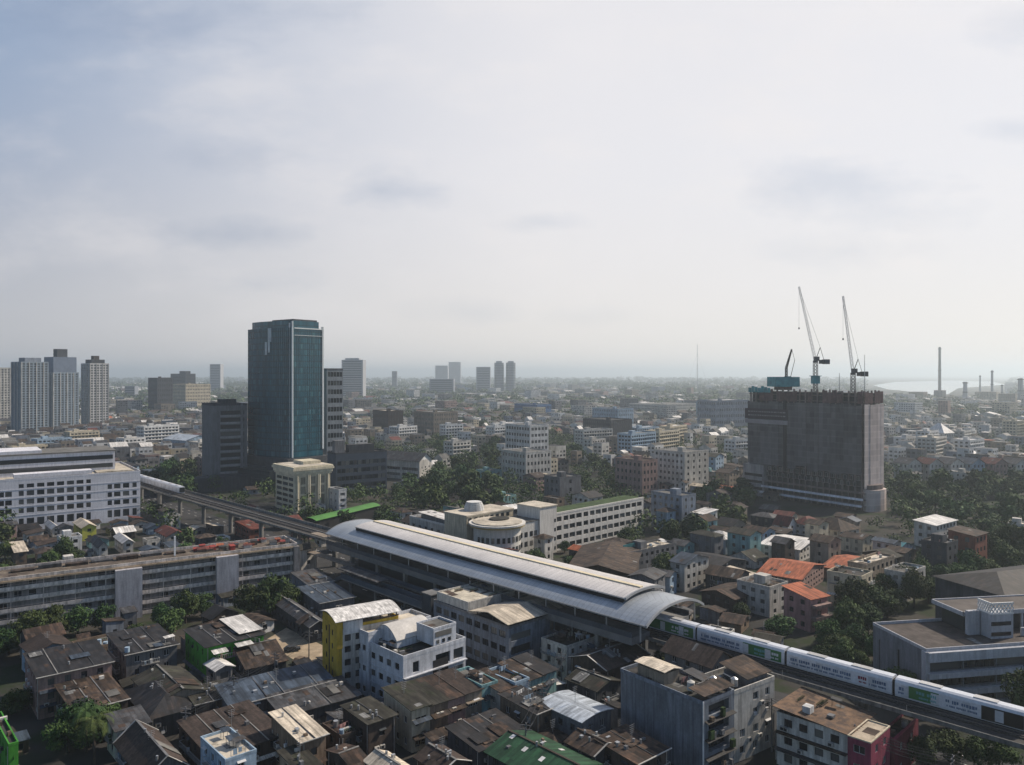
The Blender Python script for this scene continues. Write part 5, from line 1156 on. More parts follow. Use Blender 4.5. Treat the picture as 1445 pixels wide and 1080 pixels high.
def H(label, nx, lx, rx, yt, h, ang, wall, roof, rt, n=None, rise=1.4, axis='x', side='K', name='house', cat='house', lm=None, cl=0, tk=None, w=None, d=None, ac=2, o=.5, wd=1.2, dcap=17):
    b = FG(name, label, cat, nx, lx, rx, ang, yt=yt, h=h, lm=lm, w=w, d=d, dcap=dcap); b.plain = roof in ('cream', 'silver', 'green', 'white', 'blue'); n = n or max(1, round(h / 3.2)); wm_ = W[wall]
    clut_n = 0; b.walls(wm_, R=dict(n=n, ww=wd, sp=2.7, frame=rng.choice([F_DARK, F_WHITE, F_DARK]), dep=.25, mix=1), L=dict(n=n, ww=wd, sp=2.9, frame=rng.choice([F_DARK, F_WHITE]), dep=.25, mix=1))
    if rt == 'gable': b.gable(RF[roof], rise, o, axis, wm_)
    elif rt == 'hip': b.hip(RF[roof], rise, o)
    elif rt == 'shed': b.shed(RF[roof], rise, side, o, wm=wm_)
    elif rt == 'vault': b.vault(RF[roof], rise, axis, o, wm=wm_)
    else: b.flat(RF[roof], wm_, .5); cl = cl or 3
    trims(b, rt, rise, o, axis, side)
    if cl: clutter(b, b.h + .05, cl)
    if ac: ac_units(b, 'R', ac, (2.6,)); 
    facade_bits(b, n, b.h / n)
    if rng.random() < .5: antenna(b, b.w * .5, b.d * .5, b.h + .5, 3.5)
    if tk: tank(b.wp(b.w * .6, b.d * .4, b.h + .05), tk)
    return b
# lower left
b = H('long three-storey block with dark stained roof and pinkish end wall at lower left', 54, 35, 158, 957, 9, 40, 'pink', 'dark', 'shed', rise=.5, lm='dark-roofed pink-ended block', name='shophouse_block', cat='shophouse')
b = H('dark grey roofed block with small white roof box joined beyond the pink-ended block', 178, 152, 250, 925, 9, 40, 'grey', 'dark', 'shed', rise=.6, cl=3, lm='grey block with roof box')
H('mossy brown gabled house with white-edged verge, below the grey block with roof box', 222, 165, 292, 992, 6, 41, 'beige', 'moss', 'gable', axis='y', lm='mossy gabled house', rise=1.6)
H('dark hip-roofed house beside the palm tree at lower left', 213, 158, 273, 1014, 4.6, 40, 'darkgrey', 'dark', 'hip', rise=2.6, lm='dark hip-roofed house', o=1.0)
H('brownish shed-roofed house with reddish wall next to the palm at lower left', 106, 80, 180, 1006, 6, 42, 'brown', 'brown', 'shed', rise=.8)
H('big house with dark and brown gable roof slopes near the bottom left', 206, 138, 262, 1096, 5, 41, 'grey', 'tile', 'gable', axis='y', rise=2.6, lm='big brown gable', o=.8)
H('small pale house with cream flat roof and blue side wall near the bottom', 318, 283, 362, 1076, 8.6, 42, 'lightblue', 'slabcream', 'flat', cl=5, lm='blue-sided pale house')
H('large low rust-brown roof behind the blue-sided pale house', 300, 226, 402, 1070, 5.4, 42, 'brown', 'tile', 'shed', rise=.9, cl=0)
H('bright green house corner at the bottom left edge of the view', 12, -22, 26, 1054, 7, 42, 'green', 'slabdark', 'flat')
b = H('bright green three-storey house with dark sheet roof and white awnings', 291, 261, 372, 914, 10, 41, 'green', 'dark', 'shed', rise=.5, lm='bright green house', ac=0, wd=.9)
awning(b, 'R', 1, 4.5, 9.2, 2.2, RF['white'], .5); awning(b, 'R', 6.5, 10.5, 9.6, 2.4, RF['white'], .4); mb = MB(); mb.slab([(b.w * .62, 2, b.h + .75), (b.w + .8, 2, b.h + .75), (b.w + .8, b.d + .6, b.h + 1.3), (b.w * .62, b.d + .6, b.h + 1.3)], .06); mb.build('roof_sheet', RF['white'], b.e)
H('brown gabled house with dark green front beside the bright green house', 348, 300, 404, 944, 6, 36, 'darkgrey', 'brown', 'gable', axis='x', rise=2.4, lm='brown gabled house')
H('long low hall with a blue-grey sheet roof near the lower centre left', 326, 306, 470, 998, 5.5, 38, 'grey', 'blue', 'shed', rise=1.4, lm='blue-grey roofed hall', name='hall', cat='hall')
H('low tan mossy-roofed shed attached to the blue-grey roofed hall', 277, 262, 323, 995, 5.2, 38, 'tan', 'moss', 'shed', rise=.8, name='shed', cat='shed')
H('low dark grey lean-to shed below the blue-grey roofed hall', 400, 376, 508, 1011, 4.6, 38, 'darkgrey', 'grey', 'shed', rise=1.0, name='shed', cat='shed')
b = H('narrow tan house with sloped cream roof and pale blue end near the bottom', 426, 383, 460, 1048, 8, 42, 'tan', 'cream', 'shed', rise=1.2, side='K', lm='cream sloped-roof house')
H('dark house under a flat mossy green-brown roof in the lower centre', 520, 484, 558, 1022, 8, 42, 'brown', 'moss', 'shed', rise=.4, lm='mossy flat-roofed house')
H('small rusty flat-topped house with orange hut on its roof', 481, 455, 502, 1042, 6, 42, 'brown', 'rust', 'flat', cl=5)
H('low house with orange-brown sheet roof at the bottom edge', 500, 463, 522, 1086, 7, 42, 'brown', 'rust', 'gable', axis='x', rise=1.0)
H('low house with pale cream sheet roof at the bottom edge', 547, 517, 577, 1094, 7.4, 42, 'beige', 'cream', 'gable', axis='y', rise=1.0)
H('low house with mossy yellowish roof at the very bottom edge', 425, 395, 452, 1090, 6, 42, 'beige', 'moss', 'shed', rise=.6)
H('wide low house with dark brown sheet roof in the lower centre', 676, 632, 744, 1060, 5, 41, 'darkgrey', 'dark', 'shed', rise=1.0, lm='wide dark-brown roof')
H('two-storey house with dark roof and open front left of the silver roof', 757, 706, 786, 1008, 7, 42, 'tan', 'dark', 'shed', rise=.6, cl=2)
H('low hall under a curved silver-blue metal roof in the lower centre', 821, 762, 862, 1019, 7, 42, 'grey', 'silver', 'vault', axis='y', rise=.6, lm='silver curved roof', name='hall', cat='hall')
b = H('large hall with green sheet roof and pale skylight patches at the bottom edge', 782, 686, 846, 1112, 5, 43, 'darkgrey', 'green', 'gable', axis='y', rise=1.8, lm='green sheet roof', name='hall', cat='hall')
for (x, y) in ((3, 6), (3.2, 10.5), (4.4, 15), (8.6, 6.5), (8.4, 11)):
    k = 1 - abs(x - b.w / 2) / (b.w / 2); z = lambda xx: b.h + 1.8 * (1 - abs(xx - b.w / 2) / (b.w / 2)) + .215
    mb = MB(); mb.face([(x, y, z(x)), (x + 1.1, y, z(x + 1.1)), (x + 1.1, y + .9, z(x + 1.1)), (x, y + .9, z(x))]); mb.build('skylight', W['white'], b.e)
H('low house with brown roof and rooftop junk below the blue-grey walled block', 900, 842, 942, 1078, 6, 41, 'brown', 'rust', 'shed', rise=.8, cl=0)
H('small low house with dark sheet roof near the bottom centre right', 838, 800, 872, 1066, 5.6, 41, 'darkgrey', 'brown', 'gable', axis='y', rise=1.2)
H('long brown-grey gabled house just below the front arch of the station roof', 856, 806, 914, 946, 7.5, 42, 'brown', 'tile', 'gable', axis='x', rise=1.8, lm='long brown gable')
H('flat-topped house crowded with roof plants below the station roof', 800, 764, 850, 915, 8.5, 43, 'offwhite', 'moss', 'flat', cl=16, lm='plant-topped house')
H('house with rusty sheds on its roof beside the plant-topped house', 862, 835, 905, 898, 8, 43, 'beige', 'rust', 'flat', cl=12)
H('narrow house with mossy roof and dark walls beyond the silver roof', 842, 800, 876, 975, 6.4, 42, 'darkgrey', 'moss', 'gable', axis='y', rise=1.2)
H('low house with grey roof behind the bright green house', 420, 360, 478, 905, 4.2, 38, 'grey', 'grey', 'shed', rise=.8) if 0 else None
H('long low grey roof between the bright green house and the yellow block', 438, 352, 462, 885, 4.5, 36, 'darkgrey', 'grey', 'gable', axis='y', rise=1.2, dcap=30)
H('low blue-grey roofed shed below the station footbridge', 452, 420, 500, 852, 4.8, 38, 'grey', 'blue', 'shed', rise=1.2, name='shed', cat='shed')
H('low grey shed left of the footbridge beneath the railway', 436, 412, 470, 826, 6, 38, 'bluegrey', 'grey', 'shed', rise=1.2, name='shed', cat='shed')
H('dark low house with brown roof at the bottom edge, lower centre', 622, 588, 660, 1090, 6, 42, 'brown', 'tile', 'gable', axis='y', rise=1.2)
H('dark house with grey roof below the row of mossy shophouses', 640, 598, 690, 1052, 6.2, 42, 'brown', 'grey', 'shed', rise=.6) if 0 else None
H('low house with rust roof between magenta shophouse and white block', 1130, 1096, 1168, 1080, 4, 42, 'brown', 'rust', 'shed', rise=.6) if 0 else None
# sandy yard with a parked car
yard = MB(); yard.face([at(*p, .02) for p in ((372, 905), (442, 948), (470, 918), (404, 886))]); add_foot([at(*p)[:2] for p in ((380, 900), (442, 948), (470, 920), (404, 884))]); tag(yard.build('yard', mat('sandy_yard', (.33, .26, .18), .95, .45, .3), uv=False), 'sunlit sandy yard beside the yellow stairwell block', 'yard', kind='structure')
def parked_car(p, rz, m, label):
    e = empty('parked_car', p, rz); tag(e, label, 'car'); mb = MB(); prof = [(-2.1, .35), (2.1, .35), (2.15, .8), (1.2, .95), (.6, 1.42), (-1.2, 1.45), (-1.9, .98), (-2.15, .85)]
    for i in range(8):
        a, c = prof[i], prof[(i + 1) % 8]; mb.face([(a[0], -.85, a[1]), (c[0], -.85, c[1]), (c[0], .85, c[1]), (a[0], .85, a[1])])
    mb.face([(x, -.85, z) for x, z in prof][::-1]); mb.face([(x, .85, z) for x, z in prof]); mb.build('body', m, e)
    mb = MB(); 
    for s_ in (-1, 1): mb.face([(1.1, s_ * .86, .98), (.6, s_ * .86, 1.36), (-1.15, s_ * .86, 1.38), (-1.75, s_ * .86, 1.0)])
    mb.build('side_window_frame', G_DARK, e)
    for x in (-1.3, 1.3):
        for y in (-.75, .75): mb = MB(); mb.tube((x, y - .12, .33), (x, y + .12, .33), .33, 12); mb.build('wheel', DARKM, e)
parked_car(at(412, 919, .04), R(20), DARKM, 'dark parked car on the sandy yard by the yellow stairwell block')
parked_car(at(424, 935, .04), R(60), W['tan'], 'tan parked car on the sandy yard, nearer than the dark car')

# ------------------------------------------------------------------ middle distance, right of the station
def M(label, nx, lx, rx, yb, yt, ang, wall, roof, rt, n=2, rise=2, axis='x', name='house', cat='house', lm=None, nc=None, mode='obj', cl=0, gp=None, w=None, d=None, side='K', o=.6, wh=1.5, ww=1.5, dcap=26):
    b = place(name, label, cat, nx, lx, rx, ang, yb=yb, yt=yt, lm=lm, w=w, d=d, group=gp, dcap=max(16, dcap * at(nx, yb).y / 500)); b.plain = roof in ('cream', 'white', 'teal'); wm_ = W[wall] if isinstance(wall, str) else wall
    fh = b.h / n; sl = fh * .32; wh = fh * .45
    b.walls(wm_, R=dict(n=n, fh=fh, sill=sl, wh=wh, ww=ww, sp=3, nc=nc, frame=F_DARK, mode=mode), L=dict(n=n, fh=fh, sill=sl, wh=wh, ww=ww, sp=3, frame=F_DARK, mode=mode))
    rm = RF[roof]
    if rt == 'gable': b.gable(rm, rise, o, axis, wm_)
    elif rt == 'hip': b.hip(rm, rise, o)
    elif rt == 'shed': b.shed(rm, rise, side, o, wm=wm_)
    elif rt == 'vault': b.vault(rm, rise, axis, o, wm=wm_)
    else:
        b.flat(rm, wm_, .8)
        if b.w > 8 and b.d > 8: b.box('roof_room', wm_, b.w * .3, b.d * .3, b.h + .04, b.w * .3 + 3.5, b.d * .3 + 4, b.h + 2.8)
    if cl: clutter(b, b.h + .05, cl)
    return b
M('long house with coral-orange roof near the middle of the right-hand quarter', 1130, 1070, 1172, 842, 818, 52, 'pink', 'orange', 'gable', 3, 2.4, 'y', lm='coral-roofed house')
b = M('salmon three-storey house with orange roof and stacked balconies above the train', 1144, 1106, 1168, 893, 846, 30, 'salmon', 'orange', 'shed', 3, 1.5, lm='salmon balcony house')
for z in (3.6, 7.0, 10.2): b.ledge('R', z, 1.8, .9, W['pink'], .2, b.w - .2, 'balcony') if z < b.h else None
M('low warehouse with bright teal sheet roof in the right-hand quarter', 1262, 1236, 1292, 792, 780, 40, 'lightblue', 'teal', 'gable', 2, 2.5, 'y', name='warehouse', cat='warehouse', lm='teal roof')
M('house with big white sheet roof between the white school block and the teal roof', 1128, 1070, 1160, 794, 776, 48, 'offwhite', 'white', 'gable', 2, 1.5, 'y', lm='big white roof')
M('pale house with stepped white roofs below the overgrown trees at right', 1320, 1290, 1350, 775, 742, 38, 'offwhite', 'white', 'shed', 3, 1, lm='stepped white roofs')
M('brick-red four-storey apartment block with dark flank among the trees at right', 1376, 1338, 1393, 815, 757, 38, 'brick', 'rust', 'shed', 4, 1, lm='brick-red block', name='apartment_block', cat='apartment block')
M('dark grey-green walk-up block left of the brick-red block', 1336, 1300, 1352, 822, 770, 38, 'darkgrey', 'grey', 'flat', 4, lm='grey-green block', name='apartment_block', cat='apartment block', cl=4)
M('row of white-fronted three-storey houses with brown roof above the first train car', 1086, 1040, 1112, 872, 832, 40, 'offwhite', 'brown', 'flat', 3, cl=6, name='shophouse', cat='shophouse', lm='white-fronted row')
M('low brown sheet-roofed house beside the end of the station roof', 1036, 990, 1072, 870, 846, 40, 'brown', 'rust', 'gable', 2, 1.5, 'x', lm='brown sheet roof')
M('dark-roofed house between the white school block and the coral roof', 1010, 962, 1052, 820, 803, 42, 'darkgrey', 'dark', 'gable', 2, 2, 'y')
M('grey house with a blank pale shaft behind the station roof', 966, 946, 1000, 836, 796, 42, 'offwhite', 'blue', 'gable', 3, 2, 'y')
b = M('teal-screened building with an open concrete deck behind the station roof', 892, 868, 962, 815, 782, 40, 'grey', 'slabcream', 'flat', 3, cl=9, lm='teal-screened deck')
for z in (3.3, 6.5): b.ledge('L', z, .15, 1.4, mat('teal_screen', (.03, .14, .15), .8, .3), .3, b.d - .3, 'screen')
b.box('roof_screen', MATS['teal_screen'], 1, b.d - 3.2, b.h + .06, 9, b.d - 3, b.h + 2.2)
M('orange-roofed small house among brown roofs above the train', 1196, 1160, 1232, 822, 806, 46, 'tan', 'orange', 'gable', 2, 1.8, 'y')
M('tan flat-roofed walk-up with cream roof rooms behind the coral-roofed house', 1222, 1196, 1262, 845, 800, 40, 'beige', 'slabcream', 'flat', 3, cl=6, name='apartment_block', cat='apartment block')
M('white flat-roofed house beside the trees above the train', 1280, 1248, 1306, 850, 812, 40, 'offwhite', 'slab', 'flat', 3, cl=3)
M('grey hip-roofed villa in front of the unfinished high-rise', 1186, 1142, 1212, 770, 750, 30, 'offwhite', 'brown', 'hip', 2, 4, lm='grey hip-roofed villa', o=1.2)
M('white steep-gabled little house in front of the unfinished high-rise', 1112, 1092, 1124, 757, 742, 40, 'white', 'red', 'gable', 2, 3.5, 'y', lm='white steep-gabled house')
M('red-brown roofed villa between steep-gabled house and the hip-roofed villa', 1142, 1118, 1160, 757, 742, 40, 'offwhite', 'red', 'hip', 2, 3)
M('seven-storey pale apartment block with dark glass flank right of the white school block', 966, 914, 1000, 700, 640, 38, 'offwhite', 'slab', 'flat', 7, lm='pale seven-storey block', name='apartment_block', cat='apartment block', nc=4, mode='obj', ww=1.6)
M('pinkish apartment building with pale bands left of the pale seven-storey block', 906, 868, 928, 705, 652, 38, 'pink', 'brown', 'flat', 5, name='apartment_block', cat='apartment block', lm='pinkish apartments', mode='mesh')
b = M('grey blank-walled five-storey block behind the white school block', 790, 768, 820, 722, 676, 38, 'grey', 'slab', 'flat', 4, name='apartment_block', cat='apartment block', lm='grey blank-walled block', nc=1)
M('blue-glazed apartment block with white end shaft right of the white school block', 962, 908, 982, 752, 702, 38, 'bluegrey', 'slab', 'flat', 5, name='apartment_block', cat='apartment block', lm='blue-glazed block')
b = M('white-ended dark glass office behind the trees near the centre', 748, 705, 774, 665, 602, 38, W['white'], 'slab', 'flat', 7, name='office_building', cat='office', lm='white-ended dark office', mode='mesh', ww=2.4)
M('pale stepped apartment building in front of the white-ended dark office', 742, 704, 778, 682, 640, 38, 'offwhite', 'slab', 'flat', 4, name='apartment_block', cat='apartment block', mode='mesh')
M('broad dark blue-green office slab in the middle distance', 862, 806, 892, 632, 594, 38, W['darkgrey'], 'slabdark', 'flat', 6, name='office_building', cat='office', lm='dark blue-green slab', mode='mesh')
M('bluish white stepped building behind the dark blue-green slab', 872, 836, 894, 612, 578, 38, 'lightblue', 'slab', 'flat', 6, name='office_building', cat='office', mode='mesh')
M('long blue warehouse far behind the central trees', 758, 726, 778, 596, 572, 38, mat('blue_wall', (.06, .13, .26), .8, .2), 'blue', 'flat', 3, name='warehouse', cat='warehouse', lm='blue warehouse', mode='mesh')
M('dark brown office with white end wall right of the glass tower', 548, 526, 569, 620, 581, 38, 'brown', 'slabcream', 'flat', 5, name='office_building', cat='office', lm='brown white-ended office', mode='mesh')
M('brown and beige apartment slab in the trees right of the glass tower', 612, 584, 646, 622, 583, 38, 'beige', 'slab', 'flat', 6, name='apartment_block', cat='apartment block', lm='brown-beige slab', mode='mesh')
M('grey-blue long office far left of the unfinished high-rise', 1010, 984, 1056, 610, 566, 30, 'bluegrey', 'white', 'flat', 5, name='office_building', cat='office', mode='mesh')
M('pale blue block left of the unfinished high-rise, middle distance', 995, 982, 1004, 598, 568, 38, 'lightblue', 'slab', 'flat', 5, name='office_building', cat='office', mode='mesh')
M('long pale apartment row far away at centre right', 930, 880, 990, 592, 572, 38, 'offwhite', 'slab', 'flat', 5, name='apartment_block', cat='apartment block', mode='mesh')
for i, (x, lab) in enumerate(((1262, 'first'), (1292, 'second'), (1322, 'third'), (1352, 'fourth'), (1384, 'fifth'), (1414, 'sixth'), (1444, 'seventh'))):
    b = M(f'white villa with dormered roof, {lab} from the high-rise in the far row at right', x + 20, x, x + 30, 680, 655, 20, ['offwhite', 'offwhite', 'offwhite', 'lightblue', 'pink', 'offwhite', 'cream'][i], ['grey', 'red', 'grey', 'blue', 'red', 'grey', 'brown'][i], 'gable', 3, 3.4, 'y', gp='villas in the far row at right', mode='mesh', d=13, w=12)
M('white building with pale spire-like roof among far trees at right', 1332, 1305, 1346, 640, 612, 30, 'offwhite', 'white', 'hip', 4, 9, lm='spire-roofed building', mode='mesh')
# upper left
def condo(label, nx, lx, rx, yb, yt, ang, wall, n, tops, lm=None, w=None, d=None):
    b = place('apartment_tower', label, 'apartment tower', nx, lx, rx, ang, yb=yb, yt=yt, lm=lm, w=w, d=d); fh = b.h / n
    for k in 'RL': pass
    b.walls(wall, R=dict(n=n, fh=fh, sill=.6, wh=fh * .62, nc=max(3, int(b.w / 4)), ww=2.6, mode='mesh', m0=.6, m1=.6, dep=.8), L=dict(n=n, fh=fh, sill=.6, wh=fh * .62, nc=max(3, int(b.d / 4)), ww=2.6, mode='mesh', m0=.6, m1=.6, dep=.8))
    b.flat(RF['slab'], wall, 1.2)
    for k, L in (('R', b.w), ('L', b.d)):
        for i in range(int(L / 8) + 1):
            u = min(L - .6, i * 8); b.ledge(k, 0, .5, b.h + .8, W['offwhite'], u, u + .6, 'pier')
    for (x0, x1, y0, y1, hh, m_) in tops: b.box('upper_tier', m_, b.w * x0, b.d * y0, b.h + .05, b.w * x1, b.d * y1, b.h + hh)
    return b
CW = mat('condo_bluegrey', (.22, .27, .32), .8, .2, streak=.2); CW2 = mat('condo_white', (.5, .5, .5), .85, .15, streak=.2)
condo('blue-grey glazed apartment tower at the far left edge', 30, 9, 56, 618, 512, 55, CW, 30, [(.2, .8, .2, .8, 6, W['bluegrey'])], 'blue-grey condo tower', w=30, d=26)
condo('broad blue-grey apartment tower with stepped dark crown at far left', 75, 52, 105, 614, 527, 57, CW, 26, [(.05, .95, .1, .95, 20, mat('condo_crown', (.12, .15, .2), .6, .2)), (.3, .7, .35, .7, 30, W['darkgrey'])], 'stepped condo tower', w=31, d=26)
condo('slim white apartment tower with dark window strips and a small crown at far left', 127, 110, 147, 609, 514, 53, CW2, 26, [(.15, .85, .15, .85, 6, W['darkgrey']), (.35, .65, .35, .65, 11, W['brown'])], 'slim white condo tower', w=24, d=24)
condo('pale apartment tower cut by the left edge of the view', -4, -30, 9, 600, 520, 52, W['offwhite'], 22, [], w=22, d=20)
for (lab, nx, lx, rx, yb, yt, m_, n) in (('grey slab block beside the cream apartments far left', 222, 209, 244, 590, 534, 'darkgrey', 8), ('cream apartment slab far left beyond the houses', 262, 238, 297, 586, 543, 'cream', 9), ('dark stepped block behind the cream apartment slab', 262, 240, 276, 572, 528, 'darkgrey', 9)):
    b = M(lab, nx, lx, rx, yb, yt, 50, m_, 'slab', 'flat', n, name='apartment_block', cat='apartment block', mode='mesh', dcap=20, lm='cream far slab' if 'cream apartment slab far' in lab else None)
    if 'behind' in lab: b.box('upper_tier', W['darkgrey'], b.w * .3, b.d * .2, b.h + .05, b.w * .8, b.d * .6, b.h + 7)
M('long pale-blue roofed market hall beyond the white mall', 262, 205, 300, 640, 622, 55, 'lightblue', 'silver', 'gable', 1, 4, 'y', name='market_hall', cat='market hall', lm='pale-blue hall', mode='mesh')
M('yellow-green painted house with cream roof below the white mall', 116, 90, 136, 764, 745, 40, mat('lime_yellow_wall', (.4, .4, .07), .85, .25), 'cream', 'gable', 2, 1.5, 'y', lm='yellow-green house')
M('white roofed small house left of the yellow-green house', 74, 62, 84, 758, 746, 40, 'offwhite', 'white', 'gable', 2, 1.2, 'y')
M('long cream-roofed house at the left edge behind the long slab block', 22, -14, 38, 798, 780, 38, 'tan', 'cream', 'shed', 2, 1.2)
M('grey-roofed long house directly behind the long slab block', 140, 112, 152, 792, 772, 38, 'offwhite', 'grey', 'gable', 2, 1.6, 'y')
M('white-roofed house behind the long slab block near its middle', 174, 150, 188, 784, 766, 38, 'offwhite', 'white', 'gable', 2, 1.2, 'y')
M('red-roofed open shelter beside the railway behind the long slab block', 352, 312, 372, 764, 748, 40, 'brick', 'red', 'shed', 2, 1, lm='red shelter')
M('rust-red roofed house between the yellow-green house and the railway', 236, 214, 262, 772, 757, 40, 'offwhite', 'red', 'gable', 2, 1.8, 'y')
# ------------------------------------------------------------------ far towers, chimneys, mast
def far(name, label, cat, x0, x1, yt, yb, m, tops=(), dep=.8, round_=False):
    p = at((x0 + x1) / 2, yb); w = (x1 - x0) / F * p.y; h = CH - (yt - HY) * p.y / F; e = empty(name, p); tag(e, label, cat); mb = MB()
    if round_: mb.prism([(w / 2 * math.cos(i * math.pi / 10), w / 2 * math.sin(i * math.pi / 10)) for i in range(20)], 0, h)
    else: mb.box(-w / 2, 0, 0, w / 2, w * dep, h)
    mb.build('wall', m, e); LANDMARKS.append((label, pix(p), p)) if 0 else None
    mb = MB(); n = max(5, int(h / 6)); r = w / 2 + .15
    for i in range(1, n):
        z = h * i / n
        if round_: mb.prism([(r * math.cos(k * math.pi / 10), r * math.sin(k * math.pi / 10)) for k in range(20)], z, z + h / n * .4)
        else: mb.box(-w / 2 + w * .06, -.15, z, w / 2 - w * .06, -.01, z + h / n * .45)
    mb.build('glazing', G_BLUE, e)
    for (a, c, t) in tops: mb = MB(); mb.box(-w / 2 + w * a, w * .1, h + .05, -w / 2 + w * c, w * .6, h + t); mb.build('upper_tier', m, e)
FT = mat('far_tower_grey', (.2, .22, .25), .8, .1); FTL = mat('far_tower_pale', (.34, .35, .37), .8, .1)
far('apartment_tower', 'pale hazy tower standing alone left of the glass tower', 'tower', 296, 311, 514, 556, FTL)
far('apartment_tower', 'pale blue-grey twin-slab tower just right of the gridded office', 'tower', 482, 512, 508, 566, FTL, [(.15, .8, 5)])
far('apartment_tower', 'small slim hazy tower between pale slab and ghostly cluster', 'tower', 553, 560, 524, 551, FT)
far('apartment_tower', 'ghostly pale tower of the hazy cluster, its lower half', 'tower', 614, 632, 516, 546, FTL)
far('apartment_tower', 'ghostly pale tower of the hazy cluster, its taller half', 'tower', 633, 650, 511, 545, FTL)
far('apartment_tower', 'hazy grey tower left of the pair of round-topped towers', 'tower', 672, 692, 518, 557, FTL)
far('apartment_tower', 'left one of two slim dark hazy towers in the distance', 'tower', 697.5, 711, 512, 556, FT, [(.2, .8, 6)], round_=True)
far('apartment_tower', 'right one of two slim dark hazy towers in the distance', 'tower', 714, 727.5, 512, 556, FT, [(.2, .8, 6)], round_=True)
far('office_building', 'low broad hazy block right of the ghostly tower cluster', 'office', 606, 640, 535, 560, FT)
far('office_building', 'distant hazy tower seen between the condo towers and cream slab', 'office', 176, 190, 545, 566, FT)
def chimney(x, yt, yb, wpx, label, m):
    p = at(x, yb); h = CH - (yt - HY) * p.y / F; r = wpx / F * p.y / 2; e = empty('chimney', p); tag(e, label, 'chimney', 'chimneys by the river'); mb = MB(); mb.tube((0, 0, 0), (0, 0, h), r, 14, r2=r * .75); mb.build('shaft', m, e)
    for k in (.55, .97): mb = MB(); mb.tube((0, 0, h * k - 2), (0, 0, h * k), r * 1.12, 14); mb.build('ring', DARKM, e)
chimney(1326, 490, 562, 4.2, 'tall lone dark chimney standing before the shining river', DARKM)
chimney(1400, 523, 566, 3.6, 'dark medium chimney right of the tall lone chimney', FT)
chimney(1383, 530, 562, 2.4, 'thin short chimney just left of the medium chimney', FT)
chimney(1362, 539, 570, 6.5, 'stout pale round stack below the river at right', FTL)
chimney(1440, 534, 572, 7.5, 'stout dark stack at the right edge of the horizon', FT)
chimney(1414, 543, 566, 3.0, 'low slim stack between medium chimney and right edge stack', FT)
p = at(984, 556); e = empty('radio_mast', p); tag(e, 'thin lattice radio mast rising above the horizon near the centre right', 'mast'); mb = MB(); mb.tube((0, 0, 0), (0, 0, 185), 1.1, 6, r2=.6); mb.build('shaft', FT, e)
for k in range(4): mb = MB(); a = k * 1.57; mb.bar((0, 0, 150 - 30 * (k % 2)), (50 * math.cos(a), 50 * math.sin(a), 0), .25, .25); mb.build('guy_wire', FT, e)
# ------------------------------------------------------------------ trees
def leafmat(name, a, c2, br=.0):
    m = bpy.data.materials.new(name); m.use_nodes = True; nt = m.node_tree; bs = nt.nodes['Principled BSDF']
    geo = nt.nodes.new('ShaderNodeNewGeometry'); oi = nt.nodes.new('ShaderNodeObjectInfo')
    f = mth(nt, 'ADD', mth(nt, 'MULTIPLY', geo.outputs['Random Per Island'], .55), mth(nt, 'MULTIPLY', noisen(nt, geo.outputs['Position'], .35, 3), .75))
    c = mixc(nt, mrange(nt, f, .2, 1.0, 0, 1), a, c2)
    hs = nt.nodes.new('ShaderNodeHueSaturation'); lk(nt, c, hs.inputs['Color']); lk(nt, mrange(nt, mth(nt, 'FRACT', mth(nt, 'MULTIPLY', oi.outputs['Random'], 7.3)), 0, 1, .6, 1.5), hs.inputs['Value']); lk(nt, mrange(nt, oi.outputs['Random'], 0, 1, .455, .53), hs.inputs['Hue'])
    lk(nt, hs.outputs[0], bs.inputs['Base Color']); bs.inputs['Roughness'].default_value = .8; bs.inputs['Specular IOR Level'].default_value = .2
    return m
LEAFM = leafmat('tree_leaves', (.013, .033, .011), (.05, .085, .022)); BARK = mat('bark', (.06, .048, .038), .95, .4)
def leaves(mb, cx, cy, cz, rx, rz, n, s, r):
    for i in range(n):
        while True:
            v = Vector((r.gauss(0, 1), r.gauss(0, 1), r.gauss(0, 1))); 
            if v.length > .1: break
        v.normalize(); k = r.uniform(.55, 1.05); p = Vector((cx + v.x * rx * k, cy + v.y * rx * k, cz + v.z * rz * k))
        nn = (v + Vector((r.gauss(0, .6), r.gauss(0, .6), r.gauss(.35, .6)))).normalized(); x = nn.orthogonal().normalized(); y = nn.cross(x); a = r.uniform(0, 6.28)
        x, y = x * math.cos(a) + y * math.sin(a), y * math.cos(a) - x * math.sin(a); q = s * r.uniform(.6, 1.3)
        i0 = len(mb.v); mb.v += [tuple(p - x * q - y * q * .3), tuple(p + y * q * .55 - x * q * .1), tuple(p + x * q), tuple(p - y * q * .55)]; mb.f.append([i0, i0 + 1, i0 + 2, i0 + 3]); mb.m.append(0)
TREES = []
def tree_proto(seed, n, s, H=8.5, Rr=4.2):
    r = random.Random(seed); mb = MB(); k = r.randint(9, 13); tr = MB(); tr.tube((0, 0, -.1), (0, 0, H * .45), .32, 7, r2=.2)
    for i in range(k):
        a = 6.28 * i / k + r.uniform(-.4, .4); d = Rr * r.uniform(.25, .72) if i else 0; z = H * r.uniform(.3, .82) if i else H * .8; rr = Rr * r.uniform(.42, .62)
        leaves(mb, d * math.cos(a), d * math.sin(a), z, rr, rr * r.uniform(.65, .95), n // k, s, r); tr.tube((0, 0, H * .38), (d * math.cos(a) * .8, d * math.sin(a) * .8, z - rr * .2), .13, 5, r2=.05)
    return (tr.mesh('trunk', BARK), mb.mesh('crown', LEAFM, uv=False))
NEARP = [tree_proto(i, 3200, .34) for i in range(4)]; MIDP = [tree_proto(20 + i, 620, .68) for i in range(5)]
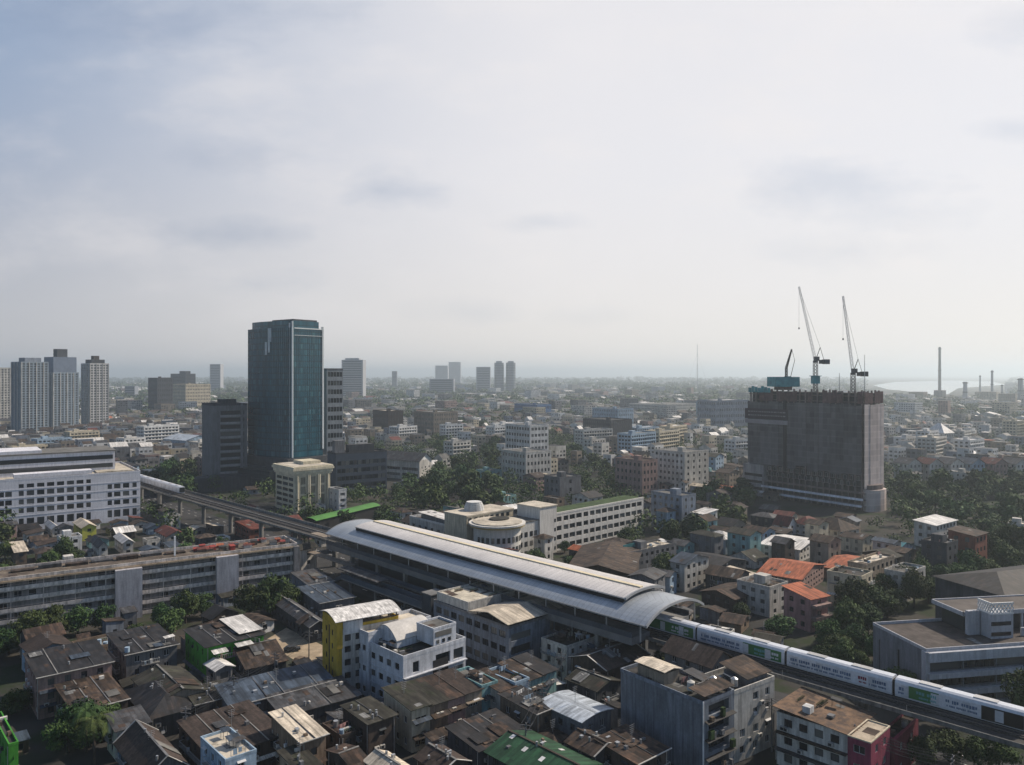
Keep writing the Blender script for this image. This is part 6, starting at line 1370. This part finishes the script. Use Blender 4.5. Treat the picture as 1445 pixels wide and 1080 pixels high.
def palm_proto(seed):
    r = random.Random(seed); tr = MB(); tr.tube((0, 0, -.1), (.3, .1, 7), .22, 7, r2=.15); mb = MB()
    for i in range(16):
        a = i * 6.28 / 16 + r.uniform(-.15, .15); el = r.uniform(-.1, 1.0); P = [Vector((.3, .1, 7))]
        for k in range(6): P.append(P[-1] + Vector((math.cos(a) * math.cos(el), math.sin(a) * math.cos(el), math.sin(el))) * .62); el -= .36
        for k in range(6):
            t = (P[k + 1] - P[k]).normalized(); sd_ = t.cross(Vector((0, 0, 1))).normalized()
            for sg in (-1, 1):
                for q in range(3):
                    o = P[k].lerp(P[k + 1], q / 3); mb.v += [tuple(o), tuple(o + t * .16), tuple(o + t * .35 + sd_ * sg * .8 - Vector((0, 0, .35)))]; n_ = len(mb.v); mb.f.append([n_ - 3, n_ - 2, n_ - 1]); mb.m.append(0)
    return (tr.mesh('trunk', BARK), mb.mesh('crown', LEAFM, uv=False))
PALMP = [palm_proto(1), palm_proto(2)]
NTREE = [0]
def tree(x, y, s, protos, label='leafy dark green tree', z=0, sz=1.0, name='tree', foot=True):
    t, c = rng.choice(protos); e = empty(name, (x, y, z), rng.uniform(0, 6.28)); sz *= rng.uniform(.78, 1.35) if name == 'tree' else 1; s *= rng.uniform(.85, 1.15); e.scale = (s, s, s * sz); obj('trunk', t, e); obj('crown', c, e)
    PENDING.append((e, label, 'tree', 'trees across the city', None)); NTREE[0] += 1
    if foot: add_foot([(x - 2 * s, y - 2 * s), (x + 2 * s, y - 2 * s), (x + 2 * s, y + 2 * s), (x - 2 * s, y + 2 * s)])
def tpx(px, py, s, protos=None, label='leafy dark green tree', **k):
    p = at(px, py); protos = protos or (NEARP if p.y < 330 else MIDP); tree(p.x, p.y, s, protos, label, **k)
for (px, py, s) in ((352, 872, 1.15), (382, 868, 1.25), (408, 862, 1.0), (240, 900, .95), (262, 880, 1.15), (228, 885, .9), (285, 872, .8), (12, 925, .9), (40, 915, 1.0), (75, 905, .9), (110, 897, .85), (146, 892, .9), (-8, 935, .8),
                    (196, 905, .7), (118, 1050, 1.0), (148, 1040, .85), (96, 1062, .8), (20, 1010, .7), (40, 1000, .6), (812, 925, .6), (838, 918, .55), (870, 960, .7), (905, 962, .6), (930, 958, .7), (1005, 1040, .6),
                    (1100, 905, 1.0), (1172, 915, 1.1), (1195, 905, 1.25), (1182, 930, .9), (1210, 925, .95), (1225, 900, 1.1), (1205, 880, 1.2), (1232, 872, 1.2), (1252, 872, 1.1), (1215, 945, .6), (1190, 945, .7), (1160, 938, .7), (1092, 925, .6), (1262, 860, 1.0), (1290, 858, 1.1),
                    (1310, 852, .9), (1272, 838, 1.1), (1300, 832, 1.2), (1330, 835, 1.2), (1352, 838, 1.1), (1370, 830, 1.2), (1395, 822, 1.3), (1415, 815, 1.3), (1435, 812, 1.3), (1250, 845, .9), (1400, 800, 1.3), (1425, 795, 1.4), (1440, 840, 1),
                    (1340, 1075, .8), (1375, 1085, .7), (1300, 1085, .7), (1410, 1090, .7), (90, 800, .95), (72, 806, .8), (106, 802, .8), (60, 808, .7), (290, 835, .6), (310, 780, .7)):
    tpx(px, py, s)
tpx(134, 1078, 1.15, PALMP, 'tall palm with drooping fronds', name='palm_tree', foot=False); tpx(122, 1062, 1.0, PALMP, 'feathery palm', name='palm_tree', foot=False); tpx(1000, 1055, .6, PALMP, 'small feathery palm', name='palm_tree', foot=False)
# park and street tree belts
def belt(poly, n, smin, smax):
    xs = [p[0] for p in poly]; ys = [p[1] for p in poly]; k = 0; t = 0
    W0 = [at(*p) for p in poly]
    while k < n and t < n * 30:
        t += 1; x = rng.uniform(min(p.x for p in W0), max(p.x for p in W0)); y = rng.uniform(min(p.y for p in W0), max(p.y for p in W0))
        if not inside([(p.x, p.y) for p in W0], x, y): continue
        s = rng.uniform(smin, smax); q = s * 1.5
        if not clear([(x - q, y - q), (x + q, y - q), (x + q, y + q), (x - q, y + q)]): continue
        tree(x, y, s, MIDP if y > 330 else NEARP); k += 1
belt([(612, 672), (700, 655), (700, 735), (560, 722), (560, 702)], 40, 1.0, 1.7)
belt([(1245, 690), (1470, 690), (1470, 790), (1390, 780), (1260, 720)], 50, 1.0, 1.6)
belt([(985, 700), (1050, 700), (1070, 745), (985, 752)], 14, 1.0, 1.5)
belt([(203, 670), (282, 668), (282, 700), (250, 722), (205, 715)], 20, 1.0, 1.6)
belt([(205, 728), (240, 722), (440, 770), (430, 790), (330, 765)], 16, .6, .95)
belt([(385, 735), (560, 735), (560, 752), (470, 748)], 12, .7, 1.0)
belt([(800, 650), (880, 655), (880, 700), (800, 690)], 10, 1.0, 1.5)
belt([(560, 600), (700, 600), (700, 655), (610, 640)], 22, 1.1, 1.7)
belt([(920, 755), (990, 752), (990, 775), (930, 775)], 8, .8, 1.1)
# ------------------------------------------------------------------ generated low houses between the placed ones
WN = {'white': 'white', 'offwhite': 'offwhite', 'cream': 'cream', 'grey': 'grey', 'beige': 'beige', 'tan': 'tan', 'pink': 'pinkish', 'brown': 'brown', 'turquoise': 'turquoise', 'bluegrey': 'blue-grey', 'lightblue': 'light blue', 'darkgrey': 'dark grey'}
RN = {'dark': 'dark', 'grey': 'grey', 'brown': 'brown', 'rust': 'rust', 'moss': 'mossy', 'red': 'red', 'white': 'white', 'cream': 'cream', 'blue': 'blue-grey', 'tile': 'brown tile', 'slab': 'grey cement', 'slabdark': 'dark cement', 'slabcream': 'pale cement', 'orange': 'orange'}
NF = ['', 'single-storey', 'two-storey', 'three-storey', 'four-storey', 'five-storey', 'six-storey']
def filler(x, y, ang, w, d, n, near, meshwin=True):
    pool = ['offwhite', 'offwhite', 'white', 'cream', 'grey', 'beige', 'tan', 'pink', 'brown', 'bluegrey', 'lightblue', 'darkgrey', 'grey', 'beige', 'offwhite', 'turquoise']; wk = rng.choice(pool)
    rt = rng.choices(['gable', 'gabley', 'hip', 'shed', 'flat'], [3, 3, 1.5, 2, 2.5])[0]
    rk = rng.choice(['slab', 'slab', 'slabdark', 'slabcream']) if rt == 'flat' else rng.choices(list(k for k in RN if not k.startswith('slab')), [3.5, 4, 4, 2.2, 3, .8, 1.7, 1.2, 1.4, 4, .25])[0]
    fh = rng.uniform(2.9, 3.4); h = n * fh; nm = 'house' if n < 4 else 'apartment_block'
    b = Bld(nm, None, 'house' if n < 4 else 'apartment block', Vector((x, y, 0)), ang, w, d, h); wm_ = W[wk]
    md = 'mesh' if not near else 'obj'; sp = dict(n=n, fh=fh, sill=.9, wh=1.5, ww=rng.uniform(1.2, 2.0), sp=rng.uniform(2.6, 3.6), mode=md, frame=rng.choice([F_WHITE, F_DARK, F_DARK]), dep=.3, mix=1)
    b.walls(wm_, R=sp, L=dict(sp, sp=rng.uniform(2.6, 4)))
    if rt == 'gable': b.gable(RF[rk], w * .0 + d * rng.uniform(.12, .25), .6, 'x', wm_)
    elif rt == 'gabley': b.gable(RF[rk], w * rng.uniform(.12, .25), .6, 'y', wm_)
    elif rt == 'hip': b.hip(RF[rk], min(w, d) * rng.uniform(.18, .28), .7)
    elif rt == 'shed': b.shed(RF[rk], rng.uniform(.6, 1.5), rng.choice('KEL'), .5, wm=wm_)
    else:
        b.flat(RF[rk], wm_, .7)
        if near: clutter(b, b.h + .04, 6)
        elif w > 7: b.box('roof_room', wm_, w * .2, d * .4, h + .04, w * .2 + 3, d * .4 + 3.5, h + 2.6)
    if y < 330 and rt in ('gable', 'gabley', 'shed') and near: pass
    if near:
        trims(b, {'gabley': 'gable'}.get(rt, rt), 1.0 if rt == 'shed' else 1.5, .5, 'y' if rt == 'gabley' else 'x', 'K') if rt == 'flat' else None
        ac_units(b, 'R', 1, (2.6,))
        facade_bits(b, n, fh)
        if rng.random() < .5: antenna(b, b.w * .5, b.d * .5, b.h + .4, 3)
    PENDING.append((b.e, f"{WN[wk]} {NF[n]} {nm.replace('_block', ' block').replace('apartment block', 'block')} with {RN[rk]} {dict(gable='gabled', gabley='gabled', hip='hipped', shed='sloping', flat='flat')[rt]} roof", None, 'low houses of the city', None))
    return b
r0 = rng
HCOUNT = 0; SHEDS = 0; BLK = 0; STUFFH = []; STUFFT = []
def zone(px, py):
    """chance of a house, chance of a tree, storeys, for a ground point seen at px, py"""
    if py > 1078 or py < 541: return None
    if py > 870:
        if px < 1100: return (.8, .1, (1, 1, 2))
        return (.1, .4, (1,))
    if px > 1230 and 690 < py < 800 : return (.05, .5, (1, 2))
    if 1055 < px < 1260 and 700 < py < 745: return (.15, .06, (1,))
    if 540 < px < 705 and 640 < py < 735: return (.14, .7, (1, 2))
    if px < 340 and 735 < py < 800: return (.9, .35, (1, 1, 1, 2))
    if 340 <= px < 560 and 690 < py < 770: return (.12, .5, (1,))
    if 240 < px < 400 and 680 < py < 712: return (0, .08, (1,))
    if 190 < px < 400 and 690 < py < 740: return (.35, .4, (1, 1))
    if 535 < px < 612 and 640 < py < 700: return (0, .1, (1,))
    if 1062 < px < 1185 and 818 < py < 905: return (0, .12, (1,))
    if 940 < px < 1300 and 740 < py < 880: return (.9, .15, (1, 2, 2, 3))
    if px < 350 and 600 < py < 735: return (.85, .2, (2, 3, 3, 4))
    if px > 1230 and py > 800: return (.05, .5, (1,))
    nz = noise.noise(Vector((px * .012, py * .03, 3)))
    return (.44 + nz * .85, .7 - nz * .4, (2, 2, 3, 3, 4, 5) if py < 680 else (1, 2, 2, 3))
y = 150.0; cells = []
while y < 1250:
    step = 13.5 if y < 480 else 17.0
    x = -.72 * y - 20
    while x < .72 * y + 20: cells.append((x + rng.uniform(-3, 3), y + rng.uniform(-3, 3), step)); x += step
    y += step * .9
ac_ = math.cos(R(42)); as_ = math.sin(R(42))
for (x, y, step) in cells:
    px, py = pix((x, y, 0))
    if px < -30 or px > 1475: continue
    z = zone(px, py)
    if not z: continue
    if 640 < y < 1240 and BLK < 46 and rng.random() < .075 and not (1050 < px < 1260 and py > 700):
        ang = 42 + rng.uniform(-12, 12) if px > 300 else 52; w, d = rng.uniform(16, 40), rng.uniform(10, 16); a = R(ang); ux, uy = (math.cos(a), math.sin(a)), (-math.sin(a), math.cos(a))
        poly = [(x, y), (x + ux[0] * w, y + ux[1] * w), (x + ux[0] * w + uy[0] * d, y + ux[1] * w + uy[1] * d), (x + uy[0] * d, y + uy[1] * d)]
        if clear(poly):
            BLK += 1; n = rng.choice([4, 4, 5, 5, 6, 7]); wk = rng.choice(['white', 'white', 'offwhite', 'offwhite', 'white', 'cream', 'bluegrey', 'lightblue']); rk = rng.choice(['slab', 'slabcream', 'white', 'slab']); b = Bld('apartment_block', None, 'apartment block', Vector((x, y, 0)), ang, w, d, n * 3.2)
            sp = dict(n=n, fh=3.2, sill=.8, wh=1.6, ww=2.4, sp=3.2, mode='mesh', dep=.5); b.walls(W[wk], R=sp, L=sp); b.flat(RF[rk], W[wk], 1.0); b.box('roof_room', W[wk], w * .2, d * .3, b.h + .04, w * .2 + 5, d * .3 + 4, b.h + 3)
            for k in range(1, n): b.ledge('R', 3.2 * k, .7, .25, W[wk])
            PENDING.append((b.e, f"long {WN[wk]} {['', '', '', '', 'four', 'five', 'six', 'seven'][n]}-storey block with {RN[rk].replace('grey cement', 'grey').replace('pale cement', 'pale')} roof", None, 'long blocks of the middle distance', None)); continue
    if rng.random() < z[0]:
        ang = 42 + noise.noise(Vector((x * .006, y * .006, 0))) * 26; f = 1 if y < 480 else 1.25
        f *= .72 if px < 340 and 735 < py < 800 else (.85 if py > 870 else 1); w, d = rng.uniform(5.5, 11) * f, rng.uniform(6, 12) * f; a = R(ang); ux, uy = (math.cos(a), math.sin(a)), (-math.sin(a), math.cos(a)); ok = False
        for t in range(3):
            poly = [(x, y), (x + ux[0] * w, y + ux[1] * w), (x + ux[0] * w + uy[0] * d, y + ux[1] * w + uy[1] * d), (x + uy[0] * d, y + uy[1] * d)]
            if clear(poly): ok = True; break
            w *= .72; d *= .72
        if ok and min(w, d) > 3.5:
            n = rng.choice(z[2])
            if y < 700 and HCOUNT < 285: filler(x, y, ang, w, d, n, y < 260); HCOUNT += 1
            else: add_foot(poly); STUFFH.append((poly, n * 3.1 * rng.uniform(.9, 1.2)))
            continue
    if rng.random() < z[1]:
        s = rng.uniform(.6, 1.25) if y < 350 else rng.uniform(.9, 1.6); q = s * 1.7
        if clear([(x - q, y - q), (x + q, y - q), (x + q, y + q), (x - q, y + q)]):
            if NTREE[0] < 292 and y < 620: tree(x, y, s, NEARP if y < 330 else MIDP)
            else: STUFFT.append((x, y, s * 1.1))
for t in range(900):
    px, py = rng.uniform(-10, 1080), rng.uniform(872, 1078); P = at(px, py); 
    if 372 < px < 445 and py < 950: continue
    ang = 42 + rng.uniform(-6, 6); w, d = rng.uniform(2.5, 5), rng.uniform(2.5, 5.5); a = R(ang); ux, uy = (math.cos(a), math.sin(a)), (-math.sin(a), math.cos(a))
    poly = [(P.x, P.y), (P.x + ux[0] * w, P.y + ux[1] * w), (P.x + ux[0] * w + uy[0] * d, P.y + ux[1] * w + uy[1] * d), (P.x + uy[0] * d, P.y + uy[1] * d)]
    if not clear(poly) or SHEDS >= 60: continue
    SHEDS += 1; b = Bld('shed', None, 'shed', P, ang, w, d, rng.uniform(2.2, 4.5)); wk = rng.choice(['brown', 'grey', 'darkgrey', 'tan', 'offwhite', 'bluegrey']); rk = rng.choice(['dark', 'grey', 'brown', 'rust', 'moss', 'blue', 'white', 'tile']); b.plain = True
    b.walls(W[wk], R=dict(n=1, nc=1, ww=1.1, wh=1.2, sill=.8, frame=F_DARK)); b.shed(RF[rk], rng.uniform(.3, .8), rng.choice('KEL'), .3, wm=W[wk])
    if rng.random() < .5: o = boxpart('junk_box', rng.choice([W['tan'], W['lightblue'], W['offwhite'], RF['rust']]), b.e, w * .3, -.9, 0, w * .3 + .9, -.1, .8)
    PENDING.append((b.e, f"small {WN[wk]} shed with {RN[rk]} roof", None, 'small sheds between the houses', None))
# beyond: uncountable roofs and tree tops to the horizon
for i in range(15000):
    y = 1150 * math.exp(rng.random() ** 1.0 * math.log(9000 / 1150)); x = rng.uniform(-.7, .7) * y; px, py = pix((x, y, 0))
    if 1222 < px < 1428 and 536 < py < 565: continue
    nz = noise.noise(Vector((x * .0022, y * .0011, 5))); v = rng.random()
    g = 1 + y / 3500
    if v < .46 + nz * .8:
        a = R(42 + rng.uniform(-15, 15)); w, d = rng.uniform(9, 22) * g, rng.uniform(9, 26) * g; h = rng.uniform(5, 15) * (2.2 if rng.random() < .05 else 1); ux, uy = (math.cos(a), math.sin(a)), (-math.sin(a), math.cos(a))
        STUFFH.append(([(x, y), (x + ux[0] * w, y + ux[1] * w), (x + ux[0] * w + uy[0] * d, y + ux[1] * w + uy[1] * d), (x + uy[0] * d, y + uy[1] * d)], h))
    else: STUFFT.append((x, y, rng.uniform(1.1, 2.0) * g))
mb = MB(); mats_s = [W['white'], W['offwhite'], W['cream'], W['grey'], W['beige'], W['pink'], W['bluegrey'], RF['red'], RF['white'], RF['grey'], RF['brown'], RF['slab'], RF['orange'], G_DARK, W['lightblue'], RF['dark']]
for poly, h in STUFFH:
    wmi = rng.choices(range(7), [4, 4, 2, 2, 2, 1.2, 1.4])[0]; rmi = rng.choices([7, 8, 9, 10, 11, 12, 15], [.8, 2.0, 4, 3.5, 4.5, .1, 2.2])[0]
    i0 = len(mb.v); mb.v += [(p[0], p[1], 0) for p in poly] + [(p[0], p[1], h) for p in poly]
    for i in range(4): j = (i + 1) % 4; mb.f.append([i0 + i, i0 + j, i0 + 4 + j, i0 + 4 + i]); mb.m.append(wmi)
    c = [Vector((*p, h)) for p in poly]; yy = poly[0][1]
    if rng.random() < .55 and h < 14:
        rr = rng.uniform(1.5, 3.5) * (1 + yy / 6000); m0 = (c[0] + c[3]) / 2 + Vector((0, 0, rr)); m1 = (c[1] + c[2]) / 2 + Vector((0, 0, rr)); i1 = len(mb.v); mb.v += [tuple(m0), tuple(m1)]
        for f_ in ([i0 + 4, i0 + 5, i1 + 1, i1], [i1, i1 + 1, i0 + 6, i0 + 7], [i0 + 4, i1, i0 + 7], [i0 + 5, i0 + 6, i1 + 1]): mb.f.append(f_); mb.m.append(rmi if len(f_) == 4 else wmi)
    else: mb.f.append([i0 + 4, i0 + 5, i0 + 6, i0 + 7]); mb.m.append(rmi)
    if yy < 2600:                                            # window rows as recessed dark strips on the two sides that show
        for (p, q) in ((poly[0], poly[1]), (poly[3], poly[0])):
            p, q = Vector((*p, 0)), Vector((*q, 0)); D = q - p; L = D.length; D.normalize(); n_ = Vector((D.y, -D.x, 0)) * .06; k = max(1, int(L / 3.4)); st = L / k
            for fl in range(max(1, int(h / 3.2))):
                z0 = fl * 3.2 + 1
                if z0 + 1.5 > h: break
                for i in range(k):
                    if rng.random() < .15: continue
                    a = p + D * (st * i + st * .22) + n_; c2 = p + D * (st * (i + 1) - st * .22) + n_; i2 = len(mb.v); mb.v += [(a.x, a.y, z0), (c2.x, c2.y, z0), (c2.x, c2.y, z0 + 1.5), (a.x, a.y, z0 + 1.5)]; mb.f.append([i2, i2 + 1, i2 + 2, i2 + 3]); mb.m.append(13)
tag(mb.build('distant_city', mats_s), 'countless small pale houses and blocks of the city fading to the horizon', 'city', kind='stuff')
mb = MB(); rt_ = random.Random(4)
for (x, y, s) in STUFFT:
    n = 130 if y < 800 else (60 if y < 1600 else 22); H_ = 7.5 * s; q = .55 * s * (1 if y < 800 else (1.5 if y < 1600 else 2.6))
    for k in range(3 if y < 1600 else 1): leaves(mb, x + rt_.uniform(-2, 2) * s, y + rt_.uniform(-2, 2) * s, H_ * rt_.uniform(.45, .75), 3.2 * s * (1 if y < 1600 else 1.4), 2.6 * s, n // 3 if y < 1600 else n, q, rt_)
tag(mb.build('distant_trees', LEAFM, uv=False), 'far tree tops between the houses merging towards the horizon', 'trees', kind='stuff')

# poles with cables along the near side of the railway and down the lanes
def pole_line(pts, h, lab):
    P = [Vector((p[0], p[1], 0)) for p in pts]
    for i, p in enumerate(P):
        q = P[i + 1] if i + 1 < len(P) else None; D = ((q - p) if q else (p - P[i - 1])).normalized(); n = Vector((-D.y, D.x, 0)); e_ = empty('utility_pole', p); PENDING.append((e_, lab, 'utility pole', 'utility poles', None))
        mb = MB(); mb.tube((0, 0, 0), (0, 0, h), .17, 7, r2=.11); mb.build('shaft', W['grey'], e_)
        for dz in (.5, 1.3): mb = MB(); mb.bar(tuple(n * -1.1 + Vector((0, 0, h - dz))), tuple(n * 1.1 + Vector((0, 0, h - dz))), .12, .14); mb.build('cross_arm', W['grey'], e_)
        if q:
            for k, dz in ((-1, .4), (0, .4), (1, .4), (-.6, 1.2), (.6, 1.2), (.1, 2.2)):
                mb = MB(); a_ = n * k + Vector((0, 0, h - dz)); c_ = (q - p) + n * k + Vector((0, 0, h - dz)); last = a_
                for t in range(1, 7): m_ = a_.lerp(c_, t / 6) - Vector((0, 0, 3.2 * (t / 6) * (1 - t / 6))); mb.bar(last, m_, .05, .05); last = m_
                mb.build('cable', DARKM, e_)
        if rng.random() < .4: mb = MB(); mb.tube((.35, 0, h - 3), (.35, 0, h - 1.9), .3, 8); mb.build('transformer', W['grey'], e_)
pole_line([SP(s, -15.2) for s in range(-104, 10, 16)], 10.5, 'grey concrete utility pole with cables')
pole_line([(at(px, py).x, at(px, py).y) for px, py in ((262, 1062), (330, 1012), (388, 975), (436, 940))], 9, 'thin grey pole with cables')
pole_line([(at(px, py).x, at(px, py).y) for px, py in ((742, 1088), (765, 1030), (792, 975), (806, 935))], 9, 'slim pole carrying cables')
fe = empty('fence', SP(-40, -16.5)); tag(fe, 'pale curved railing along the lane below the railway at lower right', 'fence'); iv = Vector(fe.location)
rail_pts = [Vector(SP(s, -17.5 - .004 * max(0, s + 60) ** 1.6)) for s in range(-70, 6, 4)]
for z in (.5, 1.1, 1.7):
    mb = MB()
    for p, q in zip(rail_pts, rail_pts[1:]): mb.bar(p + Vector((0, 0, z)), q + Vector((0, 0, z)), .14, .1)
    o = mb.build('rail', W['offwhite'], fe); o.location = -iv
for p in rail_pts: mb = MB(); mb.tube(p, p + Vector((0, 0, 1.9)), .09, 5); o = mb.build('post', W['offwhite'], fe); o.location = -iv

# ------------------------------------------------------------------ labels that tell the generated things apart
ORD = ['nearest', 'second nearest', 'third nearest', 'fourth nearest', 'fifth nearest', 'sixth nearest', 'seventh nearest', 'eighth nearest', 'ninth nearest', 'tenth nearest', 'eleventh nearest', 'twelfth nearest', 'thirteenth nearest', 'fourteenth nearest', 'fifteenth nearest', 'sixteenth nearest', 'seventeenth nearest', 'eighteenth nearest', 'nineteenth nearest', 'twentieth nearest']
ORD += ['twenty-' + o for o in ('first nearest', 'second nearest', 'third nearest', 'fourth nearest', 'fifth nearest', 'sixth nearest', 'seventh nearest', 'eighth nearest', 'ninth nearest')]
bpy.context.view_layer.update()
def words_of(l): return len(l.replace(',', ' ').split())
keyed = {}
for (o, lab, cat, grp, own) in PENDING:
    if cat: o['category'] = cat
    if grp: o['group'] = grp
    p = o.matrix_world.translation; q = pix(p)
    if own:
        keyed.setdefault((lab, None, None), []).append((-q[0], o)); continue
    best = min(LANDMARKS, key=lambda L: math.hypot((L[1][0] - q[0]), (L[1][1] - q[1]) * 1.6)); dx_, dy_ = q[0] - best[1][0], q[1] - best[1][1]
    if cat == 'water tank': keyed.setdefault((lab, None, None), []).append((q[0], o)); continue
    rel = ('left of' if dx_ < 0 else 'right of') if abs(dx_) > 1.6 * abs(dy_) else ('behind' if dy_ < 0 else 'in front of')
    keyed.setdefault((lab, rel, best[0]), []).append((math.hypot(dx_, dy_ * 1.6), o))
COUNTW = ['', 'first', 'second', 'third', 'fourth', 'fifth', 'sixth', 'seventh', 'eighth', 'ninth', 'tenth', 'eleventh', 'twelfth', 'thirteenth', 'fourteenth', 'fifteenth', 'sixteenth', 'seventeenth', 'eighteenth']
for (lab, rel, L), items in keyed.items():
    items.sort(key=lambda t: t[0])
    for i, (d_, o) in enumerate(items):
        if rel is None:
            o['label'] = lab if len(items) == 1 else f'{lab}, {COUNTW[i + 1]} from its {"right" if "slab block" in lab else "left"} end'
        else: o['label'] = f'{lab} {rel} the {L}' if len(items) == 1 else f'{lab}, {ORD[i]} {rel} the {L}'
# ------------------------------------------------------------------ render settings
scn.view_settings.view_transform = 'Standard'; scn.view_settings.look = 'None'; scn.view_settings.exposure = EXPO; scn.view_settings.gamma = 1
scn.render.engine = 'CYCLES'; cy = scn.cycles
cy.max_bounces = 5; cy.diffuse_bounces = 2; cy.glossy_bounces = 2; cy.transmission_bounces = 2; cy.volume_bounces = 0; cy.transparent_max_bounces = 4
cy.use_denoising = True; cy.caustics_reflective = False; cy.caustics_refractive = False; cy.sample_clamp_indirect = 4
